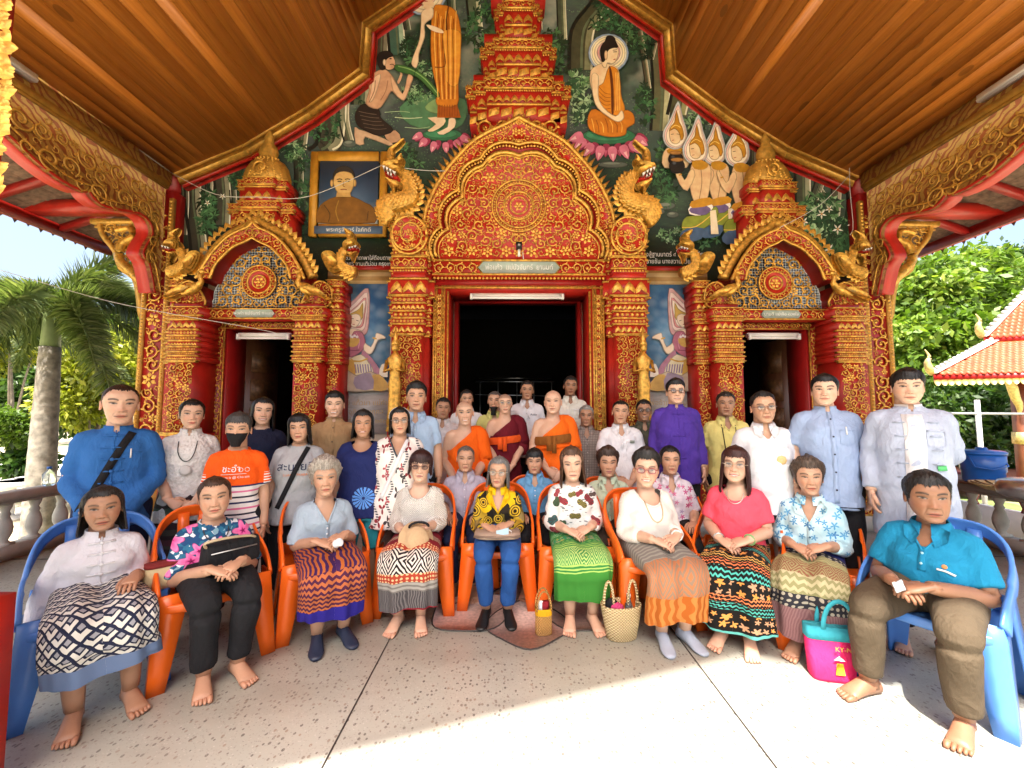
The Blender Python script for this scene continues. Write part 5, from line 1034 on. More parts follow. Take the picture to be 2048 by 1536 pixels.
wire([P(1560, 455, 5.4), P(1640, 410, 5.5), P(1699, 350, 5.7)], 'pale wire from the right spire up to the right corner')
# ================================================================== balustrades
for sg in (-1, 1):
    side = 'left' if sg < 0 else 'right'; X = 5.32*sg
    bl = thing('balustrade', f'grey cement balustrade with turned balusters along the {side} edge of the porch', 'balustrade')
    MB().bx(X-.09, X+.09, 2.6, 5.5, 0, .14).build('plinth', STONE, bl); MB().bx(X-.10, X+.10, 2.6, 5.5, .60, .68).build('handrail', STONE, bl); MB().bx(X-.075, X+.075, 2.6, 5.5, .565, .60).build('rail_moulding', STONE, bl)
    pr0 = MB().lathe([(.05, .0), (.05, .03), (.035, .05), (.062, .12), (.066, .18), (.05, .25), (.034, .29), (.044, .31), (.030, .34), (.05, .39), (.052, .425)], 14).mesh('baluster', STONE, True)
    for i, y in enumerate(np.arange(2.75, 5.45, .265)):
        o = obj('baluster', pr0, bl); o.location = (X, y, .14); q = MB().box((X, y, .15), (.12, .12, .03)).build('baluster_foot', STONE, bl)
bd = tag(MB().bx(5.05, 5.75, 2.9, 5.2, .69, .72).build('serving_board', mat('old_board', (.20, .13, .08), .7, 0, .3)), 'dark wooden board laid along the right balustrade', 'board')
p = P(1966, 944, 4.62); cl = thing('water_cooler', 'blue plastic water cooler with lid on the right balustrade', 'cooler', (p[0], 4.62, .722))
BLUEP = mat('blue_plastic', (.015, .11, .42), .3, 0, .08); MB().lathe([(.15, 0), (.165, .02), (.17, .12), (.18, .13), (.185, .31)], 24).build('tub', BLUEP, cl, True); MB().lathe([(.192, .31), (.195, .34), (.17, .355), (.05, .36), (.045, .385), (.01, .39)], 24).build('lid', BLUEP, cl, True); MB().tube([(-.19, -.03, .3), (-.20, -.10, .18), (-.10, -.19, .16), (.05, -.2, .20), (.19, -.03, .3)], .008, 6).build('handle', BLUEP, cl, True)
p = P(2005, 946, 4.0); tr = thing('woven_tray', 'shallow woven bamboo tray beside the blue cooler', 'tray', (p[0]+.05, 4.0, .735)); m = MB(); m.lathe([(.05, 0), (.16, .01), (.26, .06), (.27, .075), (.25, .065), (.15, .02), (.02, .012)], 26); m.build('bowl', mat('bamboo_weave', (.5, .36, .16), .7, 0, .4, 60), tr, True)
for k in range(14): a = k*.449; MB().tube([(math.cos(a)*.06, math.sin(a)*.06, .014), (math.cos(a)*.25, math.sin(a)*.25, .07)], .007, 4).build('rib', mat('dark_bamboo', (.12, .07, .03), .7), tr)
p = P(2040, 975, 3.75); tag(MB().lathe([(.02, 0), (.16, .0), (.21, .03), (.225, .10), (.20, .15), (.12, .175), (.02, .18)], 26, (p[0]+.1, 3.75, .722)).build('steel_pan', STEEL, None, True), 'covered steel pan at the right edge on the rail', 'pan')
gl = NT('clear_plastic'); M['clear'] = gl.out((.75, .86, .88), .08, 0, trans=.85)
p = P(122, 952, 4.7); bt = thing('glass_jar', 'small clear plastic bottle standing on the left handrail', 'bottle', (-5.32, 4.72, .68)); MB().lathe([(.05, 0), (.055, .02), (.055, .13), (.02, .17), (.02, .19)], 14).build('bottle_body', M['clear'], bt, True); MB().lathe([(.023, .19), (.023, .21), (.01, .212)], 12).build('cap', BLUEP, bt)
fp = thing('front_pillar', 'red and gold carved pillar cut off by the left picture edge', 'pillar', (0, 0, 0))
ya, yb = 1.60, 1.74
xs = P(-50, 900, yb)[0]
MB().bx(xs-.3, xs, ya, yb, 0, 4.7).build('shaft', RED, fp)
xb = P(30, 1215, yb)[0]; zb = P(20, 1216, ya)[2]; x2 = P(8, 1536, yb)[0]
MB().add([(xb-.4, ya-.01, 0), (x2, ya-.01, 0), (x2, yb+.001, 0), (xb-.4, yb+.001, 0), (xb-.4, ya-.01, zb), (xb, ya-.01, zb), (xb, yb+.001, zb), (xb-.4, yb+.001, zb)], np.array([(3, 2, 1, 0), (4, 5, 6, 7), (0, 1, 5, 4), (1, 2, 6, 5), (2, 3, 7, 6), (3, 0, 4, 7)])).build('base_block', RED, fp)
for i in range(13):
    z = zb-.04-i*.062; k = (zb-z)/zb; x1 = xb+(x2-xb)*k-.012
    MB().rings([np.array([(x1-.35, ya-.012-d, z+h), (x1-.01+d, ya-.012-d, z+h), (x1-.01+d, yb-.05, z+h), (x1-.35, yb-.05, z+h)]) for h, d in ((.0, .004), (-.012, .018), (-.04, .016), (-.055, .004))]).build('gold_scale', GOLD, fp)
q = [P(u, v, yb)[[0, 2]] for u, v in ((-90, -30), (0, -30), (-6, 60), (4, 120), (-2, 200), (-14, 280), (-14, 330), (-30, 400), (-90, 400))]; MB().prism(q, ya-.005, yb).build('capital', RED_D, fp)
m = MB(); r5 = random.Random(4)
for i in range(150):
    v = r5.uniform(-20, 395); e = np.interp(v, [-30, 60, 120, 200, 280, 330, 400], [24, 20, 30, 24, 14, 14, 0]); u = e-r5.uniform(0, 1)**1.5*45; q = P(u, v, ya); m.inst(TL, [place2(q[0]-.02, q[2], ya-.012, r5.uniform(.035, .06), r5.uniform(-2.4, -.7), 1, 1.0)])
m.build('capital_leaves', GOLD, fp, kind='stuff')
# ================================================================== trees
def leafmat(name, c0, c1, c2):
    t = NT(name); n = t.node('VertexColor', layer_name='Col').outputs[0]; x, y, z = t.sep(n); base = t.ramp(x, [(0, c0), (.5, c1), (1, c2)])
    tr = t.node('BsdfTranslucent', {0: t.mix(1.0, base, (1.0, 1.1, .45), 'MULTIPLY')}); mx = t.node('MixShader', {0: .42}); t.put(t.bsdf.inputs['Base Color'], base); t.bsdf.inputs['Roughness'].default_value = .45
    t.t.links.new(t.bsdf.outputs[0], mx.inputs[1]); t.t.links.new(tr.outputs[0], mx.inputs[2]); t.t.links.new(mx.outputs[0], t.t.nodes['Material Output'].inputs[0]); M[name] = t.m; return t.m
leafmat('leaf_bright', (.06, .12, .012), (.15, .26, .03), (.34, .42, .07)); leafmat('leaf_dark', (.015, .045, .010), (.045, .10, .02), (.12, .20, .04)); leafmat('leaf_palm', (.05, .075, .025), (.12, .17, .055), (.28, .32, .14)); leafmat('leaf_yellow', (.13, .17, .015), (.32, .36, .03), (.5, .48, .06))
BARK = mat('grey_bark', (.20, .17, .13), .9, 0, .3, 8, .6, 20)
def crown(pts_r, n, size, seed, shade=None):
    """leaves through several lumps; each lump = centre, radii"""
    r = np.random.default_rng(seed); m = MB(); tot = sum(q[1][0]*q[1][2] for q in pts_r); Vs = []; Cs = []
    for c, rad in pts_r:
        k = int(n*rad[0]*rad[2]/tot); d = r.normal(size=(k, 3)); d /= np.linalg.norm(d, axis=1)[:, None]; rr = r.uniform(.35, 1.0, k)**.45
        clump = .82+.25*np.sin(d[:, 0]*7+seed)*np.sin(d[:, 1]*6+d[:, 2]*8+seed*2); p = np.array(c)+d*rr[:, None]*clump[:, None]*np.array(rad)
        u = r.normal(size=(k, 3))*.6+d*.5+np.array([0, 0, -.45]); u /= np.linalg.norm(u, axis=1)[:, None]; w_ = np.cross(u, r.normal(size=(k, 3))); w_ /= np.linalg.norm(w_, axis=1)[:, None]; s = (size*r.uniform(.6, 1.3, k))[:, None]
        Vs.append(np.stack([p, p+u*s*.5+w_*s*.24, p+u*s, p+u*s*.5-w_*s*.24], 1)); Cs.append(np.repeat(np.clip(.45+.25*np.sin(p[:, 0]*1.7+seed)*np.cos(p[:, 2]*2.1)+r.normal(0, .22, k), 0, 1)[:, None], 4, 1))
    V = np.concatenate(Vs).reshape(-1, 3); C = np.concatenate(Cs).reshape(-1); k = len(V)//4; m.add(V, np.arange(4*k).reshape(k, 4), np.stack([C]*3, -1)); return m
def tree(name, label, base, trunk_h, lumps, n, size, lm, seed, tr=.14, cat='tree'):
    g = thing(name, label, cat, group=None); b = np.array(base); r = random.Random(seed); m = MB(); topc = np.mean([c for c, _ in lumps], 0)
    m.tube(smoothpoly([b, b+[.05, 0, trunk_h*.5], b+[r.uniform(-.1, .1), .1, trunk_h], topc], 4, False), np.linspace(tr, tr*.35, 13), 9)
    m.build('trunk', BARK, g, True)
    for c, rad in lumps[:8]: MB().tube([b+[0, .05, trunk_h*.9], (b+[0, 0, trunk_h]+np.array(c))/2+[0, 0, .1], np.array(c)], [tr*.45, tr*.3, tr*.1], 6).build('limb', BARK, g, True)
    crown(lumps, n, size, seed).build('crown', M[lm], g); return g
def lump(u, v, Y, r, rz=None): p = P(u, v, Y); return (tuple(p), (r, r, rz or r))
gz = -.55
tree('longan_tree', 'big bright green leafy tree behind the right pavilion', (*P(1900, 800, 15)[:2], gz), 3.2, [lump(1860, 590, 15, 1.7), lump(1930, 560, 15.5, 1.7, 1.4), lump(1980, 640, 15, 1.8), lump(1830, 700, 14.5, 1.6), lump(1900, 690, 14, 1.5), lump(1800, 640, 15.5, 1.5), lump(1760, 560, 16.5, 1.3), lump(2040, 600, 16, 1.7), lump(1870, 780, 14, 1.4)], 30000, .30, 'leaf_bright', 1, .25)
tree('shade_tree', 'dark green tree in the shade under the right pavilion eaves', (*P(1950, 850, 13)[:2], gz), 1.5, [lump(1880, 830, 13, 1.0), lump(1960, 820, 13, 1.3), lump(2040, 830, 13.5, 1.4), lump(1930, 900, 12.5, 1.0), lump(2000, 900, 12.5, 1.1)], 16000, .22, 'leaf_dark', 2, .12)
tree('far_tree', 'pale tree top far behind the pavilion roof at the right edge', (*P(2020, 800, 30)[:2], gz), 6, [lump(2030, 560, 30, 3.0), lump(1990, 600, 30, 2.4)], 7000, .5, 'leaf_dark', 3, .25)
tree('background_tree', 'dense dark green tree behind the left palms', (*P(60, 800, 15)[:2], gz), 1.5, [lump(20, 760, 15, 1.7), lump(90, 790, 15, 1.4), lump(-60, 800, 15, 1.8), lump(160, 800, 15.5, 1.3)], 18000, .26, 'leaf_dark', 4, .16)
tree('lime_shrub', 'sunlit yellow green shrub between the left palm trunk and the pillar', (*P(185, 780, 10)[:2], gz), 1.0, [lump(180, 720, 10, .85), lump(230, 760, 10.5, .9), lump(150, 800, 10, .8), lump(250, 700, 11, .8)], 12000, .16, 'leaf_yellow', 5, .07)
tree('hedge_shrub', 'yellow green shrub low on the far left behind the palms', (*P(30, 700, 12)[:2], gz), 1.2, [lump(20, 640, 12, 1.1), lump(-50, 680, 12, 1.2), lump(80, 660, 12.5, 1.0)], 9000, .18, 'leaf_yellow', 6, .08)
tree('low_shrub', 'low bright shrub beneath the left palm fronds', (*P(20, 900, 9)[:2], gz), .4, [lump(10, 850, 9, .45), lump(55, 870, 9.2, .4), lump(-30, 860, 9, .5)], 6000, .10, 'leaf_bright', 7, .04)
tree('distant_tree', 'large soft green tree filling the gap behind the left shrubs', (*P(230, 800, 26)[:2], gz), 3, [lump(200, 700, 26, 3), lump(300, 680, 27, 3), lump(90, 690, 26, 3)], 9000, .5, 'leaf_bright', 8, .25)
def palm(base, hz, fronds, label, seed, tr=.17):
    g = thing('foxtail_palm', label, 'palm tree'); b = np.array(base); r = random.Random(seed); topz = b+[r.uniform(-.05, .05), 0, hz]
    m = MB(); k = 26; zz = np.linspace(0, 1, k); m.tube(b+np.outer(zz, topz-b), tr*(1-.35*zz)*(1+.03*(np.arange(k) % 2)), 16); m.build('trunk', mat('palm_trunk', (.25, .22, .18), .9, 0, .45, 9, .7, 26), g, True)
    MB().tube([topz, topz+[0, 0, .5], topz+[0, 0, .8]], [tr*.62, tr*.55, tr*.2], 14).build('crown_shaft', mat('palm_shaft', (.16, .22, .08), .5), g, True)
    for a, el, L, dr in fronds:
        n = 26; t = np.linspace(0, 1, n); d = np.array([math.cos(a), math.sin(a), 0]); p0 = topz+[0, 0, .7]
        p = p0+np.outer(L*(t*math.cos(el)+.12*t*t), d)+np.outer(L*(t*math.sin(el)-dr*t*t), [0, 0, 1])
        MB().tube(p, np.linspace(.03, .006, n), 6).build('frond_stem', mat('palm_shaft', (.16, .22, .08), .5), g, True)
        q = np.random.default_rng(seed+abs(int(a*100))); N = 620; ti = q.uniform(.10, 1, N); c = np.array([np.interp(ti, t, p[:, j]) for j in range(3)]).T; tg = np.array([np.interp(ti, t, np.gradient(p[:, j])) for j in range(3)]).T; tg /= np.linalg.norm(tg, axis=1)[:, None]
        v = q.normal(size=(N, 3)); v -= (v*tg).sum(1)[:, None]*tg; v /= np.linalg.norm(v, axis=1)[:, None]; ln = (.42*np.sin(np.pi*np.clip(ti*.85+.15, 0, 1))**.6*q.uniform(.7, 1.1, N))[:, None]
        u = v*.8+tg*.55+np.array([0, 0, -.12]); u /= np.linalg.norm(u, axis=1)[:, None]; w_ = np.cross(u, tg); w_ /= np.linalg.norm(w_, axis=1)[:, None]+1e-6
        V = np.stack([c-w_*.006, c+u*ln*.5-w_*.016, c+u*ln+np.array([0, 0, -.05])*ln, c+u*ln*.5+w_*.016], 1).reshape(-1, 3); mm = MB(); mm.add(V, np.arange(4*N).reshape(N, 4), np.stack([np.repeat(np.clip(.5+q.normal(0, .25, N), 0, 1), 4)]*3, -1)); mm.build('frond_leaves', M['leaf_palm'], g)
b = P(108, 640, 6.6); palm((b[0], 6.6, gz), 1.5-gz+1.05, [(3.0, .1, 2.0, 1.15), (5.9, .1, 2.0, 1.2), (4.8, .15, 1.9, 1.2), (.6, .2, 1.9, 1.1), (2.6, .25, 2.0, .75), (3.4, .55, 2.1, .95), (.2, .5, 1.9, .8), (-.5, .3, 1.8, .95), (.9, 1.15, 1.9, .35), (1.6, .9, 2.0, .5), (4.2, .5, 1.9, .9), (5.2, .35, 1.8, .9), (2.0, .4, 1.9, .8)], 'grey trunked foxtail palm with hanging fronds left of the pillar', 3, .19)
b = P(-60, 640, 7.6); palm((b[0], 7.6, gz), 2.9, [(.1, .7, 2.2, .6), (.6, .4, 2.2, .8), (-.6, .5, 2.1, .8), (1.5, .9, 2, .5), (3.1, .6, 2, .7), (5.4, .3, 2.0, .8)], 'foxtail palm whose fronds enter at the left picture edge', 5, .17)
for i, (u, v, lb) in enumerate(((20, 945, 'white round stone table nearest the left picture edge'), (62, 960, 'white stone table top just behind the left handrail'), (95, 935, 'white stone table beside the palm trunk'))):
    p = P(u, v, 8.0+i*.4); g = thing('stone_table', lb, 'table', (p[0], 8.0+i*.4, gz)); MB().lathe([(.22, 0), (.22, .05), (.10, .1), (.10, .6), (.2, .66)], 16).build('pedestal', WHITE, g); h = p[2]-gz; MB().lathe([(.45, .66), (.47, .69), (.45, .72)], 24).build('table_top', WHITE, g, True)
tag(MB().bx(-16, -6.9, 11.8, 12.0, gz, .25).build('garden_wall', WHITE), 'low white garden wall beyond the left tables', 'wall')
p = P(60, 905, 9.2); tree('fern_plant', 'small leafy plant by the white wall behind the tables', (p[0], 9.2, gz), .2, [((p[0], 9.2, p[2]-.2), (.45, .4, .35))], 900, .22, 'leaf_dark', 9, .03, 'plant')
# ================================================================== pavilion on the right
sl = thing('pavilion', 'open wooden pavilion with two tiered red tile roof and gilded trim on the right', 'pavilion', tuple(P(1866, 748, 9.5)), -R(22))
TILE = mat('orange_roof_tile', (.55, .085, .03), .55, 0, .3, 9, .2)
def slope(x0, x1, y0, z0, y1, z1, off):
    L = math.hypot(y1-y0, z1-z0); d = np.array([0, (y1-y0)/L, (z1-z0)/L]); n = np.array([0, -d[2], d[1]])
    m = MB(); m.add([(x0, y0, z0), (x1, y0, z0), (x1, y1, z1), (x0+off, y1, z1), (x0, y0, z0-.05), (x1, y0, z0-.05), (x1, y1, z1-.05), (x0+off, y1, z1-.05)], np.array([(0, 1, 2, 3), (7, 6, 5, 4), (0, 4, 5, 1), (3, 2, 6, 7), (0, 3, 7, 4), (1, 5, 6, 2)])); m.build('roof_deck', RED_D, sl)
    tp = MB(); w_ = .115; tp.add([(-w_*.5, 0, 0), (w_*.5, 0, 0), (w_*.5, .14, 0), (0, .2, -.004), (-w_*.5, .14, 0), (-w_*.5, 0, .014), (w_*.5, 0, .014), (w_*.5, .14, .026), (0, .2, .026), (-w_*.5, .14, .026)], [(5, 6, 7, 8, 9), (1, 0, 5, 6), (2, 1, 6, 7), (3, 2, 7, 8), (4, 3, 8, 9), (0, 4, 9, 5)][:1]+[(2, 3, 8, 7), (3, 4, 9, 8), (1, 2, 7, 6), (4, 0, 5, 9)]); tpl = tp.tpl(); T = []
    nr = int(L/.125)
    for i in range(nr+1):
        for j in range(int((x1-x0)/w_)):
            if w_*(j+.5) < off*(i+.6)/(nr+1): continue
            T4 = np.eye(4); T4[:3, 0] = (1, 0, 0); T4[:3, 1] = -d; T4[:3, 2] = n; T4[:3, 3] = np.array([x0+w_*(j+.5+.5*(i % 2)), y0, z0])+d*(L*(i+1)/(nr+1))+n*.006; T.append(T4)
    MB().inst(tpl, T).build('roof_tiles', TILE, sl, kind='stuff')
    p0, p1 = np.array([x0, y0, z0]), np.array([x0+off, y1, z1]); m = MB(); m.tube([p0+n*.03, p1+n*.03], [(.09, .03)]*2, 6); m.build('white_verge', WHITE, sl)
    for i in range(16): q = p0+(p1-p0)*(i+.5)/16+n*.08; MB().ball(q+[-.05, 0, 0], (.05, .055, .055), 7, 5).build('ridge_scale', mat('grey_ridge', (.42, .40, .36), .8), sl, True)
    q = p0+[-.03, 0, .02]; MB().tube(smoothpoly([q+[.05, .08, 0], q+[-.05, -.05, .08], q+[-.10, -.10, .25], q+[-.06, -.1, .38], q+[-.14, -.12, .55]], 4, False), np.interp(np.linspace(0, 1, 17), [0, .3, .6, 1], [.06, .085, .05, .006]), 8).build('naga_finial', mat('pale_gilding', (.66, .50, .18), .45, .3, .3, 20), sl, True)
    MB().bx(x0, x1, y0-.03, y0+.0, z0-.16, z0-.02).build('fascia', RED_D, sl)
    pg = mat('pale_gilding', (.66, .50, .18)); m = MB(); k = int((x1-x0)/.12)
    for i in range(k): m.prism(smoothpoly([(x0+i*.12, z0-.15), (x0+i*.12+.12, z0-.15), (x0+i*.12+.105, z0-.24), (x0+i*.12+.06, z0-.28), (x0+i*.12+.015, z0-.24)], 2), y0-.045, y0-.02)
    m.build('scalloped_trim', pg, sl, kind='stuff')
slope(0, 5.0, 0, 0, 1.35, .92, 1.9); slope(1.55, 6, 1.2, .98, 2.6, 2.75, 2.0)
pg = M['pale_gilding']
for x, y in ((1.75, .55), (4.6, .55)):
    MB().bx(x-.11, x+.11, y-.11, y+.11, -3.2, .25).build('post', mat('brown_post', (.22, .07, .035), .5, 0, .2), sl); MB().bx(x-.13, x+.13, y-.13, y+.13, -1.62, -1.35).build('post_gilding', pg, sl)
    b_ = smoothpoly([(x-.1, y-.12, -.95), (x-.14, y-.2, -.75), (x-.25, y-.3, -.55), (x-.35, y-.4, -.3), (x-.5, y-.5, -.12)], 4, False); MB().tube(b_, np.interp(np.linspace(0, 1, len(b_)), [0, .3, .7, 1], [.02, .07, .09, .05]), 8).build('eave_bracket', pg, sl, True)
MB().bx(.2, 5, .5, 4, -2.75, -2.5).build('deck', mat('brown_post', (.22, .07, .035)), sl)
for z in (-1.35, -1.75): MB().bx(1.85, 4.5, .5, .58, z-.04, z+.04).build('railing_bar', mat('brown_post', (.22, .07, .035)), sl)
for k in range(14): MB().bx(1.95+k*.18, 2.02+k*.18, .51, .57, -1.75, -1.36).build('railing_post', mat('brown_post', (.22, .07, .035)), sl)
tag(MB().tube([P(1790, 826, 7), P(2080, 828, 7)], .022, 6).build('steel_pipe', mat('grey_pipe', (.3, .3, .3), .5)), 'grey horizontal pipe behind the man in the pale jacket', 'pipe')
g = P(1962, 905, 7.0); tag(MB().tube([(g[0], 7, gz), (g[0], 7, P(1958, 800, 7)[2])], .035, 8).build('steel_post', mat('pale_pipe', (.55, .55, .52), .5)), 'pale steel post in front of the shaded trees on the right', 'post')
nb = thing('far_balustrade', 'dark red balusters on a white base beyond the right balustrade', 'balustrade'); MB().bx(7.2, 7.4, 3.2, 8, gz, .05).build('white_base', WHITE, nb)
me = MB().lathe([(.05, 0), (.03, .06), (.07, .2), (.03, .34), (.05, .4)], 10).mesh('baluster', mat('maroon_paint', (.25, .03, .03)), True)
for y in np.arange(3.4, 8, .32): o = obj('baluster', me, nb); o.location = (7.3, y, .05)
MB().bx(7.2, 7.4, 3.2, 8, .45, .53).build('top_rail', mat('maroon_paint', (.25, .03, .03)), nb)
# ================================================================== plastic chairs
def chair_proto(name, cm, label):
    g = thing(name, label, 'chair')
    path = smoothpoly([(0, .30, .84), (.14, .295, .83), (.225, .25, .765), (.262, .14, .665), (.272, 0, .60), (.275, -.12, .545), (.275, -.20, .47)], 4, False); full = np.r_[path[::-1]*[-1, 1, 1], path[1:]]
    n = len(full); t = np.gradient(full, axis=0); t /= np.linalg.norm(t, axis=1)[:, None]; outn = np.c_[full[:, 0]*1.3, full[:, 1]*.6+.0, full[:, 2]*0+.08*(full[:, 2] > .6)]; rg = []
    for i in range(n):
        o_ = outn[i]-np.dot(outn[i], t[i])*t[i]; o_ /= np.linalg.norm(o_)+1e-9; w_ = np.cross(t[i], o_); hw = .040; rg.append(np.array([full[i]+w_*a*hw+o_*b_ for a, b_ in ((-1, -.004), (-1, .012), (-.6, .017), (.6, .017), (1, .012), (1, -.004), (.6, 0), (-.6, 0))]))
    MB().rings(rg).build('back_hoop', cm, g, True)
    sp = [(-.23, -.235), (-.10, -.262), (.10, -.262), (.23, -.235), (.262, -.18), (.25, .12), (.20, .24), (-.20, .24), (-.25, .12), (-.262, -.18)]; q = smoothpoly(sp, 3)
    ce = q.mean(0); MB().rings([np.c_[ce+(q-ce)*k, np.full(len(q), z)] for k, z in ((.96, .385), (1.0, .40), (1.0, .425), (.975, .437), (.80, .428), (.4, .422))]).build('seat', cm, g, True)
    for s in (-1, 1):
        for (x0, y0, z0), (x1, y1), w0, w1 in (((s*.255, -.20, .49), (s*.285, -.245), .135, .062), ((s*.235, .20, .52), (s*.27, .28), .11, .055)):
            f = -1 if y0 < 0 else 1; rg = []
            for k in np.linspace(0, 1, 6):
                c = np.array([x0+(x1-x0)*k, y0+(y1-y0)*k, z0*(1-k)]); w_ = w0+(w1-w0)*k; rg.append(np.array([c+[s*.02, f*-w_*.9, 0], c+[s*.022, f*.022, 0], c+[-s*w_*.9, f*.024, 0], c+[-s*w_*.9, f*.010, 0], c+[s*.006, f*.008, 0], c+[s*.006, f*-w_*.9, 0]]))
            MB().rings(rg).build('leg', cm, g)
    for x in (-.11, 0, .11): MB().rings([np.array([(x-.03, y-.006, z), (x+.03, y-.006, z), (x+.03, y+.008, z), (x-.03, y+.008, z)]) for y, z in ((.235, .425), (.262, .5), (.285, .62), (.298, .74), (.30, .83))]).build('back_slat', cm, g)
    return g
OR_P = mat('orange_plastic', (.83, .135, .012), .28, 0, .06, 4, .04, 30); BL_P = mat('light_blue_plastic', (.085, .25, .68), .3, 0, .06, 4, .04, 30)
CH = {'o': chair_proto('orange_chair', OR_P, ''), 'b': chair_proto('blue_chair', BL_P, '')}; used = set()
def put_chair(k, x, y, rz, label):
    g = CH[k] if k not in used else copytree(CH[k]); used.add(k); g.location = (x, y, 0); g.rotation_euler = (0, 0, rz); g['label'] = label; g['group'] = 'orange plastic chairs' if k == 'o' else 'blue plastic chairs'; return g
# ================================================================== people: mesh builders
from mathutils.bvhtree import BVHTree
SKIN = vcol_mat('skin', .46, .22, 150, .45, noise=.22)
EYEG = None
def fab(name, c, rough=.85, var=.08, bs=.35, weave=420):
    if name in M: return M[name]
    if isinstance(c, str): c = lin(c)
    t = NT(name); o = t.coord(); n = t.noise(o, 5, 4)
    base = t.ramp(n, [(.3, tuple(x*(1-var) for x in c)), (.7, tuple(min(1, x*(1+var)) for x in c))])
    n7 = t.noise(t.mapv(o, (1, 1, .6)), 6.5, 3, .5, 1.2); wv = t.math('ADD', t.noise(t.mapv(o, (1, 1, .45)), 16, 4, .6, .6), t.math('MULTIPLY', t.math('ABSOLUTE', t.math('SUBTRACT', n7, .5)), -2.2)); fine = t.noise(o, weave, 1)
    M[name] = t.out(base, rough, 0, t.math('ADD', wv, t.math('MULTIPLY', fine, .10)), bs*1.4, .025, .25); return M[name]
def hairmat(name, c):
    if name in M: return M[name]
    t = NT(name); o = t.coord(); n = t.noise(t.mapv(o, (1, 1, .12)), 190, 2); l = tuple(min(.9, x*2.1+.006) for x in c); d = tuple(x*.55 for x in c)
    M[name] = t.out(t.ramp(n, [(.3, d), (.52, c), (.75, l)]), .42, 0, n, .5, .004, .4); return M[name]
HB, HDB, HBR, HGR, HSP, HRED = (.010, .009, .009), (.022, .014, .010), (.055, .028, .016), (.36, .32, .27), (.09, .085, .08), (.035, .012, .010)
_zt = np.array([0, .03, .08, .15, .25, .35, .45, .55, .65, .75, .85, .92, .97, 1.0])
_W = np.array([.07, .135, .185, .232, .275, .305, .325, .335, .338, .325, .275, .20, .12, 0])
_yf = np.interp
_ZF = np.array([0, .03, .10, .2, .33, .45, .52, .6, .68, .78, .88, .96, 1.0]); _F = np.array([-.36, -.405, -.405, -.42, -.425, -.405, -.395, -.42, -.425, -.395, -.30, -.15, .03])
_ZB = np.array([0, .05, .12, .2, .35, .5, .65, .8, .9, .97, 1.0]); _B = np.array([-.14, -.06, .05, .22, .33, .42, .45, .40, .28, .13, .03])
def hsec(z, a, jaw=1.0, fat=0.0):
    """head cross-section point for height z (0 chin..1 crown) and azimuth a (0 = front)"""
    W = np.interp(z, _zt, _W); W = W*(1+(jaw-1)*np.exp(-((z-.12)/.14)**2))*(1+fat*np.exp(-((z-.25)/.2)**2))
    f, b = np.interp(z, _ZF, _F), np.interp(z, _ZB, _B); yc, D = (f+b)/2, (b-f)/2
    s, c = np.sin(a), np.cos(a); e = 2/2.35
    return W*np.sign(s)*np.abs(s)**e, yc-D*np.sign(c)*np.abs(c)**e
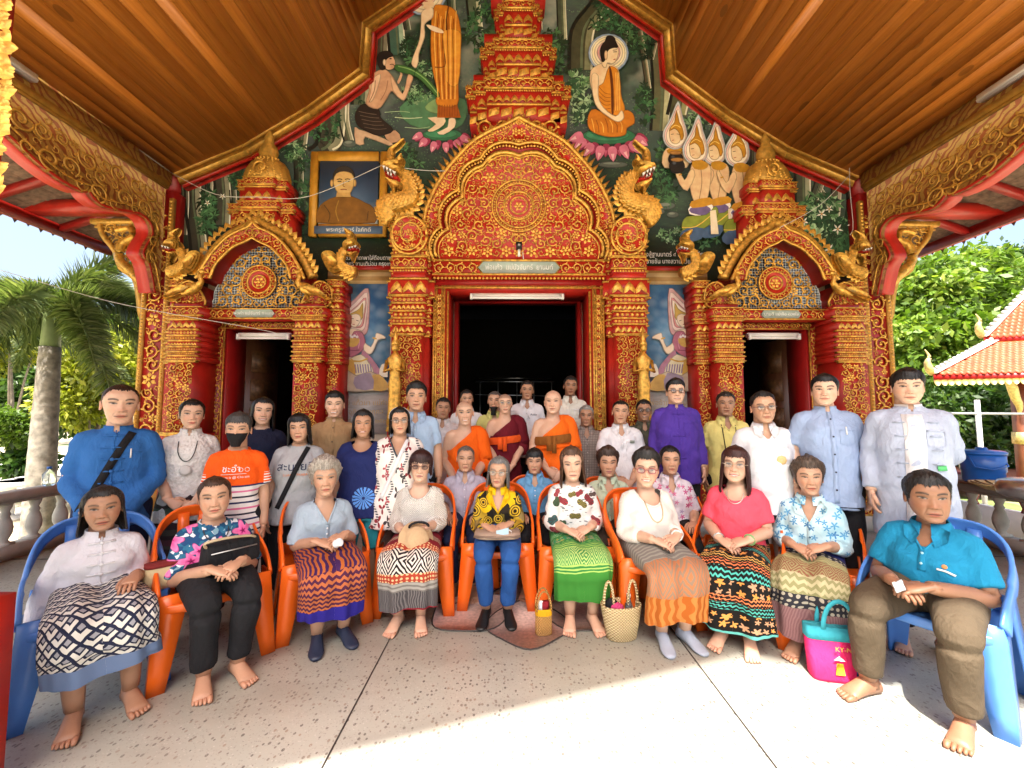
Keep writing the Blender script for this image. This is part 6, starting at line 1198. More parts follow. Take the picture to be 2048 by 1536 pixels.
def head(spec, rs):
    na, nz = 92, 64
    t = np.linspace(-1, 1, na, endpoint=False); a = math.pi*np.sign(t)*(.55*np.abs(t)+.45*np.abs(t)**2.2)
    zz = np.r_[np.linspace(0, .64, 46, endpoint=False), .64+.36*np.sin(np.linspace(0, 1, nz-46)*math.pi/2)]
    A, Z = np.meshgrid(a, zz); x, y = hsec(Z, A, spec.get('jaw', 1.0), spec.get('fat', 0.0))
    fr = np.clip(np.cos(A)*1.6, 0, 1); age, smile = spec.get('age', .3), spec.get('smile', .0)
    g = lambda cx, cz, sx, sz: np.exp(-((x-cx)/sx)**2-((Z-cz)/sz)**2)
    g2 = lambda cx, cz, sx, sz: g(cx, cz, sx, sz)+g(-cx, cz, sx, sz)
    nz_ = spec.get('nose', 1.0); ew = spec.get('ew', 0); tz = np.clip((.60-Z)/.24, 0, 1)
    nose = np.where((Z > .30) & (Z < .62), np.exp(-(x/(.035+.03*tz))**2)*(.012+.066*tz**1.3)*np.clip((Z-.305)/.035, 0, 1), 0)*nz_
    d = nose+.032*g2(.072, .352, .03, .026)*nz_-.030*g2(.155, .53, .075, .042)+.020*g2(.155, .525, .055, .030)+.014*g2(.15, .605, .10, .028)
    d += .016*g2(.21, .42, .08, .07)*(1+smile)+.022*g(0, .055, .10, .045)-.016*g(0, .115, .12, .025)
    mw = .105+.03*smile; mz = .205+spec.get('mh', 0)+.02*smile*np.abs(x/.12)**2
    gl = lambda zc, sz, w: np.exp(-np.abs(x/w)**3-((Z-zc)/sz)**2)
    d += .026*gl(mz+.026, .016, mw)+.028*gl(mz-.026, .018, mw*.85)-.022*gl(mz, .007, mw*1.05)-.01*g(0, .285, .018, .03)
    nl = np.abs(x)-(.10+.055*np.clip((.345-Z)/.16, 0, 1.2)); d -= (.010+.016*age+.01*smile)*np.exp(-(nl/.016)**2)*np.exp(-((Z-.265)/.07)**2)
    d -= .010*age*np.exp(-((Z-.475+.03*np.abs(np.abs(x)-.15)/.1)/.010)**2)*g2(.15, .48, .09, .06)
    d -= .012*age*g2(.24, .28, .05, .09)
    y = y-d*fr
    x = x*(1+.03*g2(.3, .62, .1, .1))
    V = np.stack([x, y, Z], -1).reshape(-1, 3)
    sk = np.array(spec['skin']); C = np.tile(sk, (nz, na, 1))
    def mixc(mk, c):
        nonlocal C
        mk = np.clip(mk, 0, 1)[..., None]; C = C*(1-mk)+np.array(c)*mk
    front = fr > .15
    mot = (np.sin(x*31+rs*3)*np.sin(Z*27+rs)+np.sin(x*63+Z*51+rs))*.5; C = C*(1+.05*mot[..., None])
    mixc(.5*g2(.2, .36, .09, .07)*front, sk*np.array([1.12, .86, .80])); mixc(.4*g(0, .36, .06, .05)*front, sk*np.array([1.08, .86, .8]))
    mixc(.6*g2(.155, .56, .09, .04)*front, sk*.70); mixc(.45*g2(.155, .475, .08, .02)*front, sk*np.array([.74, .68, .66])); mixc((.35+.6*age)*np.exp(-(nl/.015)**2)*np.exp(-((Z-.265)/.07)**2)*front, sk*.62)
    if age > .4:
        for zc in (.70, .745, .79): mixc(.5*age*np.exp(-((Z-zc-.006*np.cos(x*18))/.005)**2)*(np.abs(x) < .2)*front, sk*.7)
        mixc(.4*age*np.exp(-((np.abs(x)-.24)/.03)**2)*np.exp(-((Z-.525)/.02)**2)*front, sk*.7)
    lip = np.array(spec.get('lip', tuple(sk*np.array([.86, .50, .47]))))
    lz = np.abs(Z-mz); lw = .044*np.clip(1-np.abs(x/(mw*1.08))**2.2, 0, 1); mixc(np.clip((lw-lz)/.010, 0, 1)*front*.95, lip)
    mixc(np.exp(-((Z-mz)/.011)**2)*(np.abs(x) < mw*1.15)*front*.95, sk*.18)
    if smile > .55: mixc((np.abs(Z-mz+.004) < .013*np.clip(1-(x/(mw*.85))**2, 0, 1)+.001)*(np.abs(x) < mw*.85)*front*1.0, (.72, .68, .62))
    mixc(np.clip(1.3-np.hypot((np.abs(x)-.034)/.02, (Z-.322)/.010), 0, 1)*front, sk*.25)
    hc = np.array(spec.get('browc', (.02, .014, .011))); bz = .612+.022*np.clip(1-((np.abs(x)-.17)/.10)**2, -1, 1)
    mixc(np.clip(1.25-np.abs(Z-bz)/.022, 0, 1)*((np.abs(x) > .065) & (np.abs(x) < .25))*front*spec.get('brow', .9), hc)
    op = spec.get('eye', .8); ex = np.abs(x)-.152-ew; eh = .027*op*np.clip(1-np.abs(ex/.068)**2, 0, 1); ez = Z-(.528+.010*ex/.07)
    inside = (np.abs(ez) < eh)*(np.abs(ex) < .068)*front; mixc(inside*1.0, (.34, .31, .28)); mixc(inside*np.clip(1.4-np.hypot(ex, ez)/.031, 0, 1), (.012, .008, .006))
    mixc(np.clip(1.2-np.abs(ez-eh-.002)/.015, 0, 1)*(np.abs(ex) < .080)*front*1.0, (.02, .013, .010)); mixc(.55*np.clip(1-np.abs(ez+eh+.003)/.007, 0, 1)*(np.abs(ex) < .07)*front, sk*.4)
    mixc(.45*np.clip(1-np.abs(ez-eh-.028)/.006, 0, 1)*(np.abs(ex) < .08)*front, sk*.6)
    if spec.get('stub', 0): mixc(spec['stub']*(Z > .63+.14*np.clip(np.cos(A), 0, 1)**.5-.25*np.clip(-np.cos(A)+.15, 0, 1))*np.clip((Z-.3)/.1, 0, 1), sk*.35+.02)
    if spec.get('beard', 0): mixc(spec['beard']*(np.clip(1-np.abs(Z-.27)/.03, 0, 1)*(np.abs(x) < .13)+g(0, .05, .12, .05))*front, sk*.5)
    C[..., :] = np.clip(C, 0, 1)
    idx = np.arange(na*nz).reshape(nz, na); n2 = np.roll(idx, -1, 1)
    F = [np.stack([idx[:-1], n2[:-1], n2[1:], idx[1:]], -1).reshape(-1, 4), idx[0][::-1].reshape(1, na)]
    m = MB(); m.C = []
    for f in F: m.F.setdefault(f.shape[1], []).append(f)
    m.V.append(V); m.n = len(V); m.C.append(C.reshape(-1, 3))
    for s in (-1, 1):                       # ears
        k = 14; an = np.arange(k)/k*6.283
        rg = []
        for r, o in ((.35, .055), (.75, .045), (1.0, .06), (1.05, .045), (.95, .02), (.6, .0)):
            rg.append(np.c_[s*(np.full(k, .318)+o+.02*np.cos(an)*0), .045+np.cos(an)*.055*r+.5*o, .46+np.sin(an)*.105*r+.012*np.sin(an)*(r > .9)])
        m.rings(rg, C=sk*np.array([1.03, .9, .87]))
    return m
def hair(style, rs, hl=None):
    """hair shell in head units; returns MB"""
    na, ns = 96, 30; a = np.linspace(-math.pi, math.pi, na, endpoint=False); s = np.linspace(0, 1, ns)
    aa = np.abs(a)
    st = dict(front=.835, temple=.70, side=.50, nape=.24, top=.075, sd=.03, fz=.055, cur=0.0, long=None, a0=1.05, part=0.0, wid=.0, curl=0.0, low=0.0)
    st.update({'short': {}, 'crop': dict(top=.035, sd=.014, fz=.028), 'buzz': dict(top=.016, sd=.010, fz=.012, front=.83, temple=.72), 'full': dict(top=.13, sd=.055, fz=.11), 'flop': dict(top=.11, sd=.055, fz=.06, front=.75, temple=.62, side=.42),
               'bald': dict(top=.012, sd=.022, fz=.005, front=.92, temple=.80), 'tied': dict(top=.045, sd=.035, fz=.04, side=.34, nape=.12, temple=.56), 'bob': dict(top=.09, sd=.07, fz=.07, long=.02, wid=.05, a0=.95), 'bang': dict(top=.10, sd=.07, fz=.075, front=.655, temple=.60, long=.26, wid=.06, a0=1.0),
               'long': dict(top=.085, sd=.06, fz=.06, long=-.42, wid=.06, a0=.92), 'mid': dict(top=.085, sd=.06, fz=.07, long=-.15, wid=.07, a0=.98), 'curly': dict(top=.17, sd=.13, fz=.12, front=.78, temple=.62, side=.30, nape=.10, curl=.045), 'perm': dict(top=.15, sd=.10, fz=.10, front=.80, temple=.62, side=.34, nape=.10, curl=.03), 'shag': dict(top=.09, sd=.05, fz=.07, front=.70, temple=.58, side=.34, nape=.08, curl=.012), 'updo': dict(top=.16, sd=.10, fz=.14, front=.83, temple=.68, side=.45, nape=.2, curl=.012)}.get(style, {}))
    st.update(hl or {})
    zl = np.interp(aa, [0, .35, .62, .85, 1.0, 1.2, 1.62, 1.95, 2.4, math.pi], [st['front']-.004, st['front']+.004, st['front']+.022, st['front']-.02, (st['front']+st['temple'])/2, st['temple']-.08, st['side'], st['side']-.04, (st['side']+st['nape'])/2-.03, st['nape']])
    r = np.random.default_rng(rs); ph = r.uniform(0, 6.28, 12)
    strand = sum(np.sin(a*k+ph[i]) for i, k in enumerate((9, 17, 29, 43)))/4
    zl = zl+.012*strand+.012*np.sin(a*37+ph[5])+.010*np.sin(a*71+ph[6])
    if st['long'] is not None:
        w_ = np.clip((aa-st['a0'])/.10, 0, 1); zl = zl*(1-w_)+(st['long']+.03*strand+.03*np.sin(a*23+ph[4]))*w_
    rows = []
    for si in s:
        z = zl+(1-zl)*np.cos(si*math.pi/2) if st['long'] is None else None
        if z is None:
            za = np.minimum(1, 1-(1-zl)*(si**1.35)); z = np.where(zl > .4, zl+(1-zl)*np.cos(si*math.pi/2), za)
        zc = np.maximum(z, .46) if st['long'] is not None else np.maximum(z, .02)
        x, y = hsec(zc, a)
        back = np.clip(-np.cos(a), 0, 1)
        th = np.interp(z, [.3, .6, .8, .95, 1], [st['sd'], st['sd'], (st['sd']+st['top'])/2, st['top'], st['top']])
        th = th+st['fz']*np.clip(np.cos(a), 0, 1)**2*np.clip((z-.72)/.15, 0, 1)*.5
        th = th*(1+.10*strand)+.006*np.sin(a*53+si*6+ph[3])
        if st['curl']:
            th = th+st['curl']*(np.sin(a*13+ph[0]+7*np.sin(z*9+ph[1]))*np.sin(z*31+3*np.sin(a*5+ph[2]))+.5*np.sin(a*27+z*40+ph[6])*np.sin(z*55+ph[7]))
        ed = 1.0 if st['long'] is not None else np.clip((1-si)/.38, 0.12, 1)**.8
        th = th*np.where(zl > .4, np.clip((1-si)/.35, .12, 1)**.8, 1.0) if st['long'] is not None else th*ed
        L = np.sqrt((x/.34)**2+((y-.02)/.44)**2)+1e-6; dx, dy = x/.34/L, (y-.02)/.44/L; up = np.clip((z-.55)/.45, 0, 1)
        n = np.sqrt(dx*dx+dy*dy); hz = np.sqrt(1-up**2*.999); wv = st['wid']*np.clip((.5-z)/.5, 0, 1.4) if st['long'] is not None else 0
        rows.append(np.c_[x+dx/n*(th*hz+wv*.6), y+dy/n*(th*hz+wv*.3), z+th*up])
    inner = []
    for R_ in rows[::-1]:
        c = np.array([0, .02, 0]); q = R_.copy(); q[:, :2] = c[:2]+(q[:, :2]-c[:2])*.93; q[:, 2] -= .01; inner.append(q)
    m = MB(); m.rings(rows+inner, False, False)
    G = np.array(rows); N = 460; ai = r.integers(0, na, N); s0 = r.uniform(.45, .93, N); ln = r.uniform(.12, .34, N); ctr = np.array([0, .03, .45])
    def samp(a_, q): q = np.clip(q, 0, 1)*(ns-1); i = np.minimum(q.astype(int), ns-2); f = (q-i)[:, None]; return G[i, a_]*(1-f)+G[i+1, a_]*f
    pts = []
    for k in np.linspace(0, 1, 4):
        p = samp((ai+(r.integers(-1, 2, N)*(k > .5)).astype(int)) % na, s0+ln*k); over = np.clip(s0+ln*k-1, 0, 1)[:, None]; d = p-ctr; d /= np.linalg.norm(d, axis=1)[:, None]; pts.append(p+d*(.008+.02*k*r.random(N)[:, None])+over*np.array([0, 0, -.28]))
    tw = np.cross(pts[1]-pts[0], pts[0]-ctr); tw /= np.linalg.norm(tw, axis=1)[:, None]+1e-9; V = []
    for k, w_ in enumerate((.006, .0075, .006, .0015)): V += [pts[k]-tw*w_, pts[k]+tw*w_]
    V = np.stack(V, 1).reshape(-1, 3); b8 = (np.arange(N)*8)[:, None]; m.add(V, np.concatenate([b8+np.array([2*k, 2*k+1, 2*k+3, 2*k+2]) for k in range(3)]))
    return m
def smooth_tube(m, pts, rad, n=10, C=None, k=4):
    p = smoothpoly(pts, k, False); r = np.interp(np.linspace(0, 1, len(p)), np.linspace(0, 1, len(rad)), rad) if np.ndim(rad[0]) == 0 else np.stack([np.interp(np.linspace(0, 1, len(p)), np.linspace(0, 1, len(rad)), [q[j] for q in rad]) for j in (0, 1)], -1)
    return m.tube(p, r, n, C=C)
def unit(v): v = np.asarray(v, float); return v/(np.linalg.norm(v)+1e-9)
def hand(m, w_, d, n, side, C, size=1.0, curl=.35, spread=.012):
    d = unit(d); n = unit(np.asarray(n)-np.dot(n, d)*d); lat = np.cross(d, n)*side; C = np.asarray(C)
    k = size; an = np.arange(10)/10*6.283; rg = []
    for t, a_, b_ in ((-.045, .018, .015), (-.02, .0235, .0185), (.005, .026, .018), (.03, .036, .018), (.06, .042, .016), (.088, .042, .013), (.098, .036, .009)):
        rg.append(w_+d*t*k+np.outer(np.cos(an)*a_*k, lat)+np.outer(np.sin(an)*b_*k, n))
    m.rings(rg, C=C)
    for j, (o, L) in enumerate(zip((.031, .0105, -.0105, -.030), (.066, .076, .071, .055))):
        b = w_+d*.085*k+lat*o*k; dr = d+lat*o*spread/.03*8*.1; p = [b]; ca = 0
        for q, f in enumerate((.45, .32, .25)):
            ca += curl*(.7+.3*q)*(1+.06*j); v = unit(dr*math.cos(ca)-n*math.sin(ca)); p.append(p[-1]+v*L*f*k)
        m.tube(p, np.array([.0098, .0092, .0082, .0058])*k, 6, C=C*np.array([.97, .93, .92]))
    b = w_+d*.025*k+lat*.030*k; v = unit(d*.75+lat*.6-n*.25); p = [b, b+v*.032*k, b+v*.032*k+unit(d*.95+lat*.15-n*.25)*.03*k, b+v*.03*k+unit(d*.95-n*.4)*.05*k]
    m.tube(p, np.array([.014, .012, .0105, .007])*k, 6, C=C)
def foot(m, an, yaw, C, sock=None, k=1.0):
    c, s = math.sin(yaw), -math.cos(yaw); d = np.array([c, s, 0]); l = np.array([-s, c, 0]); C = np.asarray(C if sock is None else sock)
    b = np.array([an[0], an[1], 0.0]); q = np.arange(12)/12*6.283; rg = []
    prof = [(-.075, .026, .014, .022), (-.06, .034, .030, .034), (-.02, .05, .034, .05), (.03, .046, .036, .046), (.08, .032, .041, .032), (.12, .023, .046, .022), (.145, .017, .044, .016)]
    if sock is not None: prof += [(.175, .015, .034, .014), (.19, .012, .018, .008)]
    for t, cz, rl, rz in prof: rg.append(b+d*t*k+np.array([0, 0, cz*k])+np.outer(np.cos(q)*rl*k, l)+np.outer(np.sin(q)*rz*k, [0, 0, 1]))
    m.rings(rg, C=C)
    m.tube([b+[0, 0, .04*k]-d*.02*k, b+[0, 0, .10*k]-d*.02*k, np.array([an[0], an[1], an[2]])-d*.015*k], np.array([.036, .033, .035])*k, 10, C=C)
    if sock is None:
        for j, (o, L, r) in enumerate(((.033, .055, .0135), (.012, .056, .0098), (-.006, .050, .0095), (-.023, .043, .009), (-.038, .034, .0085))):
            o2 = o*(1 if c*0+1 else 1); p0 = b+d*.125*k+l*o2*k*m_side(yaw, an)+np.array([0, 0, .018*k]); m.tube([p0, p0+d*L*.5*k, p0+d*L*k-np.array([0, 0, .006*k])], np.array([r, r*1.05, r*.7])*k, 7, C=C*np.array([1.04, .96, .94]))
FOOTSIDE = [1]
def m_side(yaw, an): return FOOTSIDE[0]
PEND = []      # garments waiting for the voxel remesh
def fabric_mesh(mb, vox, it, cb): PEND.append((mb, vox, it, cb))
def run_pending():
    tmp = []
    for mb, vox, it, cb in PEND:
        o = bpy.data.objects.new('tmp', mb.mesh('tmp')); col.objects.link(o)
        r = o.modifiers.new('r', 'REMESH'); r.mode = 'VOXEL'; r.voxel_size = vox; r.use_smooth_shade = True
        s = o.modifiers.new('s', 'SMOOTH'); s.factor = .5; s.iterations = it; tmp.append(o)
    dg = bpy.context.evaluated_depsgraph_get()
    for o, (mb, vox, it, cb) in zip(tmp, PEND):
        me = bpy.data.meshes.new_from_object(o.evaluated_get(dg)); n = len(me.vertices)
        V = np.empty(n*3, np.float32); me.vertices.foreach_get('co', V); V = V.reshape(-1, 3).astype(float)
        Nn = np.empty(n*3, np.float32); me.vertices.foreach_get('normal', Nn); Nn = Nn.reshape(-1, 3)
        k = len(me.polygons); tt = np.empty(k, np.int32); me.polygons.foreach_get('loop_total', tt); L = np.empty(len(me.loops), np.int32); me.loops.foreach_get('vertex_index', L)
        F = []
        st = np.r_[0, np.cumsum(tt)[:-1]]
        for sz in (3, 4):
            sel = st[tt == sz]
            if len(sel): F.append(L[sel[:, None]+np.arange(sz)])
        bpy.data.meshes.remove(me); old = o.data; bpy.data.objects.remove(o); bpy.data.meshes.remove(old); cb(V, Nn, F)
    PEND.clear()
class Surf:
    def __init__(s, V, F): s.b = BVHTree.FromPolygons([tuple(v) for v in V], [tuple(int(i) for i in f) for g in F for f in g])
    def y(s, x, z, off=.004, default=-.1):
        h = s.b.ray_cast(Vector((x, -1.2, z)), Vector((0, 1, 0)))
        return (h[0].y if h[0] else default)-off
    def pts(s, q, off=.004): return [(x, s.y(x, z, off), z) for x, z in q]
def seg_ell(z, cx, cy, rx, ry, n=24, e=2.5):
    a = np.arange(n)/n*6.283; c, s = np.cos(a), np.sin(a); k = 2/e
    return np.c_[cx+rx*np.sign(c)*np.abs(c)**k, cy+ry*np.sign(s)*np.abs(s)**k, np.full(n, z)]
PID = [0]
def person(u, vt, vc, Y, label, skin, hairspec, top, bottom, seated=False, male=False, arms='lap', floor=0.0, turn=.6, hturn=.9, tilt=0.0, g=1.0, belly=0.0, sw=None, face=None, extra=None, feet='bare', legs=None, seat=.43, hthick=.02, lean=0.0, handlod=True, X=None, head_only_shift=0.0, dx=0.0):
    PID[0] += 1; rs = PID[0]; rr = random.Random(rs*13)
    Pt, Pc = P(u, vt, Y), P(u, vc, Y); X0 = Pt[0]; zt, zc = Pt[2]-hthick, Pc[2]; hh = zt-zc
    face = dict(face or {}); sk = np.array(skin); face['skin'] = sk
    for k_, m_, v_ in (('jaw', 1.0, .07), ('fat', .0, .06), ('nose', 1.0, .16), ('eye', .66, .16), ('brow', .9, .15), ('ew', .0, .012), ('mh', .0, .012), ('smile', .12, .12)):
        if k_ not in face or k_ in ('jaw',): face[k_] = face.get(k_, m_)+rr.uniform(-v_, v_)
    if not male and 'lip' not in face: face['lip'] = tuple(sk*np.array([.95, .42, .42]))
    ang = math.atan2(-(X0-CAM[0]), Y); rz = ang*turn; hy = ang*hturn-rz
    tilt += rr.uniform(-.07, .07); hy += rr.uniform(-.14, .14); face['nod'] = rr.uniform(-.06, .05)
    H = (zt-floor) if not seated else 1.6
    chin = zc-floor; b = hh/.225*.5+.5                      # body scale from head size
    s_w = ((sw*.84 if sw else 0) or (.150 if male else .131))*(.6+.4*b)
    z_sh = chin-.068*b; zn = z_sh+.045
    if seated: zh = seat+.09
    else: zh = max(.50*H, z_sh-.56*b)
    T = z_sh-zh
    hy_ = lean
    def yl(z): return hy_*(z-zh)/max(T, .1)*-1               # spine leans forward
    gm = g
    fem = 0 if male else 1
    st = [(zh-.10, .165*gm, .12*gm), (zh, (.160+.01*fem)*gm, .12*gm), (zh+.16*T/.45, (.140-.006*fem)*gm+belly*.4, .108*gm+belly), (zh+.30*T/.45, .148*gm+belly*.15, .112*gm+belly*.45+.012*fem), (z_sh-.09*b, max(.142*gm, s_w*.98), .108*gm+.012*fem), (z_sh-.035, s_w*.90, .088*gm), (z_sh-.002, s_w*.72, .072), (z_sh+.022, s_w*.50, .062), (zn+.005, .062*b, .056*b)]
    def torso(scale=1.0, zmin=-9, add=0.0):
        m = MB(); rg = [seg_ell(z, 0, yl(z)+(.012 if z > z_sh-.05 else 0), rx*scale+add, ry*scale+add) for z, rx, ry in st if z >= zmin]; m.rings(rg); return m
    el, wr, hd, hn = {}, {}, {}, {}
    sh = {s: np.array([s*(s_w-.012), yl(z_sh)+.012, z_sh-.042]) for s in (-1, 1)}
    for s in (-1, 1):
        A = arms if isinstance(arms, str) else arms[0 if s < 0 else 1]
        if A == 'down': el[s] = np.array([s*(s_w+.042*gm), .03, z_sh-.275*b]); wr[s] = np.array([s*(s_w+.058*gm), -.05, z_sh-.515*b]); hd[s], hn[s] = (0, -.15, -1), (s, 0, 0)
        elif A == 'front': el[s] = np.array([s*(s_w+.05*gm), .0, z_sh-.265*b]); wr[s] = np.array([s*.075, -.215-belly*.6, z_sh-.44*b-(.03 if s > 0 else 0)]); hd[s], hn[s] = (-s*.75, -.1, -.55), (0, -1, .3)
        elif A == 'waist': el[s] = np.array([s*(s_w+.05*gm), .0, z_sh-.26*b]); wr[s] = np.array([s*.09, -.22-belly*.5, z_sh-.36*b]); hd[s], hn[s] = (-s*.85, -.15, -.2), (0, -.9, .5)
        elif A == 'back': el[s] = np.array([s*(s_w+.055*gm), .09, z_sh-.26*b]); wr[s] = np.array([s*.06, .19, z_sh-.42*b]); hd[s], hn[s] = (-s*.7, .2, -.6), (0, 1, 0)
        elif A == 'lap': el[s] = np.array([s*(s_w+.05*gm), -.03, z_sh-.25*b]); wr[s] = np.array([s*.085, -.265-belly*.5, zh+.115+(.018 if s > 0 else 0)]); hd[s], hn[s] = (-s*.8, -.45, -.22), (0, -.35, 1)
        elif A == 'thigh': el[s] = np.array([s*(s_w+.055*gm), .0, z_sh-.25*b]); wr[s] = np.array([s*.13, -.24, zh+.10]); hd[s], hn[s] = (-s*.3, -.8, -.15), (0, 0, 1)
        elif A == 'hang': el[s] = np.array([s*(s_w+.07*gm), .03, z_sh-.25*b]); wr[s] = np.array([s*(s_w+.11*gm), -.06, z_sh-.49*b]); hd[s], hn[s] = (0, -.25, -1), (s, 0, 0)
        elif A == 'knee': el[s] = np.array([s*(s_w+.06*gm), -.06, z_sh-.25*b]); wr[s] = np.array([s*.07, -.35, zh+.105+(.012 if s > 0 else 0)]); hd[s], hn[s] = (-s*.75, -.5, -.2), (0, -.3, 1)
        else: el[s], wr[s], hd[s], hn[s] = [np.array(q, float) for q in A]
    body = MB()
    hm = head(face, rs*1.7)
    Rt = np.array(Matrix.Rotation(hy, 3, 'Z') @ Matrix.Rotation(face.get('nod', 0.0), 3, 'X') @ Matrix.Rotation(tilt, 3, 'Y'))
    hp = np.array([0, yl(z_sh+.1)-.005, chin]); ctr = np.array([0, .02, .3])
    def hT(): T4 = np.eye(4); T4[:3, :3] = Rt*hh; T4[:3, 3] = hp+np.array([0, 0, .3*hh])-Rt @ (np.array([0, .02, .3])*hh)+np.array([0, .02*hh, 0]); return T4
    HT = hT(); body.merge(hm, HT)
    nb = hp+np.array([0, .055*b, .055*b]); nr = (.052 if not male else .060)*b*(.9+.1*g)
    body.tube([np.array([0, yl(z_sh)+.02, z_sh-.05]), np.array([0, yl(z_sh)+.018, z_sh+.03]), nb*.6+np.array([0, yl(z_sh)+.02, z_sh+.03])*.4, nb+np.array([0, 0, .05])], np.array([nr*1.35, nr*1.12, nr, nr*.95]), 18, C=np.tile(sk*.93, (4, 1)))
    sleeve = top.get('sleeve', 'short'); bare = top.get('monk')
    tm = torso(.955, z_sh-.34*b if not bare else -9)
    if not bare: body.add(np.concatenate(tm.V), [tuple(f) for x in tm.F.values() for gg in x for f in gg], sk*.96)
    for s in (-1, 1):
        ar = np.array([.050, .050, .044, .038, .039, .034, .026])*(.55+.45*gm)*(1.08 if male else .98)*b
        pts = [sh[s], sh[s]*.7+el[s]*.3, sh[s]*.3+el[s]*.7, el[s], el[s]*.7+wr[s]*.3, el[s]*.3+wr[s]*.7, wr[s]]
        if not bare: smooth_tube(body, pts, ar, 10, np.tile(sk*.97, (1, 1))[0], 3)
        hand(body, wr[s], hd[s], hn[s], s if not (isinstance(arms, str) and arms == 'down') else s, sk*np.array([.97, .93, .92]), b*(1.0 if male else .93), .38 if arms not in ('down', 'hang') else .3)
    if legs is None: legs = {}
    lg = {}
    for s in (-1, 1):
        if seated:
            kx, ky = legs.get(s, (s*.10, -.41)); hip = np.array([s*.085, .0, zh-.01]); kn = np.array([kx, ky, seat+.045]); fx, fy = legs.get(('f', s), (kx*.8, ky+.055)); ank = np.array([fx, fy, .085])
        else: hip = np.array([s*.09*gm, 0, zh]); kn = np.array([s*.095*gm, -.01, zh*.53]); ank = np.array([s*.10, .02, .085])
        lg[s] = (hip, kn, ank)
        smooth_tube(body, [hip*.2+kn*.8, kn, kn*.6+ank*.4, ank], np.array([.062, .055, .052, .036])*(.5+.5*gm), 10, sk*.95, 3)
        FOOTSIDE[0] = s*-1
        foot(body, ank, legs.get(('y', s), s*.18), sk*np.array([.95, .9, .88]), None if feet == 'bare' else lin(feet) if isinstance(feet, str) else feet, .95*b)
    o = body.build('person', SKIN, None, True); root = o
    tag(o, label, 'person'); o.location = (X0+dx, Y, floor); o.rotation_euler = (0, 0, rz)
    if hairspec:
        hs, hc = hairspec[0], hairspec[1]; hmb = hair(hs, rs, hairspec[2] if len(hairspec) > 2 else None); q = MB(); q.merge(hmb, HT)
        if hs == 'tied' or hs == 'updo': b0 = HT[:3, :3] @ np.array([0, .46, .55])+HT[:3, 3]; q.ball(b0, .16*hh, 10, 8)
        hname = 'hair_%d' % (int(sum(c*1e5 for c in hc))); q.build('hair', hairmat(hname, tuple(hc)), o, True)
    ex = extra or {}
    def hpnt(x, y, z): return HT[:3, :3] @ np.array([x, y, z])+HT[:3, 3]
    if 'glasses' in ex:
        gc, gs, lens = ex['glasses']; lns = []; m = MB(); gm_ = mat('spectacle_'+gc[1:], lin(gc), .35)
        for s in (-1, 1):
            a = np.arange(18)/18*6.283; ring = np.array([hpnt(s*.155+.092*gs*np.sign(math.cos(q))*abs(math.cos(q))**.8, -.475-.0, .515+.068*gs*np.sign(math.sin(q))*abs(math.sin(q))**.8) for q in a])
            m.tube(np.r_[ring, ring[:1]], .011*hh*ex.get('rim', 1.0), 5, cap=False); m.tube([hpnt(s*(.155+.09*gs), -.47, .535), hpnt(s*.34, -.30, .535), hpnt(s*.36, .02, .52)], .010*hh, 5)
            if lens: ln = MB(); ln.add(np.r_[ring, [hpnt(s*.155, -.48, .515)]], [(i, (i+1) % 18, 18) for i in range(18)]); lns.append(ln.build('lens', lens, o, True))
        m.tube([hpnt(-.06, -.475, .53), hpnt(0, -.49, .54), hpnt(.06, -.475, .53)], .010*hh, 5); go = m.build('glasses', gm_, o, True)
        for q in lns: q.parent = go
    if 'mask' in ex:
        lo = ex.get('masklow', 0); na = 25; aa = np.linspace(-1.15, 1.15, na); rg = []
        for z, pu in ((-.03-lo, .02), (.06-lo, .045), (.17-lo, .07), (.28-lo, .09), (.37-lo, .075), (.405-lo, .045)):
            x, y = hsec(np.full(na, max(z, .03)), aa); rg.append(np.array([hpnt(xx*1.04, yy-pu*max(0, math.cos(q*1.25)), z) for xx, yy, q in zip(x, y, aa)]))
        MB().rings(rg, False, False, closed=False).build('face_mask', fab('mask_cloth', (.012, .012, .013)), o, True)
    if 'band' in ex:
        pts = [hpnt(.37*math.sin(q)*1.06, -.02+.10*math.cos(q*1)-.0, .60+.42*math.cos(q)) for q in np.linspace(-1.6, 1.6, 22)]; MB().tube(pts, [(.02*hh, .05*hh)]*22, 8).build('headband', fab('headband_'+ex['band'][1:], lin(ex['band'])), o, True)
    lower(o, bottom, seated, zh, lg, gm, rs, seat)
    sm = MB(); ease = top.get('ease', .012); hem = zh-(.06 if seated else .10)*1.0+top.get('hem', 0.0)
    rg = [seg_ell(max(hem, zh-.02) if seated else hem, 0, yl(zh)+.0, st[1][1]+ease+.012, st[1][2]+ease+.012)]
    if bare: tbody = torso(.97); 
    rg += [seg_ell(z, 0, yl(z)+(.012 if z > z_sh-.05 else 0), rx+ease*(1 if z < z_sh else .6), ry+ease*(1 if z < z_sh else .5)) for z, rx, ry in st if z > hem+.03 and z < zn+.0]
    rg.append(seg_ell(zn+(.012 if top.get('neck') in ('mandarin', 'polo', 'shirt') else -.004), 0, yl(zn)+.014, .066*b+.004, .060*b+.004)); sm.rings(rg)
    f_end = {'none': 0, 'cap': .45, 'short': .80, 'elbow': 1.0, 'three': 1.55, 'long': 1.93}[sleeve]
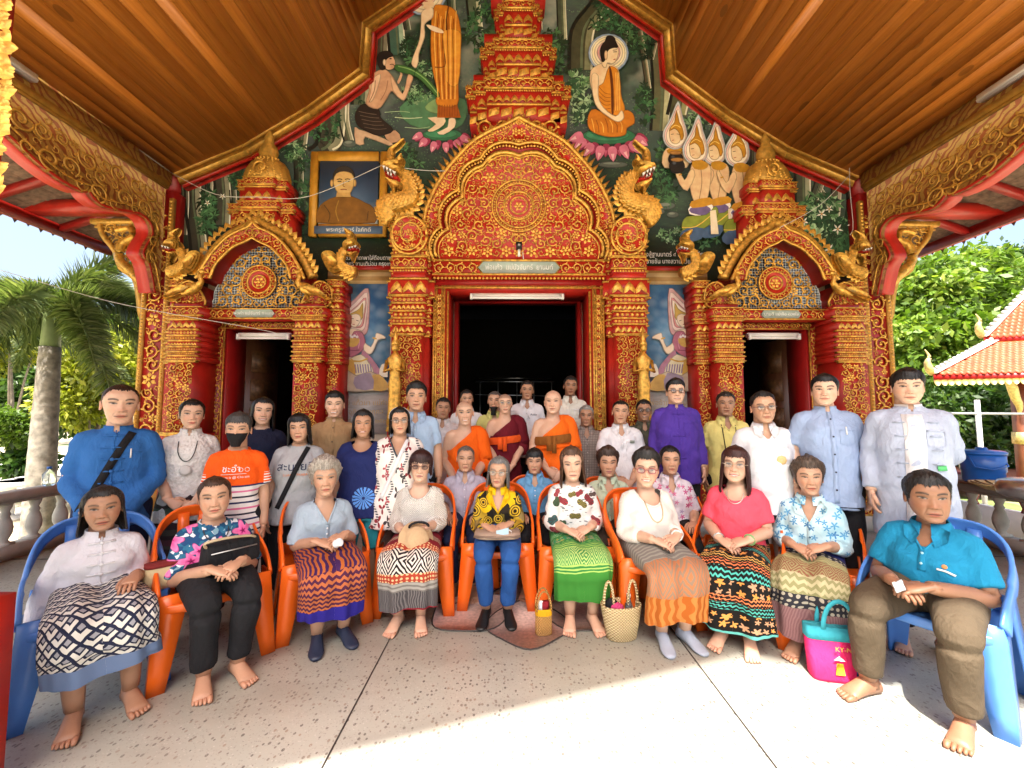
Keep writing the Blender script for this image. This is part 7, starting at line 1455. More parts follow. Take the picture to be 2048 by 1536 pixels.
    for s in (-1, 1):
        if f_end <= 0: continue
        lo_ = .84*(1+(top.get('loose', 1.0)-1)*.6)
        allp = [sh[s]*np.array([.55, 1, 1])+np.array([0, 0, .0]), sh[s], sh[s]*.6+el[s]*.4, el[s], el[s]*.5+wr[s]*.5, wr[s]]
        allt = [-.3, 0, .4, 1, 1.5, 2.0]; allr = np.array([.068, .073, .066, .058, .053, .046])*(.5+.5*gm)*b*lo_
        ts = [t for t in allt if t < f_end-.05]+[f_end]; p = np.array([[np.interp(t, allt, [q[k] for q in allp]) for k in range(3)] for t in ts]); r = np.interp(ts, allt, allr)+(.012 if sleeve in ('short', 'cap', 'elbow') else 0.0)*np.clip(np.array(ts)/f_end, 0, 1)
        smooth_tube(sm, p, r, 12, None, 3)
    info = dict(o=o, z_sh=z_sh, zn=zn, zh=zh, b=b, s_w=s_w, yl=yl, top=top, sk=sk, seed=rs, hem=hem, T=T, male=male, el=el, wr=wr, sh=sh, gm=gm)
    if bare: monk_robe(info, tbody, sk); return info
    fabric_mesh(sm, top.get('vox', .0125), 7, lambda V, Nn, F: finish_top(info, V, Nn, F))
    return info
def finish_top(I, V, Nn, F):
    o, top, z_sh, zn, b = I['o'], I['top'], I['z_sh'], I['zn'], I['b']; r = np.random.default_rng(I['seed']); p = r.uniform(0, 6.28, 10)
    x, y, z = V.T; wa = top.get('wr', 1.0)*.0026
    fo = np.abs(np.sin(17*z+14*np.abs(x)+3*np.sin(8*x+p[5])+p[6])); dsp = -wa*1.6*np.exp(-(fo/.22)**2)+wa*(np.sin(34*z+9*x*np.sign(x)+4*np.sin(11*x+p[0])+p[1])+.7*np.sin(22*x-30*z+3*np.sin(9*z+p[2])+p[3])+.5*np.sin(61*z+25*x+p[4]))
    near = np.clip((z_sh+.02-z)/.12, 0, 1); dsp = dsp*near
    V = V+Nn*dsp[:, None]
    nk = top.get('neck', 'crew'); zt = zn
    if nk == 'crew': cut = lambda x, y, z: (np.hypot(x, (y-.015)*1.0) < .072*b) & (z > z_sh+.005)
    elif nk == 'scoop': cut = lambda x, y, z: ((y < .02) & ((x/(.092*b))**2+((z-z_sh-.045)/(.10*b))**2 < 1)) | ((np.hypot(x, y-.015) < .072*b) & (z > z_sh+.01))
    elif nk in ('v', 'shirt', 'polo', 'lapel'):
        dv = top.get('vdepth', {'v': .12, 'shirt': .07, 'polo': .09, 'lapel': .15}[nk])*b; cut = lambda x, y, z: ((y < .02) & (np.abs(x) < (.072*b)*np.clip((z-(z_sh+.02-dv))/dv, 0, 1))) | ((np.hypot(x, y-.015) < .068*b) & (z > z_sh+.02))
    else: cut = lambda x, y, z: (np.hypot(x, y-.015) < .066*b) & (z > zn-.004) | ((y < 0) & (np.abs(x) < .03*b*np.clip((z-zn+.03)/.04, 0, 1)))
    F2 = []
    for f in F:
        c = V[f].mean(1); F2.append(f[~cut(c[:, 0], c[:, 1], c[:, 2])])
    m = MB(); m.add(V, F2[0]); 
    for f in F2[1:]: m.F.setdefault(f.shape[1], []).append(f)
    ob = m.build('shirt' if I['male'] else 'blouse', top['mat'], o, True); o = ob; I['ob'] = ob
    S = Surf(V, F); cm = top.get('collar', top['mat'])
    def ribbon(q, w_, mt, nm, off=.004, th=.004):
        """flat band laid on the garment front along an X,Z line"""
        q = np.asarray(q, float); d = np.gradient(q, axis=0); n = np.c_[-d[:, 1], d[:, 0]]; n /= np.linalg.norm(n, axis=1)[:, None]+1e-9
        rg = []
        for c, nn in zip(q, n):
            a, e = c+nn*w_/2, c-nn*w_/2; ya, ye = S.y(*a, off), S.y(*e, off); rg.append(np.array([(a[0], ya, a[1]), (a[0], ya-th, a[1]), (e[0], ye-th, e[1]), (e[0], ye, e[1])]))
        return MB().rings(rg).build(nm, mt, o, True)
    def disc(x, z, rad, mt, nm='button', off=.006):
        y_ = S.y(x, z, off); a = np.arange(8)/8*6.283; return MB().rings([np.c_[x+np.cos(a)*rad*k, np.full(8, y_-t), z+np.sin(a)*rad*k] for k, t in ((1, 0), (1, .003), (.5, .005))]).build(nm, mt, o, True)
    I.update(S=S, ribbon=ribbon, disc=disc)
    a = np.linspace(0, 6.283, 28, endpoint=False)
    if nk == 'crew':
        pts = np.array([(math.sin(q)*.076*b, .015-math.cos(q)*.074*b, z_sh+.022-.020*math.cos(q)) for q in a]); MB().tube(np.r_[pts, pts[:1]], [(.006, .011)]*29, 6, cap=False).build('neckband', cm, o, True)
    elif nk == 'scoop':
        q = [(math.sin(t)*.094*b, z_sh+.045-math.cos(t)*.102*b) for t in np.linspace(-1.35, 1.35, 19)]; ribbon(q, .012, cm, 'neckband', .002)
    elif nk == 'mandarin':
        rg = []
        for h, k in ((-.012, 1.06), (.012, 1.0), (.030, .97)):
            t = np.linspace(.20, 6.083, 30); rg.append(np.c_[np.sin(t)*.070*b*k, .014-np.cos(t)*.067*b*k, zn-.006+h+.006*np.cos(t)*-1])
        for h, k in ((.030, .93), (-.012, .98)):
            t = np.linspace(.20, 6.083, 30); rg.append(np.c_[np.sin(t)*.070*b*k, .014-np.cos(t)*.067*b*k, zn-.006+h+.006*np.cos(t)*-1])
        MB().rings(rg, False, False, closed=False).build('stand_collar', cm, o, True)
    elif nk in ('shirt', 'polo', 'lapel'):
        dv = top.get('vdepth', {'shirt': .07, 'polo': .09, 'lapel': .15}[nk])*b; zv_ = z_sh+.02-dv
        t = np.linspace(.25, 6.03, 26); rg = []
        for h, k in ((.0, 1.05), (.028, 1.0), (.036, 1.06), (.012, 1.22), (-.012, 1.34)): rg.append(np.c_[np.sin(t)*.068*b*k, .014-np.cos(t)*.066*b*k, zn-.010+h-.010*np.cos(t)-.012*np.clip(np.cos(t), 0, 1)*(k > 1.1)])
        MB().rings(rg, False, False, closed=False).build('collar', cm, o, True)
        for s in (-1, 1):
            w_ = .05*b if nk != 'lapel' else .058*b; q = [(s*.058*b, zn+.004), (s*.022*b, z_sh-.002), (s*.042*b, z_sh-.048*b), (s*.082*b, z_sh-.018*b), (s*.088*b, zn-.012)]
            if nk == 'lapel': q = [(s*.060*b, zn), (s*.012*b, zv_+.02), (s*.035*b, zv_+.045), (s*.075*b, z_sh-.055*b), (s*.10*b, z_sh-.01)]
            P3 = [(x_, min(S.y(x_, z_, .012), -.02) if z_ < z_sh+.02 else -.055*b, z_) for x_, z_ in q]; mm = MB(); mm.add(P3+[(x_, y_+.006, z_) for x_, y_, z_ in P3], [(0, 1, 2, 3, 4), (9, 8, 7, 6, 5)]+[(i, (i+1) % 5, (i+1) % 5+5, i+5) for i in range(5)]); mm.build('collar_flap', cm, o)
            ribbon([(s*.070*b*(1-k)+.0, zn-.02-(zn-.02-zv_)*k) for k in np.linspace(0, 1, 8)], .010, cm, 'neck_edge', .002)
    elif nk == 'v':
        dv = top.get('vdepth', .12)*b
        for s in (-1, 1): ribbon([(s*.072*b*(1-k), z_sh+.02-dv*k) for k in np.linspace(0, 1, 10)], .012, cm, 'neckband', .002)
    zv_ = z_sh+.02-top.get('vdepth', .07)*b
    if top.get('placket'):
        n, bc = top['placket']; zb = I['hem']+.05; ztp = (zn-.02 if nk == 'mandarin' else zv_); full = n > 3
        zb = zb if full else ztp-.11*b
        ribbon([(0, ztp-(ztp-zb)*k) for k in np.linspace(0, 1, 16)], .030*b, top['mat'], 'placket', .001, .003)
        for i in range(n): disc(0, ztp-.015-(ztp-zb-.02)*(i+.3)/n, .0062*b, mat('button_'+bc[1:], lin(bc), .35))
    if top.get('knots'):
        n, kc = top['knots']; ztp = zn-.03; zb = I['hem']+.08
        ribbon([(0, ztp+.02-(ztp-zb)*k) for k in np.linspace(0, 1, 14)], .006, kc, 'front_seam', .001, .003)
        for i in range(n):
            zz = ztp-(ztp-zb)*(i+.2)/n; ribbon([(-.055*b, zz), (-.02, zz), (.02, zz), (.055*b, zz)], .008, kc, 'frog_loop', .003, .005); disc(0, zz, .010*b, kc, 'knot_button', .008)
    if top.get('pocket'):
        s, pc = top['pocket']; cx, cz = s*.085*b, z_sh-.155*b; q = [(cx-.045*b, cz+.05*b), (cx+.045*b, cz+.05*b), (cx+.045*b, cz-.04*b), (cx, cz-.055*b), (cx-.045*b, cz-.04*b)]
        pts = np.array(q); dens = []
        for i in range(5): dens += [pts[i]*(1-k)+pts[(i+1) % 5]*k for k in (0, .33, .66)]
        dens.append(dens[0]); ribbon(dens, .004, pc, 'pocket_seam', .001, .002)
        ribbon([(cx-.045*b+.09*b*k, cz+.05*b) for k in np.linspace(0, 1, 6)], .008, pc, 'pocket_edge', .002, .003)
        if top.get('pen'): ribbon([(cx-.005, cz+.02), (cx-.004, cz+.075*b)], .007, WHITE, 'pen', .006, .006)
    for cb in top.get('deco', ()): cb(I)
def decal_text(s, size, cx, dz, m, name='lettering', sx=1.0):
    def cb(I):
        me = text_mesh(s, size, .001); V = np.empty(len(me.vertices)*3, np.float32); me.vertices.foreach_get('co', V); V = V.reshape(-1, 3); z0 = I['z_sh']+dz
        for v in V: xx, zz = cx+v[0]*sx, z0+v[1]; v[:] = (xx, I['S'].y(xx, zz, .005+v[2]), zz)
        me.vertices.foreach_set('co', V.ravel()); me.materials.clear(); me.materials.append(m); me.update(); obj(name, me, I['ob'])
    return cb
def decal_line(q, w_, m, name, off=.006, th=.004):
    """q in (x, dz below the shoulder)"""
    return lambda I: I['ribbon'](smoothpoly([(a*I['b'], I['z_sh']+c*I['b']) for a, c in q], 5, False) if len(q) > 2 else np.array([np.array(q[0])*(1-k)+np.array(q[1])*k for k in np.linspace(0, 1, 16)])*I['b']+np.array([0, I['z_sh']]), w_, m, name, off, th)
def decal_disc(x, dz, r, m, name): return lambda I: I['disc'](x, I['z_sh']+dz, r, m, name, .004)
def necklace(m, dz=-.09, w_=.06, r=.003, name='necklace'):
    return lambda I: MB().tube([(math.sin(t)*w_*I['b']*1.05, min(I['S'].y(math.sin(t)*w_*I['b'], I['z_sh']+.03-(.03-dz)*max(0, math.cos(t))**.6, .008), 9), I['z_sh']+.03-(.03-dz)*max(0, math.cos(t))**.6) for t in np.linspace(-1.45, 1.45, 25)], r, 5).build(name, m, I['o'], True)
def strap(m, s=1, w_=.032):
    """bag strap from one shoulder across the chest to the other hip"""
    return lambda I: I['ribbon']([(s*(.075-.20*k)*I['b'], I['z_sh']+.02-.47*k*I['b']) for k in np.linspace(0, 1, 18)], w_*I['b'], m, 'bag_strap', .004, .005)
def lower(o, bt, seated, zh, lg, g, rs, seat):
    kind, m = bt[0], bt[1]; op = bt[2] if len(bt) > 2 else {}
    hem = op.get('hem', .16)
    if kind in ('trousers', 'shorts'):
        mb = MB()
        for s in (-1, 1):
            hip, kn, an = lg[s]; k = op.get('w', 1.0)
            if seated: pts = [hip+[0, .05, 0], hip*.55+kn*.45+[0, 0, .010], hip*.16+kn*.84+[0, 0, .008], kn*.92+an*.08+[0, -.018, 0], kn*.45+an*.55+[0, -.005, 0], an+[0, 0, .03]]; rd = np.array([.098, .088, .076, .068, .060, .054])*(.5+.5*g)*(.4+.6*k)
            else: pts = [hip+[0, 0, .05], hip*.6+kn*.4, kn, kn*.5+an*.5, an+[0, 0, hem*.3]]; rd = np.array([.10, .09, .075, .066, .062])*(.4+.6*g)*k
            if kind == 'shorts': pts = pts[:3]; rd = rd[:3]*1.08
            smooth_tube(mb, pts, rd, 14, None, 4)
            if seated: mb.ball(kn+[0, -.004, -.004], .070*(.5+.5*g)*(.4+.6*k), 12, 8)
        if seated: mb.rings([seg_ell(z, 0, y, rx, ry) for z, y, rx, ry in ((seat+.005, .02, .15*g, .14*g), (zh, .01, .175*g, .135*g), (zh+.10, 0, .160*g, .118*g))])
        else: mb.rings([seg_ell(z, 0, 0, rx, ry) for z, rx, ry in ((zh-.12, .15*g, .115*g), (zh, .176*g, .125*g), (zh+.12, .158*g, .115*g))])
        def cb(V, Nn, F):
            r = np.random.default_rng(rs); p = r.uniform(0, 6.28, 6); x, y, z = V.T; V = V+Nn*(.0025*(np.sin(24*z+30*x+14*y+3*np.sin(12*x+p[0])+p[1])+.6*np.sin(45*x+20*z+p[2])))[:, None]
            q = MB(); q.add(V, F[0])
            for f in F[1:]: q.F.setdefault(f.shape[1], []).append(f)
            q.build(kind, m, o, True)
        fabric_mesh(mb, .014, 5, cb); return
    r = np.random.default_rng(rs); ph = r.uniform(0, 6.28, 6); n = 72; a = np.arange(n+1)/n*6.283
    (h0, k0, a0), (h1, k1, a1) = lg[-1], lg[1]; kc = (k0+k1)/2; ac = (a0+a1)/2; kw = (k1[0]-k0[0])/2
    if seated:
        W0 = .185*g; Wk = kw+.105*(.5+.5*g); Wh = max(abs(a1[0]-a0[0])/2+.10, Wk*op.get('flare', .95))
        path = [((0, .10, zh+.09), 0.0, W0*.92, .115*g), ((0, .07, zh+.01), .35, W0, .12*g), ((0, -.06, zh-.012), 1.2, W0*1.03, .105*g), ((kc[0]*.5, -.24, zh-.02), 1.5, (W0+Wk)/2*1.02, .088*g), ((kc[0], kc[1]+.06, zh-.022), 1.62, Wk, .078), ((kc[0], kc[1]-.035, zh-.06), 2.3, Wk, .080), ((kc[0]*.9+ac[0]*.1, kc[1]-.03, zh-.15), 3.0, Wk*.99, .085), ((kc[0]*.5+ac[0]*.5, kc[1]*.5+ac[1]*.5-.03, (seat+hem)/2), 3.14, (Wk+Wh)/2, .09), ((ac[0], ac[1]-.03, hem), 3.14, Wh, .095)]
    else:
        W0 = .178*g; path = [((0, 0, zh+.13), 3.14, W0*.88, .115*g), ((0, 0, zh), 3.14, W0*1.02, .135*g), ((0, 0, zh-.2), 3.14, W0*1.05, .14*g), ((0, 0, zh*.45), 3.14, W0*1.08, .15*g), ((0, 0, hem), 3.14, W0*op.get('flare', 1.12), .16*g)]
    c = smoothpoly([p[0] for p in path], 6, False); tt = np.linspace(0, 1, len(c)); ti = np.linspace(0, 1, len(path)); an = np.interp(tt, ti, [p[1] for p in path]); W = np.interp(tt, ti, [p[2] for p in path]); Th = np.interp(tt, ti, [p[3] for p in path])
    L = np.r_[0, np.cumsum(np.linalg.norm(np.diff(c, axis=0), axis=1))]; rg = []; uv = []
    for i in range(len(c)):
        ax2 = np.array([0, -math.sin(an[i]-1.5708)*1.0, math.cos(an[i]-1.5708)]) if seated else np.array([0, -1.0, 0])
        if seated and an[i] < 1.3: w_ = an[i]/1.3; ax2 = unit(np.array([0, -1, 0])*(1-w_)+np.array([0, 0, 1])*w_)
        cx, sy = np.cos(a-1.5708), np.sin(a-1.5708)*-1.0
        fall = np.clip((L[i]-.35)/.6, 0, 1) if seated else np.clip((L[i]-.1)/.8, 0, 1)
        fold = (.008+.032*fall*op.get('fold', 1.0))*(np.sin(a*7+ph[0]+2*np.sin(L[i]*2+ph[1]))*.6+np.sin(a*13+ph[2])*.35)
        lobe = 1-.34*np.exp(-(cx/.16)**2)*(sy > 0)*(1 if seated else 0)*np.clip((L[i]-.1)/.2, 0, 1)*(1-.5*fall)
        e = 2/2.3; X = W[i]*np.sign(cx)*np.abs(cx)**e; Yv = Th[i]*np.sign(sy)*np.abs(sy)**e*lobe
        k = 1+fold/max(Th[i], .05)*.6
        rg.append(c[i]+np.outer(X*(1+fold), [1, 0, 0])+np.outer(Yv*k, ax2)); uv.append(np.c_[a/6.283*2*(W[i]+Th[i])*1.6, np.full(n+1, L[i])])
    if seated:   # hem not level: hang a little unevenly
        for j in (-1, -2): rg[j][:, 2] += .015*np.sin(a*2+ph[3])
    mb = MB(); mb.rings(rg, False, False, closed=False); mb.UV = uv; mb.build('skirt', m, o, True)
def monk_robe(I, tb, sk):
    o, z_sh, zn, zh, b, s_w = I['o'], I['z_sh'], I['zn'], I['zh'], I['b'], I['s_w']; m = MB(); m.merge(tb)
    for s in (-1, 1):
        ar = np.array([.060, .058, .050, .041, .043, .036, .028])*(.45+.55*I['gm'])*b; e, w_, h = I['el'][s], I['wr'][s], I['sh'][s]
        smooth_tube(m, [h*np.array([.7, 1, 1]), h, h*.5+e*.5, e, e*.7+w_*.3, e*.3+w_*.7, w_], ar, 12, None, 3)
    m.tube([(0, .02, z_sh-.04), (0, .022, zn+.02), (0, .02, zn+.07)], [.085*b, .062*b, .056*b], 14)
    C = np.array(sk)*.97
    def cb(V, Nn, F):
        q = MB(); q.add(V, F[0], C)
        for f in F[1:]: q.F.setdefault(f.shape[1], []).append(f)
        me = q.mesh('person_torso', SKIN, True); bm = bmesh.new(); bm.from_mesh(o.data); bm.from_mesh(me); bm.to_mesh(o.data); bm.free(); bpy.data.meshes.remove(me)
        S = Surf(V, F); mt = I['top']['mat']
        rb = MB(); n = 46; a = np.linspace(0, 6.283, n, endpoint=False); rg = []; x, y, z = V.T
        def rad(zz, aa):
            h = S.b.ray_cast(Vector((math.sin(aa)*.9, .02-math.cos(aa)*.9, zz)), Vector((-math.sin(aa), math.cos(aa), 0)))
            return h[0] if h[0] else None
        lev = np.linspace(0, 1, 34)
        for t in lev:
            row_ = []
            for q_ in a:
                sx = math.sin(q_); top = z_sh-.17*b+(.215*b)*np.clip((sx+.75)/1.5, 0, 1)**.9; bot = zh-.35; zz = bot+(top-bot)*t
                wid = s_w*1.04 if zz > zh else s_w*1.02; dpt = .118*I['gm']; 
                k = np.clip((zz-(z_sh-.10))/.14, 0, 1); rx, ry = wid*(1-.30*k*k)+.02, dpt*(1-.25*k)+.03
                pl = .008*math.sin(26*(zz*1.0+sx*.16)+2*math.cos(q_))+.004*math.sin(70*(zz+sx*.2))
                row_.append((sx*(rx+pl)+.0, .01-math.cos(q_)*(ry+pl), zz))
            rg.append(np.array(row_))
        rb.rings(rg, False, False)
        s = 1; e, w_, h = I['el'][s], I['wr'][s], I['sh'][s]; smooth_tube(rb, [h*np.array([.5, 1, 1])+[0, 0, .02], h+[.005, 0, .012], h*.5+e*.5, e+[0, 0, -.02], e*.75+w_*.25], np.array([.08, .085, .085, .082, .075])*b, 14, None, 4)
        rb.build('robe', mt, o, True)
        for d in I['top'].get('sash', ()):
            z0, hgt, mat_ = d; rg = [np.array([(math.sin(q_)*(s_w*1.04+.035+dd), .01-math.cos(q_)*(.118*I['gm']+.045+dd), zz+.02*math.sin(q_)) for q_ in a]) for zz, dd in ((z_sh-z0-hgt, 0), (z_sh-z0-hgt*.7, .008), (z_sh-z0-hgt*.3, .008), (z_sh-z0, 0))]; MB().rings(rg, False, False).build('sash', mat_, o, True)
            if d[1] > .06:
                kn = MB(); kn.box((-.05, -.118*I['gm']-.062, z_sh-z0-hgt*.9), (.05, .02, hgt*1.7)); kn.box((.0, -.118*I['gm']-.062, z_sh-z0-hgt*1.0), (.04, .018, hgt*2.0), .1); kn.build('sash_knot', mat_, o)
    fabric_mesh(m, .013, 8, cb)
# ================================================================== fabrics with patterns
def T2(t):
    x, y, z = t.sep(t.coord()); return t.node('CombineXYZ', {0: x, 1: z, 2: 0.0}).outputs[0], x, z
def wrk(t, base, rough=.85, bs=.35, extra=None):
    o = t.coord(); n7 = t.noise(t.mapv(o, (1, 1, .6)), 6.5, 3, .5, 1.2); h = t.math('ADD', t.noise(t.mapv(o, (1, 1, .45)), 16, 4, .6, .6), t.math('MULTIPLY', t.math('ABSOLUTE', t.math('SUBTRACT', n7, .5)), -2.2))
    if extra is not None: h = t.math('ADD', h, extra)
    return t.out(base, rough, 0, h, bs*1.3, .025, .25)
def blossoms(t, p, scale, petals, r0, k=.35, rand=1.0):
    n = t.node('TexVoronoi', {'Vector': p, 'Scale': scale, 'Randomness': rand}, voronoi_dimensions='2D', feature='F1')
    ps = t.node('VectorMath', {0: p, 1: n.outputs['Position']}, operation='SUBTRACT').outputs[0]; dx, dy, _ = t.sep(ps)
    cx, cy, cz = t.sep(n.outputs['Color']); th = t.math('ADD', t.math('ARCTAN2', dy, dx), t.math('MULTIPLY', cx, 6.28))
    rad = t.math('MULTIPLY', t.math('ADD', 1-k, t.math('MULTIPLY', t.math('COSINE', t.math('MULTIPLY', th, float(petals))), k)), r0)
    rad = t.math('MULTIPLY', rad, t.math('ADD', .75, t.math('MULTIPLY', cy, .5)))
    d = t.math('MULTIPLY', n.outputs['Distance'], 1.0)
    return t.math('LESS_THAN', d, rad), cz, t.math('DIVIDE', d, rad), th
def pat(fn):
    M[fn.__name__] = fn(NT(fn.__name__)); return M[fn.__name__]
@pat
def pink_flower_blue(t):
    p, x, z = T2(t); b = t.ramp(t.vor(p, 48, out='Color'), [(0, lin('#1f4f73')), (.35, lin('#2f6d8c')), (.55, lin('#dfe6ea')), (.66, lin('#244b78')), (.85, lin('#7fa6b5')), (1, lin('#3a5468'))], 'CONSTANT')
    f, c, q, th = blossoms(t, p, 7.5, 5, .42, .25, .7); b = t.mix(f, b, t.ramp(q, [(0, lin('#4a1030')), (.2, lin('#a02060')), (.3, lin('#e85aa0')), (.85, lin('#f088bc')), (1, lin('#b02f70'))]))
    return wrk(t, b)
@pat
def geometric_yellow(t):
    p, x, z = T2(t); n = t.node('TexVoronoi', {'Vector': p, 'Scale': 14.0, 'Randomness': .9}, voronoi_dimensions='2D', distance='CHEBYCHEV'); a, bb, c = t.sep(n.outputs['Color'])
    b = t.ramp(a, [(0, lin('#1c1812')), (.2, lin('#6f6224')), (.42, lin('#b79a2e')), (.6, lin('#8c7a4a')), (.74, lin('#e0b818')), (.88, lin('#2b241c'))], 'CONSTANT')
    f, c2, q, th = blossoms(t, p, 8, 1, .36, .0, .8); b = t.mix(f, b, t.ramp(q, [(0, lin('#201a14')), (.28, lin('#c9a52c')), (.5, lin('#2a2118')), (.66, lin('#d8b430')), (.85, lin('#4b4220'))], 'CONSTANT')); return wrk(t, b)
@pat
def botanical_print(t):
    p, x, z = T2(t); b = t.ramp(t.noise(p, 60, 2), [(.3, (.66, .66, .63)), (.7, (.76, .76, .74))])
    ln = t.math('LESS_THAN', t.vor(t.mapv(p, (1, 3, 1), rot=(0, 0, .6)), 16), .22); b = t.mix(t.math('MULTIPLY', ln, .8), b, lin('#4a5560'))
    f, c, q, th = blossoms(t, p, 9.5, 2, .40, .3, .9); b = t.mix(f, b, t.mix(t.math('LESS_THAN', t.math('COSINE', t.math('MULTIPLY', th, 11.0)), -.4), t.ramp(c, [(0, lin('#8a2a36')), (.22, lin('#2f5c5c')), (.42, lin('#7d7432')), (.62, lin('#5d4a45')), (.8, lin('#a03440')), (.9, lin('#44603f'))], 'CONSTANT'), (.06, .055, .05))); return wrk(t, b)
@pat
def white_lace(t):
    p, x, z = T2(t); f, c, q, th = blossoms(t, p, 19, 8, .44, .12, .5); rings = t.math('SINE', t.math('MULTIPLY', q, 16.0)); b = t.mix(t.math('MULTIPLY', t.step(rings, -.1, .3), .75), (.80, .785, .73), (.66, .62, .53)); return wrk(t, b, .9, .22, rings)
@pat
def aqua_flowers(t):
    p, x, z = T2(t); b = t.ramp(t.noise(p, 9, 3), [(.3, lin('#a6d3df')), (.7, lin('#d2ebf0'))]); f, c, q, th = blossoms(t, p, 17, 5, .40, .4, 1.0); b = t.mix(t.math('MULTIPLY', f, .9), b, t.ramp(c, [(0, lin('#2f86bd')), (.5, lin('#5aa9d2')), (1, lin('#1f6fae'))])); return wrk(t, b)
@pat
def lilac_flowers(t):
    p, x, z = T2(t); b = t.ramp(t.noise(p, 20, 3), [(.3, lin('#c9c2d2')), (.7, lin('#e4dfe6'))]); f, c, q, th = blossoms(t, p, 15, 5, .34, .35, 1.0); b = t.mix(f, b, t.ramp(c, [(0, lin('#c04a86')), (.4, lin('#a08cb4')), (.7, lin('#d878a0')), (1, lin('#8a94a8'))], 'CONSTANT')); return wrk(t, b)
@pat
def chain_print(t):
    p, x, z = T2(t); w_ = t.math('ADD', x, t.math('MULTIPLY', t.math('SINE', t.math('MULTIPLY', z, 26.0)), .02)); s = t.math('ABSOLUTE', t.math('SUBTRACT', t.math('FRACT', t.math('MULTIPLY', w_, 9.0)), .5)); b = t.mix(t.math('MULTIPLY', t.math('LESS_THAN', s, .10), t.math('GREATER_THAN', t.math('SINE', t.math('MULTIPLY', z, 320.0)), -.2)), lin('#e4ddd6'), lin('#4a4a50'))
    f, c, q, th = blossoms(t, t.mapv(p, (1, .6, 1)), 13, 3, .34, .5, 1.0); b = t.mix(f, b, t.ramp(c, [(0, lin('#8a2f36')), (.4, lin('#3f3a3c')), (.7, lin('#a8555a')), (1, lin('#8d8a86'))], 'CONSTANT')); return wrk(t, b)
@pat
def small_check(t):
    p, x, z = T2(t); a = t.math('GREATER_THAN', t.math('SINE', t.math('MULTIPLY', x, 360.0)), .55); c = t.math('GREATER_THAN', t.math('SINE', t.math('MULTIPLY', z, 360.0)), .55); return wrk(t, t.mix(t.math('MULTIPLY', t.math('MAXIMUM', a, c), .75), lin('#a39a92'), lin('#5a4e4a')))
@pat
def open_knit(t):
    p, x, z = T2(t); a = t.math('SINE', t.math('MULTIPLY', x, 420.0)); c = t.math('SINE', t.math('MULTIPLY', z, 420.0)); h = t.math('MULTIPLY', a, c); band = t.math('GREATER_THAN', t.math('ABSOLUTE', x), .13); return wrk(t, t.mix(t.math('MULTIPLY', t.math('MULTIPLY', t.math('GREATER_THAN', h, .15), band), .5), lin('#f3f1e8'), lin('#c4a48e')), .9, .5, h)
@pat
def seersucker(t):
    p, x, z = T2(t); h = t.vor(p, 55); return wrk(t, t.ramp(h, [(0, (.68, .67, .64)), (1, (.78, .77, .75))]), .9, .28, h)
def striped_tee(zs):
    t = NT('striped_tee'); p, x, z = T2(t); f = t.math('FRACT', t.math('MULTIPLY', t.math('SUBTRACT', zs, z), 26.0)); k = t.math('FRACT', t.math('MULTIPLY', t.math('SUBTRACT', zs, z), 26.0/3)); s = t.mix(t.math('LESS_THAN', f, .32), lin('#e6e2e0'), t.ramp(k, [(0, lin('#232a55')), (.33, lin('#d8729a')), (.66, lin('#2f3040'))], 'CONSTANT'))
    b = t.mix(t.math('GREATER_THAN', z, zs), s, lin('#ee5a12')); st = t.math('MULTIPLY', t.math('GREATER_THAN', t.math('ABSOLUTE', x), .175), t.math('MULTIPLY', t.math('LESS_THAN', z, zs+.075), t.math('GREATER_THAN', t.math('SINE', t.math('MULTIPLY', z, 330.0)), .2))); M['striped_tee'] = wrk(t, t.mix(st, b, lin('#efe9e4'))); return M['striped_tee']
def tie_dye(zc):
    t = NT('tie_dye'); p, x, z = T2(t); dx, dz = t.math('SUBTRACT', x, .03), t.math('SUBTRACT', z, zc); d = t.math('SQRT', t.math('ADD', t.math('MULTIPLY', dx, dx), t.math('MULTIPLY', dz, dz))); th = t.math('ARCTAN2', dz, dx); ry = t.math('SINE', t.math('ADD', t.math('MULTIPLY', th, 17.0), t.math('MULTIPLY', t.noise(p, 30, 2), 5.0)))
    mk = t.math('MULTIPLY', t.math('MULTIPLY', t.math('LESS_THAN', d, .085), t.math('GREATER_THAN', d, .012)), t.math('GREATER_THAN', ry, -.45)); M['tie_dye'] = wrk(t, t.mix(mk, lin('#1b2558'), lin('#5b8fd6'))); return M['tie_dye']
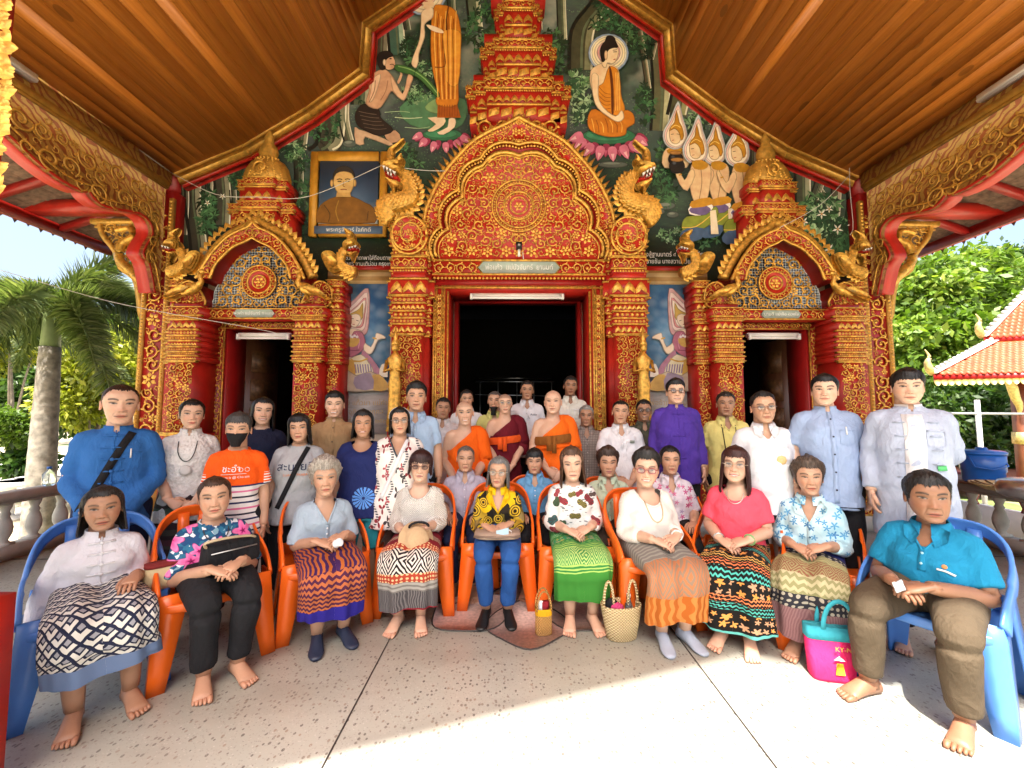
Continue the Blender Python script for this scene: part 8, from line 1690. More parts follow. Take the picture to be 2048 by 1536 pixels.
def skirt_mat(name, bands, base):
    t = NT(name); x, y, _ = t.sep(t.uv()); wn_ = t.noise(t.coord(), 7, 3); u, v = t.math('ADD', x, t.math('MULTIPLY', wn_, .035)), t.math('ADD', y, t.math('MULTIPLY', t.math('SUBTRACT', t.noise(t.coord(), 5, 3), .5), .045)); b = lin(base) if isinstance(base, str) else base; o = t.coord(); b = t.mix(.0, b, b)
    for v0, v1, kind, a, c, s in bands:
        a, c = lin(a), lin(c); inb = t.math('MULTIPLY', t.math('GREATER_THAN', v, v0), t.math('LESS_THAN', v, v1)); m_ = None
        if kind == 'plain': col_ = a
        elif kind == 'lines': col_ = t.mix(t.math('GREATER_THAN', t.math('SINE', t.math('MULTIPLY', v, 6.283/s)), .2), a, c)
        elif kind == 'vert': col_ = t.mix(t.math('GREATER_THAN', t.math('SINE', t.math('ADD', t.math('MULTIPLY', u, 6.283/s), t.math('MULTIPLY', t.math('SINE', t.math('MULTIPLY', v, 60.0)), 1.0))), .1), a, c)
        elif kind in ('zig', 'zigrow'):
            zz = t.math('PINGPONG', u, s*.5); w_ = t.math('ADD', v, t.math('MULTIPLY', zz, .9)); col_ = t.mix(t.math('GREATER_THAN', t.math('SINE', t.math('MULTIPLY', w_, 6.283/s)), .35 if kind == 'zigrow' else 0.0), a, c)
        elif kind == 'diam':
            d = t.math('ADD', t.math('ABSOLUTE', t.math('SUBTRACT', t.math('FRACT', t.math('DIVIDE', u, s)), .5)), t.math('ABSOLUTE', t.math('SUBTRACT', t.math('FRACT', t.math('DIVIDE', t.math('SUBTRACT', v, v0), v1-v0)), .5))); col_ = t.mix(t.math('GREATER_THAN', t.math('SINE', t.math('MULTIPLY', d, 30.0)), .0), a, c)
        elif kind == 'tile':
            U, Vv = t.math('DIVIDE', t.math('ADD', u, v), s), t.math('DIVIDE', t.math('SUBTRACT', u, v), s); fx, fy = t.math('FRACT', U), t.math('FRACT', Vv); mx = t.math('MAXIMUM', fx, t.math('SUBTRACT', 1.0, fy)); col_ = t.ramp(mx, [(0, (.30, .30, .32)), (.34, c), (.48, (.62, .60, .54)), (.78, c), (.90, a)], 'CONSTANT')
        elif kind == 'flow':
            f, cz, q, th = blossoms(t, t.node('CombineXYZ', {0: u, 1: v, 2: 0.0}).outputs[0], 1/s, 5, s*.0+.42, .3, .35); col_ = t.mix(f, a, t.mix(t.math('GREATER_THAN', cz, .5), c, tuple(min(1, k*.55+.12) for k in c)))
        elif kind == 'dots': col_ = t.mix(t.math('LESS_THAN', t.vor(t.node('CombineXYZ', {0: u, 1: v, 2: 0.0}).outputs[0], 1/s, rand=.1), .3), a, c)
        b = t.mix(inb, b, col_)
    M[name] = t.out(b, .85, 0, t.noise(o, 260, 2), .2, .004, .25); return M[name]
# ================================================================== the cast
SL, SM, SD, SX = (.62, .385, .265), (.52, .30, .19), (.41, .22, .13), (.31, .155, .088)
WH, WH2 = fab('white_cotton', (.72, .72, .74), .85), fab('white_polo', (.74, .75, .78), .8)
BLK, NVY = fab('black_cloth', (.012, .012, .014)), fab('navy_trousers', '#1d2745')
LENS = NT('spectacle_glass').out((.9, .9, .9), .05, 0, trans=.9); LENS_D = NT('tinted_glass').out((.16, .09, .08), .1, 0, trans=.6)
GL = thing  # (alias kept short)
def sit(k, I, label, dy=.02): o = I['o']; c, s = math.cos(o.rotation_euler[2]), math.sin(o.rotation_euler[2]); put_chair(k, o.location[0]-s*dy, o.location[1]+c*dy, o.rotation_euler[2], label)
W_L = fab('blouse_white_linen', (.70, .70, .74))
F1 = person(210, 968, 1057, 2.38, 'seated woman in white mandarin blouse on the far left blue chair', SD, ('long', (.03, .025, .022), dict(long=-.10, a0=1.42, wid=.10, top=.06, front=.82, temple=.60)), dict(mat=W_L, sleeve='three', neck='mandarin', knots=(5, WH), loose=1.25), ('skirt', skirt_mat('lattice_skirt', [(0, .76, 'tile', '#23283f', '#1c2238', .06), (.76, 2, 'plain', '#66799a', '#66799a', 1)], '#23283f'), dict(hem=.24, flare=1.02)), seated=True, arms=('hang', 'thigh'), turn=1.06, g=0.98, face=dict(age=.6, smile=.25), legs={-1: (-.10, -.40), 1: (.11, -.40), ('f', -1): (-.07, -.36), ('f', 1): (.13, -.34)})
sit('b', F1, 'blue plastic armchair under the woman in white at the far left')
F2 = person(433, 949, 1031, 2.66, 'seated woman in pink flowered blue blouse and black trousers', SM, ('tied', HBR), dict(mat=M['pink_flower_blue'], sleeve='elbow', neck='crew', loose=1.2, deco=[necklace(mat('dark_beads', (.03, .03, .03)), -.06)]), ('trousers', BLK, dict(w=1.1)), seated=True, arms='knee', turn=1.3, g=1.12, face=dict(age=.75, fat=.08))
sit('o', F2, 'orange plastic chair under the woman in pink flowered blouse')
F3 = person(652, 917, 989, 3.1, 'seated woman with curly grey hair and pale blue grey blouse', SM, ('curly', HGR), dict(mat=fab('blue_grey_blouse', '#9fb0be'), sleeve='elbow', neck='v', vdepth=.13, placket=(5, '#f2f2f2'), loose=1.15, hem=-.02), ('skirt', skirt_mat('purple_ikat_skirt', [(0, .72, 'vert', '#3a1c4c', '#a85a28', .026), (.62, .82, 'zig', '#4a1f3c', '#b0623a', .03), (.82, 2, 'plain', '#2a2280', '#2a2280', 1)], '#3a1c4c'), dict(hem=.19)), seated=True, arms='lap', turn=1.4, g=1.05, face=dict(age=1.0, browc=(.2, .18, .15)), feet='#242c40')
sit('o', F3, 'orange plastic chair under the woman with curly grey hair')
F4 = person(841, 899, 962, 3.36, 'seated woman in cream knit top, tinted glasses and maroon banded skirt', SL, ('bang', (.030, .010, .010)), dict(mat=M['open_knit'], sleeve='three', neck='scoop', loose=1.15), ('skirt', skirt_mat('maroon_band_skirt', [(0, .30, 'lines', '#6a1420', '#2a0d12', .05), (.36, .42, 'diam', '#2a0d12', '#c9a890', .05), (.50, .56, 'dots', '#a8402c', '#e0c090', .022), (.56, .68, 'diam', '#d8cfc4', '#1c1418', .09), (.68, .73, 'dots', '#a8402c', '#e0c090', .022), (.73, .79, 'lines', '#a8a49c', '#7d7872', .03), (.79, .93, 'vert', '#4a4648', '#75706e', .012), (.93, 2, 'plain', '#8a1424', '#8a1424', 1)], '#7a1826'), dict(hem=.15)), seated=True, arms='lap', turn=0.2, face=dict(age=.35, lip=(.45, .16, .13)), extra=dict(glasses=('#5a3a30', 1.0, LENS_D)))
sit('o', F4, 'orange plastic chair under the woman in the cream knit top')
YEL = fab('yellow_satin', '#e8b80c', .6)
F5 = person(997, 911, 971, 3.45, 'seated woman in yellow and black patterned blouse and blue trousers', SM, ('mid', (.16, .155, .15), dict(long=-.02, top=.07)), dict(mat=M['geometric_yellow'], sleeve='long', neck='lapel', collar=YEL, loose=1.15, deco=[]), ('trousers', fab('royal_blue_trousers', '#25508e'), dict(w=1.1)), seated=True, arms='lap', g=.95, face=dict(age=1.0, browc=(.12, .11, .1)), feet='#121212', extra=dict(glasses=('#b9b09c', 1.05, LENS), rim=.6), turn=0.0)
sit('o', F5, 'orange plastic chair under the woman in yellow patterned blouse')
F6 = person(1144, 893, 958, 3.36, 'seated woman in white leaf print blouse and green skirt', SL, ('mid', (.085, .042, .022), dict(top=.11, long=-.22)), dict(mat=M['botanical_print'], sleeve='three', neck='crew', loose=1.25), ('skirt', skirt_mat('green_silk_skirt', [(0, .50, 'dots', '#357d40', '#5f9a4e', .03), (.30, .36, 'zig', '#2f8a5a', '#8fb87a', .03), (.40, .46, 'flow', '#2f8a5a', '#a8a050', .04), (.50, .55, 'lines', '#2f7a3c', '#9fc060', .016), (.55, .64, 'diam', '#2f8040', '#a8c070', .05), (.64, .68, 'lines', '#2f7a3c', '#9fc060', .016), (.68, 2, 'plain', '#3a8030', '#3a8030', 1)], '#357d40'), dict(hem=.20)), seated=True, arms='lap', g=1.0, face=dict(age=.5, smile=.2, lip=(.45, .18, .14)), turn=0.0)
sit('o', F6, 'orange plastic chair under the woman in leaf print blouse')
F7 = person(1291, 899, 970, 3.14, 'seated smiling woman in white lace blouse with red round glasses', SL, ('updo', (.02, .017, .016)), dict(mat=M['white_lace'], sleeve='three', neck='scoop', loose=1.3, deco=[necklace(mat('gold_chain', (.6, .45, .2), .3, .7), -.16, .055)]), ('skirt', skirt_mat('grey_brocade_skirt', [(0, .55, 'lines', '#77736c', '#928e84', .032), (.55, .74, 'diam', '#8a7460', '#b0704a', .09), (.74, 2, 'vert', '#a85a1e', '#bf7a3c', .05)], '#7c7870'), dict(hem=.16)), seated=True, arms='lap', turn=-0.35, g=1.12, belly=.03, face=dict(age=.6, smile=.75, fat=.14, lip=(.5, .13, .12)), extra=dict(glasses=('#8c1c34', 1.12, LENS)), feet='#9aa2b0')
sit('o', F7, 'orange plastic chair under the woman in white lace')
F8 = person(1469, 891, 962, 3.04, 'seated smiling woman in coral blouse and black zigzag skirt', SL, ('long', (.045, .014, .011), dict(long=-.34, front=.74, a0=.85)), dict(mat=fab('coral_linen', '#ee5468'), sleeve='short', neck='scoop', loose=1.2, deco=[necklace(mat('silver_chain', (.6, .58, .55), .3, .7), -.07, .05)]), ('skirt', skirt_mat('zigzag_skirt', [(v, v+.045, 'zigrow', '#14110f', c, .022) for v, c in ((.05, '#c87a50'), (.12, '#4fb0a4'), (.25, '#d8b060'), (.31, '#e08050'), (.37, '#4fb0a4'), (.50, '#d8b060'), (.55, '#e08050'), (.60, '#4fb0a4'), (.72, '#e08050'), (.77, '#4fb0a4'))]+[(.18, .25, 'flow', '#14110f', '#d89048', .045), (.43, .50, 'flow', '#14110f', '#e09a50', .05), (.65, .72, 'flow', '#14110f', '#d89048', .05), (.82, .93, 'flow', '#14110f', '#e09a50', .05), (.94, 2, 'plain', '#5fb0a8', '#5fb0a8', 1)], '#14110f'), dict(hem=.13, flare=1.12)), seated=True, arms='lap', turn=1.2, g=1.05, face=dict(age=.4, smile=.6, fat=.08, lip=(.5, .12, .13)), extra=dict(glasses=('#a89a88', 1.0, LENS), rim=.55))
sit('o', F8, 'orange plastic chair under the woman in coral blouse')
F9 = person(1615, 916, 988, 2.9, 'seated elderly woman in aqua flowered blouse and navy skirt', SM, ('perm', (.075, .05, .035)), dict(mat=M['aqua_flowers'], sleeve='three', neck='lapel', vdepth=.13, loose=1.25, placket=(4, '#3a6a8a')), ('skirt', skirt_mat('navy_banded_skirt', [(0, .34, 'lines', '#1e2458', '#2a3070', .018), (.34, .40, 'dots', '#2c2c34', '#a8a090', .03), (.40, .50, 'zig', '#8f8c62', '#b0a878', .03), (.50, .60, 'diam', '#9a9468', '#8a5a44', .06), (.60, .68, 'zig', '#8f8c62', '#b8b08a', .03), (.68, .76, 'dots', '#2c2c34', '#a8a090', .03), (.76, 2, 'vert', '#7d5a5c', '#8f6a6a', .012)], '#1e2458'), dict(hem=.13, flare=1.05)), seated=True, arms='lap', turn=1.1, g=0.95, face=dict(age=1.0))
sit('o', F9, 'orange plastic chair with open back under the woman in aqua blouse')
F10 = person(1851, 940, 1039, 2.32, 'seated woman in teal polo shirt on the far right blue chair', SX, ('shag', (.016, .014, .013), dict(front=.80, top=.08)), dict(mat=fab('teal_polo', '#1c83ad'), sleeve='short', neck='polo', placket=(2, '#9fd0e0'), loose=1.3, deco=[decal_line([(.055, -.135), (.085, -.14), (.115, -.155)], .008, WHITE, 'shirt_emblem'), decal_disc(.085, -.128, .012, mat('emblem_orange', (.7, .3, .1)), 'shirt_emblem')]), ('trousers', fab('brown_trousers', '#544838'), dict(w=1.25)), seated=True, arms='knee', turn=1.3, g=1.15, belly=0.04, sw=.17, face=dict(age=.45, fat=.06, jaw=1.08), legs={-1: (-.16, -.41), 1: (.17, -.40), ('f', -1): (-.19, -.38), ('f', 1): (.16, -.36), ('y', -1): -.35, ('y', 1): .05})
sit('b', F10, 'blue plastic armchair under the woman in teal at the far right')
S1 = person(931, 891, 941, 3.84, 'seated elderly man in pale lavender shirt behind the front row', SM, ('crop', (.14, .125, .11), dict(front=.87)), dict(mat=fab('lavender_shirt', '#b4b1c4'), sleeve='short', neck='shirt', placket=(5, '#d8d4e0')), ('trousers', NVY), seated=True, male=True, arms='thigh', face=dict(age=1.0), hthick=.008)
sit('o', S1, 'orange plastic chair under the elderly man in lavender shirt')
S2 = person(1069, 895, 945, 3.86, 'seated woman in sky blue polo shirt behind the front row', SM, ('shag', HB, dict(front=.72)), dict(mat=fab('sky_blue_polo', '#6ba6d6'), sleeve='short', neck='polo', placket=(2, '#ffffff')), ('trousers', BLK), seated=True, arms='thigh', face=dict(age=.5))
sit('o', S2, 'orange plastic chair under the woman in sky blue polo')
S3 = person(1215, 895, 951, 3.74, 'seated woman in pale green blouse with wavy hair', SM, ('perm', (.045, .024, .016)), dict(mat=fab('mint_blouse', '#c3d6bc'), sleeve='short', neck='lapel', vdepth=.12, placket=(4, '#a8bca0')), ('skirt', fab('dark_skirt', '#3a3028')), seated=True, arms='thigh', g=1.08, face=dict(age=.7, lip=(.45, .14, .14)))
sit('o', S3, 'orange plastic chair under the woman in pale green')
S4 = person(1339, 890, 947, 3.6, 'seated woman in lilac flowered shirt behind the lace blouse', SM, ('tied', HB, dict(top=.08)), dict(mat=M['lilac_flowers'], sleeve='elbow', neck='shirt', vdepth=.11, placket=(4, '#d8d0dc')), ('trousers', BLK), seated=True, arms='thigh', turn=.6, face=dict(age=.6))
sit('o', S4, 'orange plastic chair under the woman in lilac flowered shirt')
BLU = fab('indigo_cotton', '#2f66a8')
L1 = person(243, 764, 848, 2.86, 'standing man in blue knotted shirt with black sling strap', SL, ('buzz', (.03, .028, .027), dict(front=.86)), dict(mat=BLU, sleeve='long', neck='mandarin', knots=(7, BLU), pocket=(1, BLU), pen=True, loose=1.3, ease=.02, deco=[strap(BLK, 1, .04)]), ('trousers', NVY, dict(w=1.1)), male=True, arms='front', g=1.05, turn=.8, hturn=1.0, sw=.185, face=dict(age=.25, jaw=1.05))
L2 = person(385, 796, 857, 3.2, 'standing woman in white frilled blouse with long beaded necklace', SL, ('tied', HB, dict(top=.06)), dict(mat=M['seersucker'], sleeve='elbow', neck='mandarin', deco=[necklace(mat('dark_beads', (.03, .03, .03)), -.17, .055, .0035), lambda I: I['disc'](0, I['z_sh']-.235, .04, mat('shell_pendant', (.55, .54, .52)), 'pendant', .012)]), ('skirt', skirt_mat('dark_striped_skirt', [(0, 2, 'lines', '#2e2226', '#3c3a36', .09), (.12, .17, 'plain', '#4a5a4c', '#4a5a4c', 1), (.34, .38, 'plain', '#4c2a34', '#4c2a34', 1), (.5, .55, 'plain', '#3f4a44', '#3f4a44', 1)], '#2e2226'), dict(hem=.1)), arms='front', turn=.8, g=1.05, face=dict(age=.2))
t3 = P(479, 889, 3.0)[2]
L3 = person(479, 823, 889, 3.0, 'standing person in orange and striped tee wearing a black face mask', SM, ('short', (.05, .047, .045), dict(front=.74, temple=.62, side=.44, top=.09)), dict(mat=striped_tee(t3-.07-.205), sleeve='short', neck='crew', loose=1.2, deco=[decal_text('ชะอำ', .06, -.01, -.095, LETTER_W), decal_text('Cha-am is @ Cha-am', .022, 0, -.15, LETTER_W), decal_line([(-.07, -.13), (.08, -.13)], .003, LETTER_W, 'underline'), lambda I: [MB().tube(np.array([(.045+dx+math.cos(a)*.014, I['S'].y(.045+dx, I['z_sh']-.1, .006), I['z_sh']-.10+math.sin(a)*.014) for a in np.linspace(0, 6.283, 13)]), .0018, 4).build('wheel_print', LETTER_W, I['o']) for dx in (0, .038)]]), ('trousers', BLK), arms='down', turn=.7, g=.95, face=dict(age=.9), extra=dict(mask=1))
L4 = person(526, 792, 848, 3.55, 'standing woman in navy top with hair over one shoulder', SL, ('mid', HB, dict(long=-.25, top=.05)), dict(mat=fab('navy_top', '#1a2038'), sleeve='short', neck='crew'), ('trousers', BLK), arms='down', turn=.7, g=1.12, face=dict(age=.05, smile=.8, fat=.06, lip=(.5, .15, .14)))
L5 = person(601, 825, 882, 3.35, 'standing woman in grey lettered tee with black sling strap', SM, ('long', HB, dict(long=-.12, front=.76, a0=.90)), dict(mat=fab('grey_marl_tee', '#a6a9ac'), sleeve='short', neck='crew', loose=1.2, deco=[decal_text('สะบายดี', .085, .0, -.125, fab('navy_print', '#2b3350')), decal_text('LUANG PRABANG', .026, .02, -.185, fab('orange_print', '#d98a5a')), strap(BLK, 1, .036)]), ('trousers', BLK), arms='down', turn=.7, g=1.12, face=dict(age=.45, fat=.06))
L6 = person(671, 781, 834, 3.75, 'standing smiling young man in tan collarless shirt', SL, ('short', HB, dict(top=.09, front=.80)), dict(mat=fab('tan_shirt', '#a2835e'), sleeve='long', neck='mandarin', placket=(5, '#2a2018')), ('trousers', BLK), male=True, arms='down', turn=.7, face=dict(age=.05, smile=.85))
L7 = person(727, 818, 874, 3.45, 'standing woman in navy tie dyed tee with grey headband', SD, ('mid', HB, dict(long=-.02)), dict(mat=tie_dye(P(727, 990, 3.45)[2]), sleeve='elbow', neck='scoop', loose=1.2), ('shorts', fab('turquoise_shorts', '#2f9aa8')), arms='down', turn=.7, g=1.15, face=dict(age=.3, smile=.65), extra=dict(band='#8d9096'))
L8 = person(800, 812, 867, 3.5, 'standing woman in chain print tunic with glasses and white strap', SM, ('mid', HB, dict(long=.0, top=.06)), dict(mat=M['chain_print'], sleeve='elbow', neck='v', vdepth=.14, loose=1.35, ease=.03, hem=-.1, collar=fab('embroidered_band', '#3a4650'), deco=[strap(WH, 1, .03)]), ('trousers', fab('taupe_trousers', '#5a4a40')), arms='down', turn=.7, g=1.2, face=dict(age=.65, fat=.05), extra=dict(glasses=('#8d7f78', 1.0, LENS), band='#c8c4c0', rim=.6))
L9 = person(833, 765, 822, 3.85, 'tall standing man in light blue short sleeved shirt', SM, ('full', HB, dict(front=.81)), dict(mat=fab('light_blue_shirt', '#a3bedb'), sleeve='short', neck='shirt', placket=(6, '#d8e4f0')), ('trousers', BLK), male=True, arms='down', turn=.7, g=1.1, face=dict(age=.25))
L10 = person(886, 794, 837, 4.55, 'standing man in white collared shirt left of the smiling monk', SD, ('short', HB), dict(mat=WH, sleeve='short', neck='shirt', vox=.016), ('trousers', BLK), male=True, arms='down', face=dict(age=.6), floor=.0)
OR1, OR2, MAR = fab('saffron_robe', '#e8610c', .8), fab('orange_robe', '#ee6a14', .8), fab('maroon_robe', '#64101f', .8)
K1 = person(930, 801, 850, 4.2, 'smiling monk in orange robe on the left', SL, None, dict(mat=OR1, monk=True), ('skirt', OR1), male=True, arms='front', hthick=.004, g=1.02, face=dict(age=.35, smile=.9, stub=.35))
K2 = person(1010, 787, 828, 4.5, 'monk in maroon robe with orange sash and thin glasses', SL, None, dict(mat=MAR, monk=True, sash=((.17, .075, fab('orange_sash', '#e0581c')),)), ('skirt', MAR), male=True, arms='front', hthick=.004, floor=.0, face=dict(age=.05, stub=.75), extra=dict(glasses=('#c8b890', 1.0, LENS), rim=.5))
K3 = person(1106, 780, 828, 4.22, 'stout monk in orange robe with brown sash on the right', SL, None, dict(mat=OR2, monk=True, sash=((.14, .085, fab('brown_sash', '#8a5420')), (.24, .03, fab('saffron_robe', '#e8610c')))), ('skirt', OR2), male=True, arms='front', hthick=.004, g=1.15, face=dict(age=.1, fat=.1, stub=.15, brow=.4))
M1 = person(934, 778, 816, 4.9, 'man in white polo half hidden behind the smiling monk', SM, ('short', HB), dict(mat=WH2, sleeve='short', neck='polo', vox=.016), ('trousers', BLK), male=True, arms='down', floor=.26, face=dict(age=.4))
M2 = person(989, 780, 821, 4.75, 'man in yellow green polo with a mask under his chin', SM, ('crop', HSP), dict(mat=fab('lime_polo', '#c9c87a'), sleeve='short', neck='polo', vox=.016), ('trousers', BLK), male=True, arms='down', floor=.26, face=dict(age=.7), extra=dict(mask=1, masklow=.22))
M3 = person(1054, 760, 799, 4.95, 'man in white polo with spectacles hung at the collar', SD, ('short', HB), dict(mat=WH2, sleeve='short', neck='polo', vox=.016, placket=(2, '#ffffff'), deco=[decal_text('Aoko', .035, .075, -.115, fab('navy_print', '#2b3350')), decal_line([(-.01, -.10), (.02, -.15), (.03, -.17)], .008, STEEL, 'hung_spectacles')]), ('trousers', BLK), male=True, arms='down', floor=.26, face=dict(age=.6))
M4 = person(1140, 751, 791, 4.95, 'tallest man in cream shirt at the right of the doorway', SX, ('short', HB), dict(mat=fab('cream_shirt', '#dcdcd0'), sleeve='short', neck='shirt', pocket=(1, WH), pen=True, placket=(5, '#e8e8e0'), vox=.016), ('trousers', BLK), male=True, arms='down', floor=.26, face=dict(age=.4))
M5 = person(1172, 809, 852, 4.55, 'elderly grey haired man in small checked shirt', SD, ('short', (.26, .25, .24)), dict(mat=M['small_check'], sleeve='short', neck='shirt', vdepth=.1, placket=(5, '#c8c0b8')), ('trousers', BLK), male=True, arms='down', face=dict(age=1.0, smile=.4))
M6 = person(1240, 798, 847, 4.15, 'standing man in white polo with a name badge', SM, ('crop', HB), dict(mat=WH2, sleeve='short', neck='polo', placket=(2, '#ffffff'), pocket=(1, WH), loose=1.2, deco=[decal_line([(.075, -.105), (.12, -.107)], .026, mat('badge_grey', (.28, .32, .26)), 'name_badge')]), ('trousers', BLK), male=True, arms='front', g=1.05, face=dict(age=.5))
M7 = person(1287, 798, 842, 4.4, 'smiling man with black glasses in olive shirt', SD, ('short', HB), dict(mat=fab('olive_shirt', '#55584a'), sleeve='short', neck='shirt'), ('trousers', BLK), male=True, arms='down', face=dict(age=.1, smile=.85), extra=dict(glasses=('#121212', 1.05, LENS)))
PUR = fab('purple_cotton', '#4b3394')
R1 = person(1350, 757, 808, 3.85, 'standing man in purple knotted shirt with dark glasses', SL, ('full', HB, dict(front=.80, top=.10)), dict(mat=PUR, sleeve='long', neck='mandarin', knots=(3, PUR), pocket=(1, PUR), loose=1.35, ease=.025), ('trousers', BLK), male=True, arms='down', g=1.1, belly=.03, turn=.6, face=dict(age=.1, smile=.6, fat=.1), extra=dict(glasses=('#2a2022', 1.05, LENS)), tilt=-.06)
R2 = person(1450, 782, 832, 3.95, 'standing man in pale yellow polo with black lanyard', SD, ('short', (.02, .018, .016)), dict(mat=fab('pale_yellow_polo', '#e0d684'), sleeve='short', neck='polo', deco=[decal_line([(-.062, .01), (-.045, -.2), (-.03, -.34)], .007, BLK, 'lanyard'), decal_line([(.062, .01), (.05, -.2), (.04, -.34)], .007, BLK, 'lanyard')]), ('trousers', BLK), male=True, arms='down', g=1.1, face=dict(age=.4))
R3 = person(1525, 781, 845, 3.15, 'standing elderly man in white polo with round gold emblem', SM, ('short', HB, dict(front=.88, temple=.76)), dict(mat=WH2, sleeve='short', neck='polo', placket=(2, '#ffffff'), pocket=(1, WH2), loose=1.25, deco=[decal_disc(.07, -.20, .034, mat('emblem_gold', (.72, .50, .22)), 'round_emblem'), decal_disc(.07, -.20, .018, mat('emblem_pale', (.8, .66, .42)), 'round_emblem'), lambda I: I['ribbon']([(x, I['hem']+.02) for x in np.linspace(-.15, .15, 14)], .032, BLK, 'belt', .004, .006)]), ('trousers', fab('khaki_trousers', '#bdb8a8')), male=True, arms=('down', 'down'), g=1.05, belly=.04, turn=.6, hturn=.5, face=dict(age=1.0, fat=.04), extra=dict(glasses=('#7a5a52', 1.1, LENS), rim=.6))
GB = fab('chambray_shirt', '#93a6c6')
R4 = person(1647, 747, 812, 2.98, 'standing man in chambray short sleeved shirt with pen in pocket', SL, ('flop', HB, dict(front=.79, top=.085)), dict(mat=GB, sleeve='short', neck='mandarin', placket=(5, '#1c2438'), pocket=(1, GB), pen=True, loose=1.3, deco=[lambda I: I['ribbon']([(x, I['hem']+.012) for x in np.linspace(-.16, .16, 14)], .03, BLK, 'belt', .004, .006)]), ('trousers', BLK), male=True, arms='down', g=1.1, belly=.02, turn=.6, face=dict(age=.1, smile=.15, fat=.1))
JK = fab('pale_blue_jacket', '#aab4c8')
R5 = person(1812, 736, 808, 2.68, 'standing man in open pale blue jacket over white shirt on the far right', SL, ('flop', HB, dict(front=.73, top=.10)), dict(mat=JK, sleeve='long', neck='mandarin', collar=WH, loose=1.35, ease=.03, hem=-.14, deco=[lambda I: I['ribbon']([(x, z) for x, z in zip(np.linspace(-.012, -.03, 16), np.linspace(I['z_sh']+.0, I['hem']+.12, 16))], .10*I['b'], WH, 'shirt_front', .002, .004)]+[(lambda k: lambda I: [I['ribbon']([(s*.055*I['b'], I['z_sh']-.05-k*.085), (s*.11*I['b'], I['z_sh']-.05-k*.085)], .006, JK, 'frog_loop', .004, .006) for s in (-1, 1)])(k) for k in range(5)]+[decal_line([(.075, -.335), (.12, -.33)], .03, mat('green_note', (.08, .45, .15)), 'green_paper')], pocket=(1, JK)), ('trousers', BLK), male=True, arms=('down', 'back'), g=1.08, belly=.02, turn=.7, sw=.19, face=dict(age=.0, fat=.12, smile=.1), tilt=-.05)
run_pending()
# ================================================================== belongings
def on(I, x, y, z): o = I['o']; c, s = math.cos(o.rotation_euler[2]), math.sin(o.rotation_euler[2]); return (o.location[0]+x*c-y*s, o.location[1]+x*s+y*c, o.location[2]+z)
h = thing('handbag', 'black handbag held on the lap of the woman in flowered blouse', 'bag', on(F2, .05, -.22, .60), F2['o'].rotation_euler[2]+.15)
MB().rings([seg_ell(z, 0, 0, rx, ry, 20, 4) for z, rx, ry in ((0, .15, .05), (.02, .155, .055), (.12, .15, .045), (.135, .145, .04))]).build('bag_body', BLK, h, True); MB().tube(smoothpoly([(-.13, -.02, .12), (-.15, -.05, .16), (-.05, -.07, .17), (.08, -.05, .15), (.13, -.02, .12)], 4, False), .008, 6).build('strap', mat('tan_strap', (.45, .35, .22)), h, True); MB().tube([(-.12, -.056, .09), (.12, -.056, .09)], .004, 5).build('zip', STEEL, h)
ht = thing('sun_hat', 'beige cloth sun hat held on the lap in front of the maroon skirt', 'hat', on(F4, .03, -.31, .58), .2)
hat = MB().lathe([(.13, 0), (.125, .008), (.09, .012), (.085, .05), (.06, .07), (.005, .075)], 26); o = hat.build('hat_cloth', fab('beige_hat', '#c2a47e'), ht, True); o.rotation_euler = (R(65), 0, .3); MB().tube([(.07*math.cos(a)+.02, -.01+.02*math.sin(a), .09+.03*math.sin(a)) for a in np.linspace(0, 3.2, 9)], .009, 6).build('hat_band', BLK, ht)
cb = thing('cloth_bag', 'folded taupe printed cloth bag on the lap of the woman in yellow', 'bag', on(F5, 0, -.28, .575), 0); MB().rings([seg_ell(z, 0, 0, rx, ry, 20, 3.5) for z, rx, ry in ((0, .17, .12), (.02, .175, .125), (.04, .16, .11))]).build('folded_cloth', fab('taupe_bag', '#a08a78'), cb, True); MB().tube([(-.17, -.10, .02), (0, -.13, .02), (.17, -.10, .02)], .008, 6).build('seam', fab('taupe_seam', '#7d6a5c'), cb)
mk = thing('surgical_mask', 'light blue surgical mask in the hands of the woman in yellow', 'mask', on(F5, .04, -.38, .62)); MB().rings([np.array([(x, -.012*math.cos(x*20), z+.01*math.sin(x*30)) for x in np.linspace(-.045, .045, 8)]) for z in np.linspace(-.03, .03, 5)], False, False, closed=False).build('mask_cloth', fab('surgical_blue', '#a8c4d4'), mk, True); MB().tube([(.045+.022*math.cos(a), 0, .022*math.sin(a)) for a in np.linspace(-2, 2, 11)], .0025, 5).build('ear_loop', WHITE, mk)
for I, lb, c, d in ((F3, 'folded white tissue in the hands of the woman with curly hair', WH, (.03, -.36, .63)), (F10, 'crumpled white face mask in the hands of the woman in teal', fab('pale_mask', '#cfdbe0'), (-.02, -.44, .63))):
    m = MB(); m.ball((0, 0, 0), (.032, .018, .03), 12, 8); V = m.V[0]; V += .006*np.sin(V[:, [1, 2, 0]]*140); tag(m.build('tissue' if I is F3 else 'face_mask', c, None, True), lb, 'mask' if I is F10 else 'tissue').location = on(I, *d)
sb = thing('shoulder_bag', 'small cream woven purse beside the woman in white on the left', 'bag', on(F1, .27, -.16, .50), F1['o'].rotation_euler[2]); MB().rings([seg_ell(z, 0, 0, rx, ry, 18, 3.5) for z, rx, ry in ((0, .08, .05), (.05, .10, .055), (.13, .095, .045))]).build('purse_body', fab('cream_weave', '#c8b48a'), sb, True); MB().rings([seg_ell(z, 0, 0, .098, .05, 18, 3.5) for z in (.118, .138)]).build('purse_trim', fab('dark_red_trim', '#7a2a28'), sb, True)
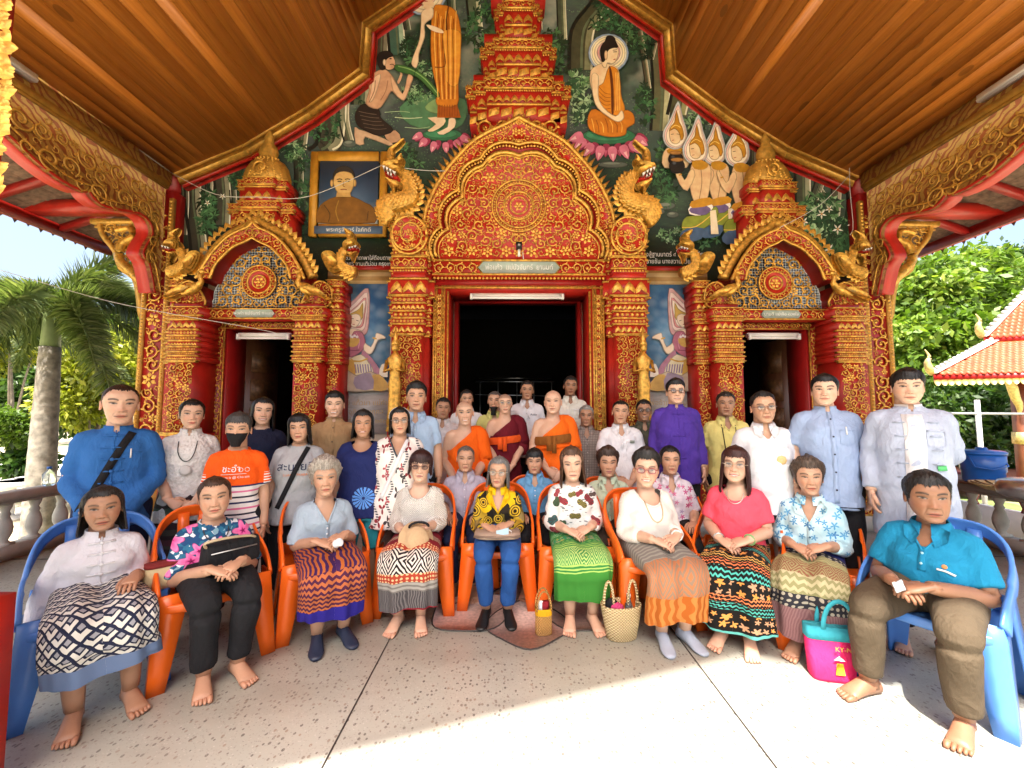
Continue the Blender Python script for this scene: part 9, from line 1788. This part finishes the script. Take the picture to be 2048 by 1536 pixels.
def weave(name, c0, c1):
    t = NT(name); x, y, z = t.sep(t.coord()); a = t.math('ARCTAN2', y, x); h = t.math('MULTIPLY', t.math('SINE', t.math('MULTIPLY', a, 26.0)), t.math('SINE', t.math('MULTIPLY', z, 330.0))); M[name] = t.out(t.mix(t.step(h, 0, .4), c0, c1), .6, 0, h, .8, .006); return M[name]
weave('straw_weave', (.42, .29, .12), (.72, .58, .33)); weave('amber_weave', (.36, .17, .04), (.62, .34, .10))
q = PZ(1243, 1276); bk = thing('straw_basket', 'large pale straw basket bag with two loop handles on the floor', 'basket', (q[0], q[1], 0), .15)
MB().rings([seg_ell(z, 0, 0, rx, ry, 30, 2.4) for z, rx, ry in ((0.001, .085, .055), (.01, .10, .065), (.10, .118, .075), (.20, .135, .085), (.225, .138, .088), (.225, .128, .078), (.15, .115, .07), (.02, .09, .055))]).build('basket_body', M['straw_weave'], bk, True)
for s in (-1, 1): MB().tube([(.10*math.cos(a)*1.0*.0+s*.09+.0, -.085+.0*s, .2) if False else (s*.085+.035*math.cos(a), -.0+s*.0, .20+.17*math.sin(a)) for a in np.linspace(0, math.pi, 13)], .0095, 8).build('handle', M['straw_weave'], bk, True)
MB().lathe([(.025, .1), (.027, .2), (.012, .24), (.012, .26)], 12, (.06, .01, .0)).build('water_bottle', M['clear'], bk, True); MB().lathe([(.014, .258), (.014, .28), (.002, .281)], 10, (.06, .01, 0)).build('bottle_cap', WHITE, bk); MB().ball((-.03, 0, .2), (.05, .04, .03), 10, 6).build('pink_cloth', fab('pink_cloth', '#c04070'), bk, True); MB().ball((-.06, .02, .205), (.05, .03, .05), 10, 6).build('dark_purse', BLK, bk, True)
q = PZ(1087, 1266); bk = thing('bamboo_bag', 'small amber bamboo handbag standing on the floor', 'bag', (q[0], q[1]-.01, 0), .1)
MB().rings([seg_ell(z, 0, 0, rx, ry, 26, 2.6) for z, rx, ry in ((.001, .052, .035), (.01, .058, .04), (.14, .056, .038), (.14, .05, .032), (.03, .048, .03))]).build('bag_body', M['amber_weave'], bk, True); MB().rings([seg_ell(z, 0, 0, .058, .041, 26, 2.6) for z in (.13, .175)], False, False).build('yellow_rim', fab('yellow_rim', '#d8a018'), bk, True)
for y in (-.03, .03): MB().tube([(.05*math.cos(a), y, .16+.13*math.sin(a)) for a in np.linspace(0, math.pi, 13)], .006, 7).build('handle', M['amber_weave'], bk, True)
MB().box((.01, 0, .18), (.05, .03, .07), .2).build('red_purse', fab('red_purse', '#8a2028'), bk); MB().box((-.02, -.005, .18), (.03, .02, .08), -.3).build('paper', WHITE, bk)
q = PZ(1668, 1344); tt = thing('tote_bag', 'pink tote bag with teal top and two handles on the floor', 'bag', (q[0]-.01, q[1]-.06, 0), -.2); PK = fab('pink_tote', '#e02c68'); TE = fab('teal_tote', '#3aa0b0')
MB().rings([seg_ell(z, 0, y, rx, ry, 24, 5) for z, y, rx, ry in ((.002, 0, .15, .05), (.02, 0, .155, .055), (.22, .015, .165, .045))]).build('pink_body', PK, tt, True); MB().rings([seg_ell(z, 0, y, rx, ry, 24, 5) for z, y, rx, ry in ((.215, .014, .167, .047), (.28, .02, .168, .04), (.28, .02, .16, .03))]).build('teal_band', TE, tt, True)
for y in (-.02, .05): MB().tube([(.085*math.cos(a), y, .27+.16*math.sin(a)) for a in np.linspace(0, math.pi, 13)], [(.004, .014)]*13, 6).build('handle', TE, tt, True)
text('KY-NIEM', .035, (.02, -.058, .185), fab('gold_print', '#c8a048'), tt, depth=.001)
for x, c in ((-.03, '#e8c030'), (.07, '#3a5a90')):      # two small printed figures in hats
    cm = fab('print_'+c[1:], c); MB().prism([(x-.02, .05), (x+.025, .05), (x+.018, .11), (x-.012, .11)], -.060, -.057).build('printed_figure', cm, tt); MB().prism([(x-.028, .128), (x+.03, .125), (x+.002, .15)], -.060, -.057).build('printed_hat', WHITE, tt)
def bangle(I, s, m, name, r=.030, lb=None, dz=.0): w_ = I['wr'][s]; e = I['el'][s]; d = unit(w_-e); c = w_-d*(.02+dz); a1 = unit(np.cross(d, [0, 0, 1.0])); a2 = np.cross(d, a1); MB().tube([c+a1*r*math.cos(a)+a2*r*math.sin(a) for a in np.linspace(0, 6.283, 17)], .006, 6, cap=False).build(name, m, I['o'], True)
bangle(L1, 1, BLK, 'wrist_watch', .034); bangle(R4, 1, BLK, 'wrist_band', .036); bangle(F7, 1, WHITE, 'bangle', .034); bangle(F8, 1, mat('jade', (.2, .4, .15), .3), 'bangle', .033); bangle(F8, -1, STEEL, 'wrist_watch', .032); bangle(R3, 1, STEEL, 'wrist_watch', .034)
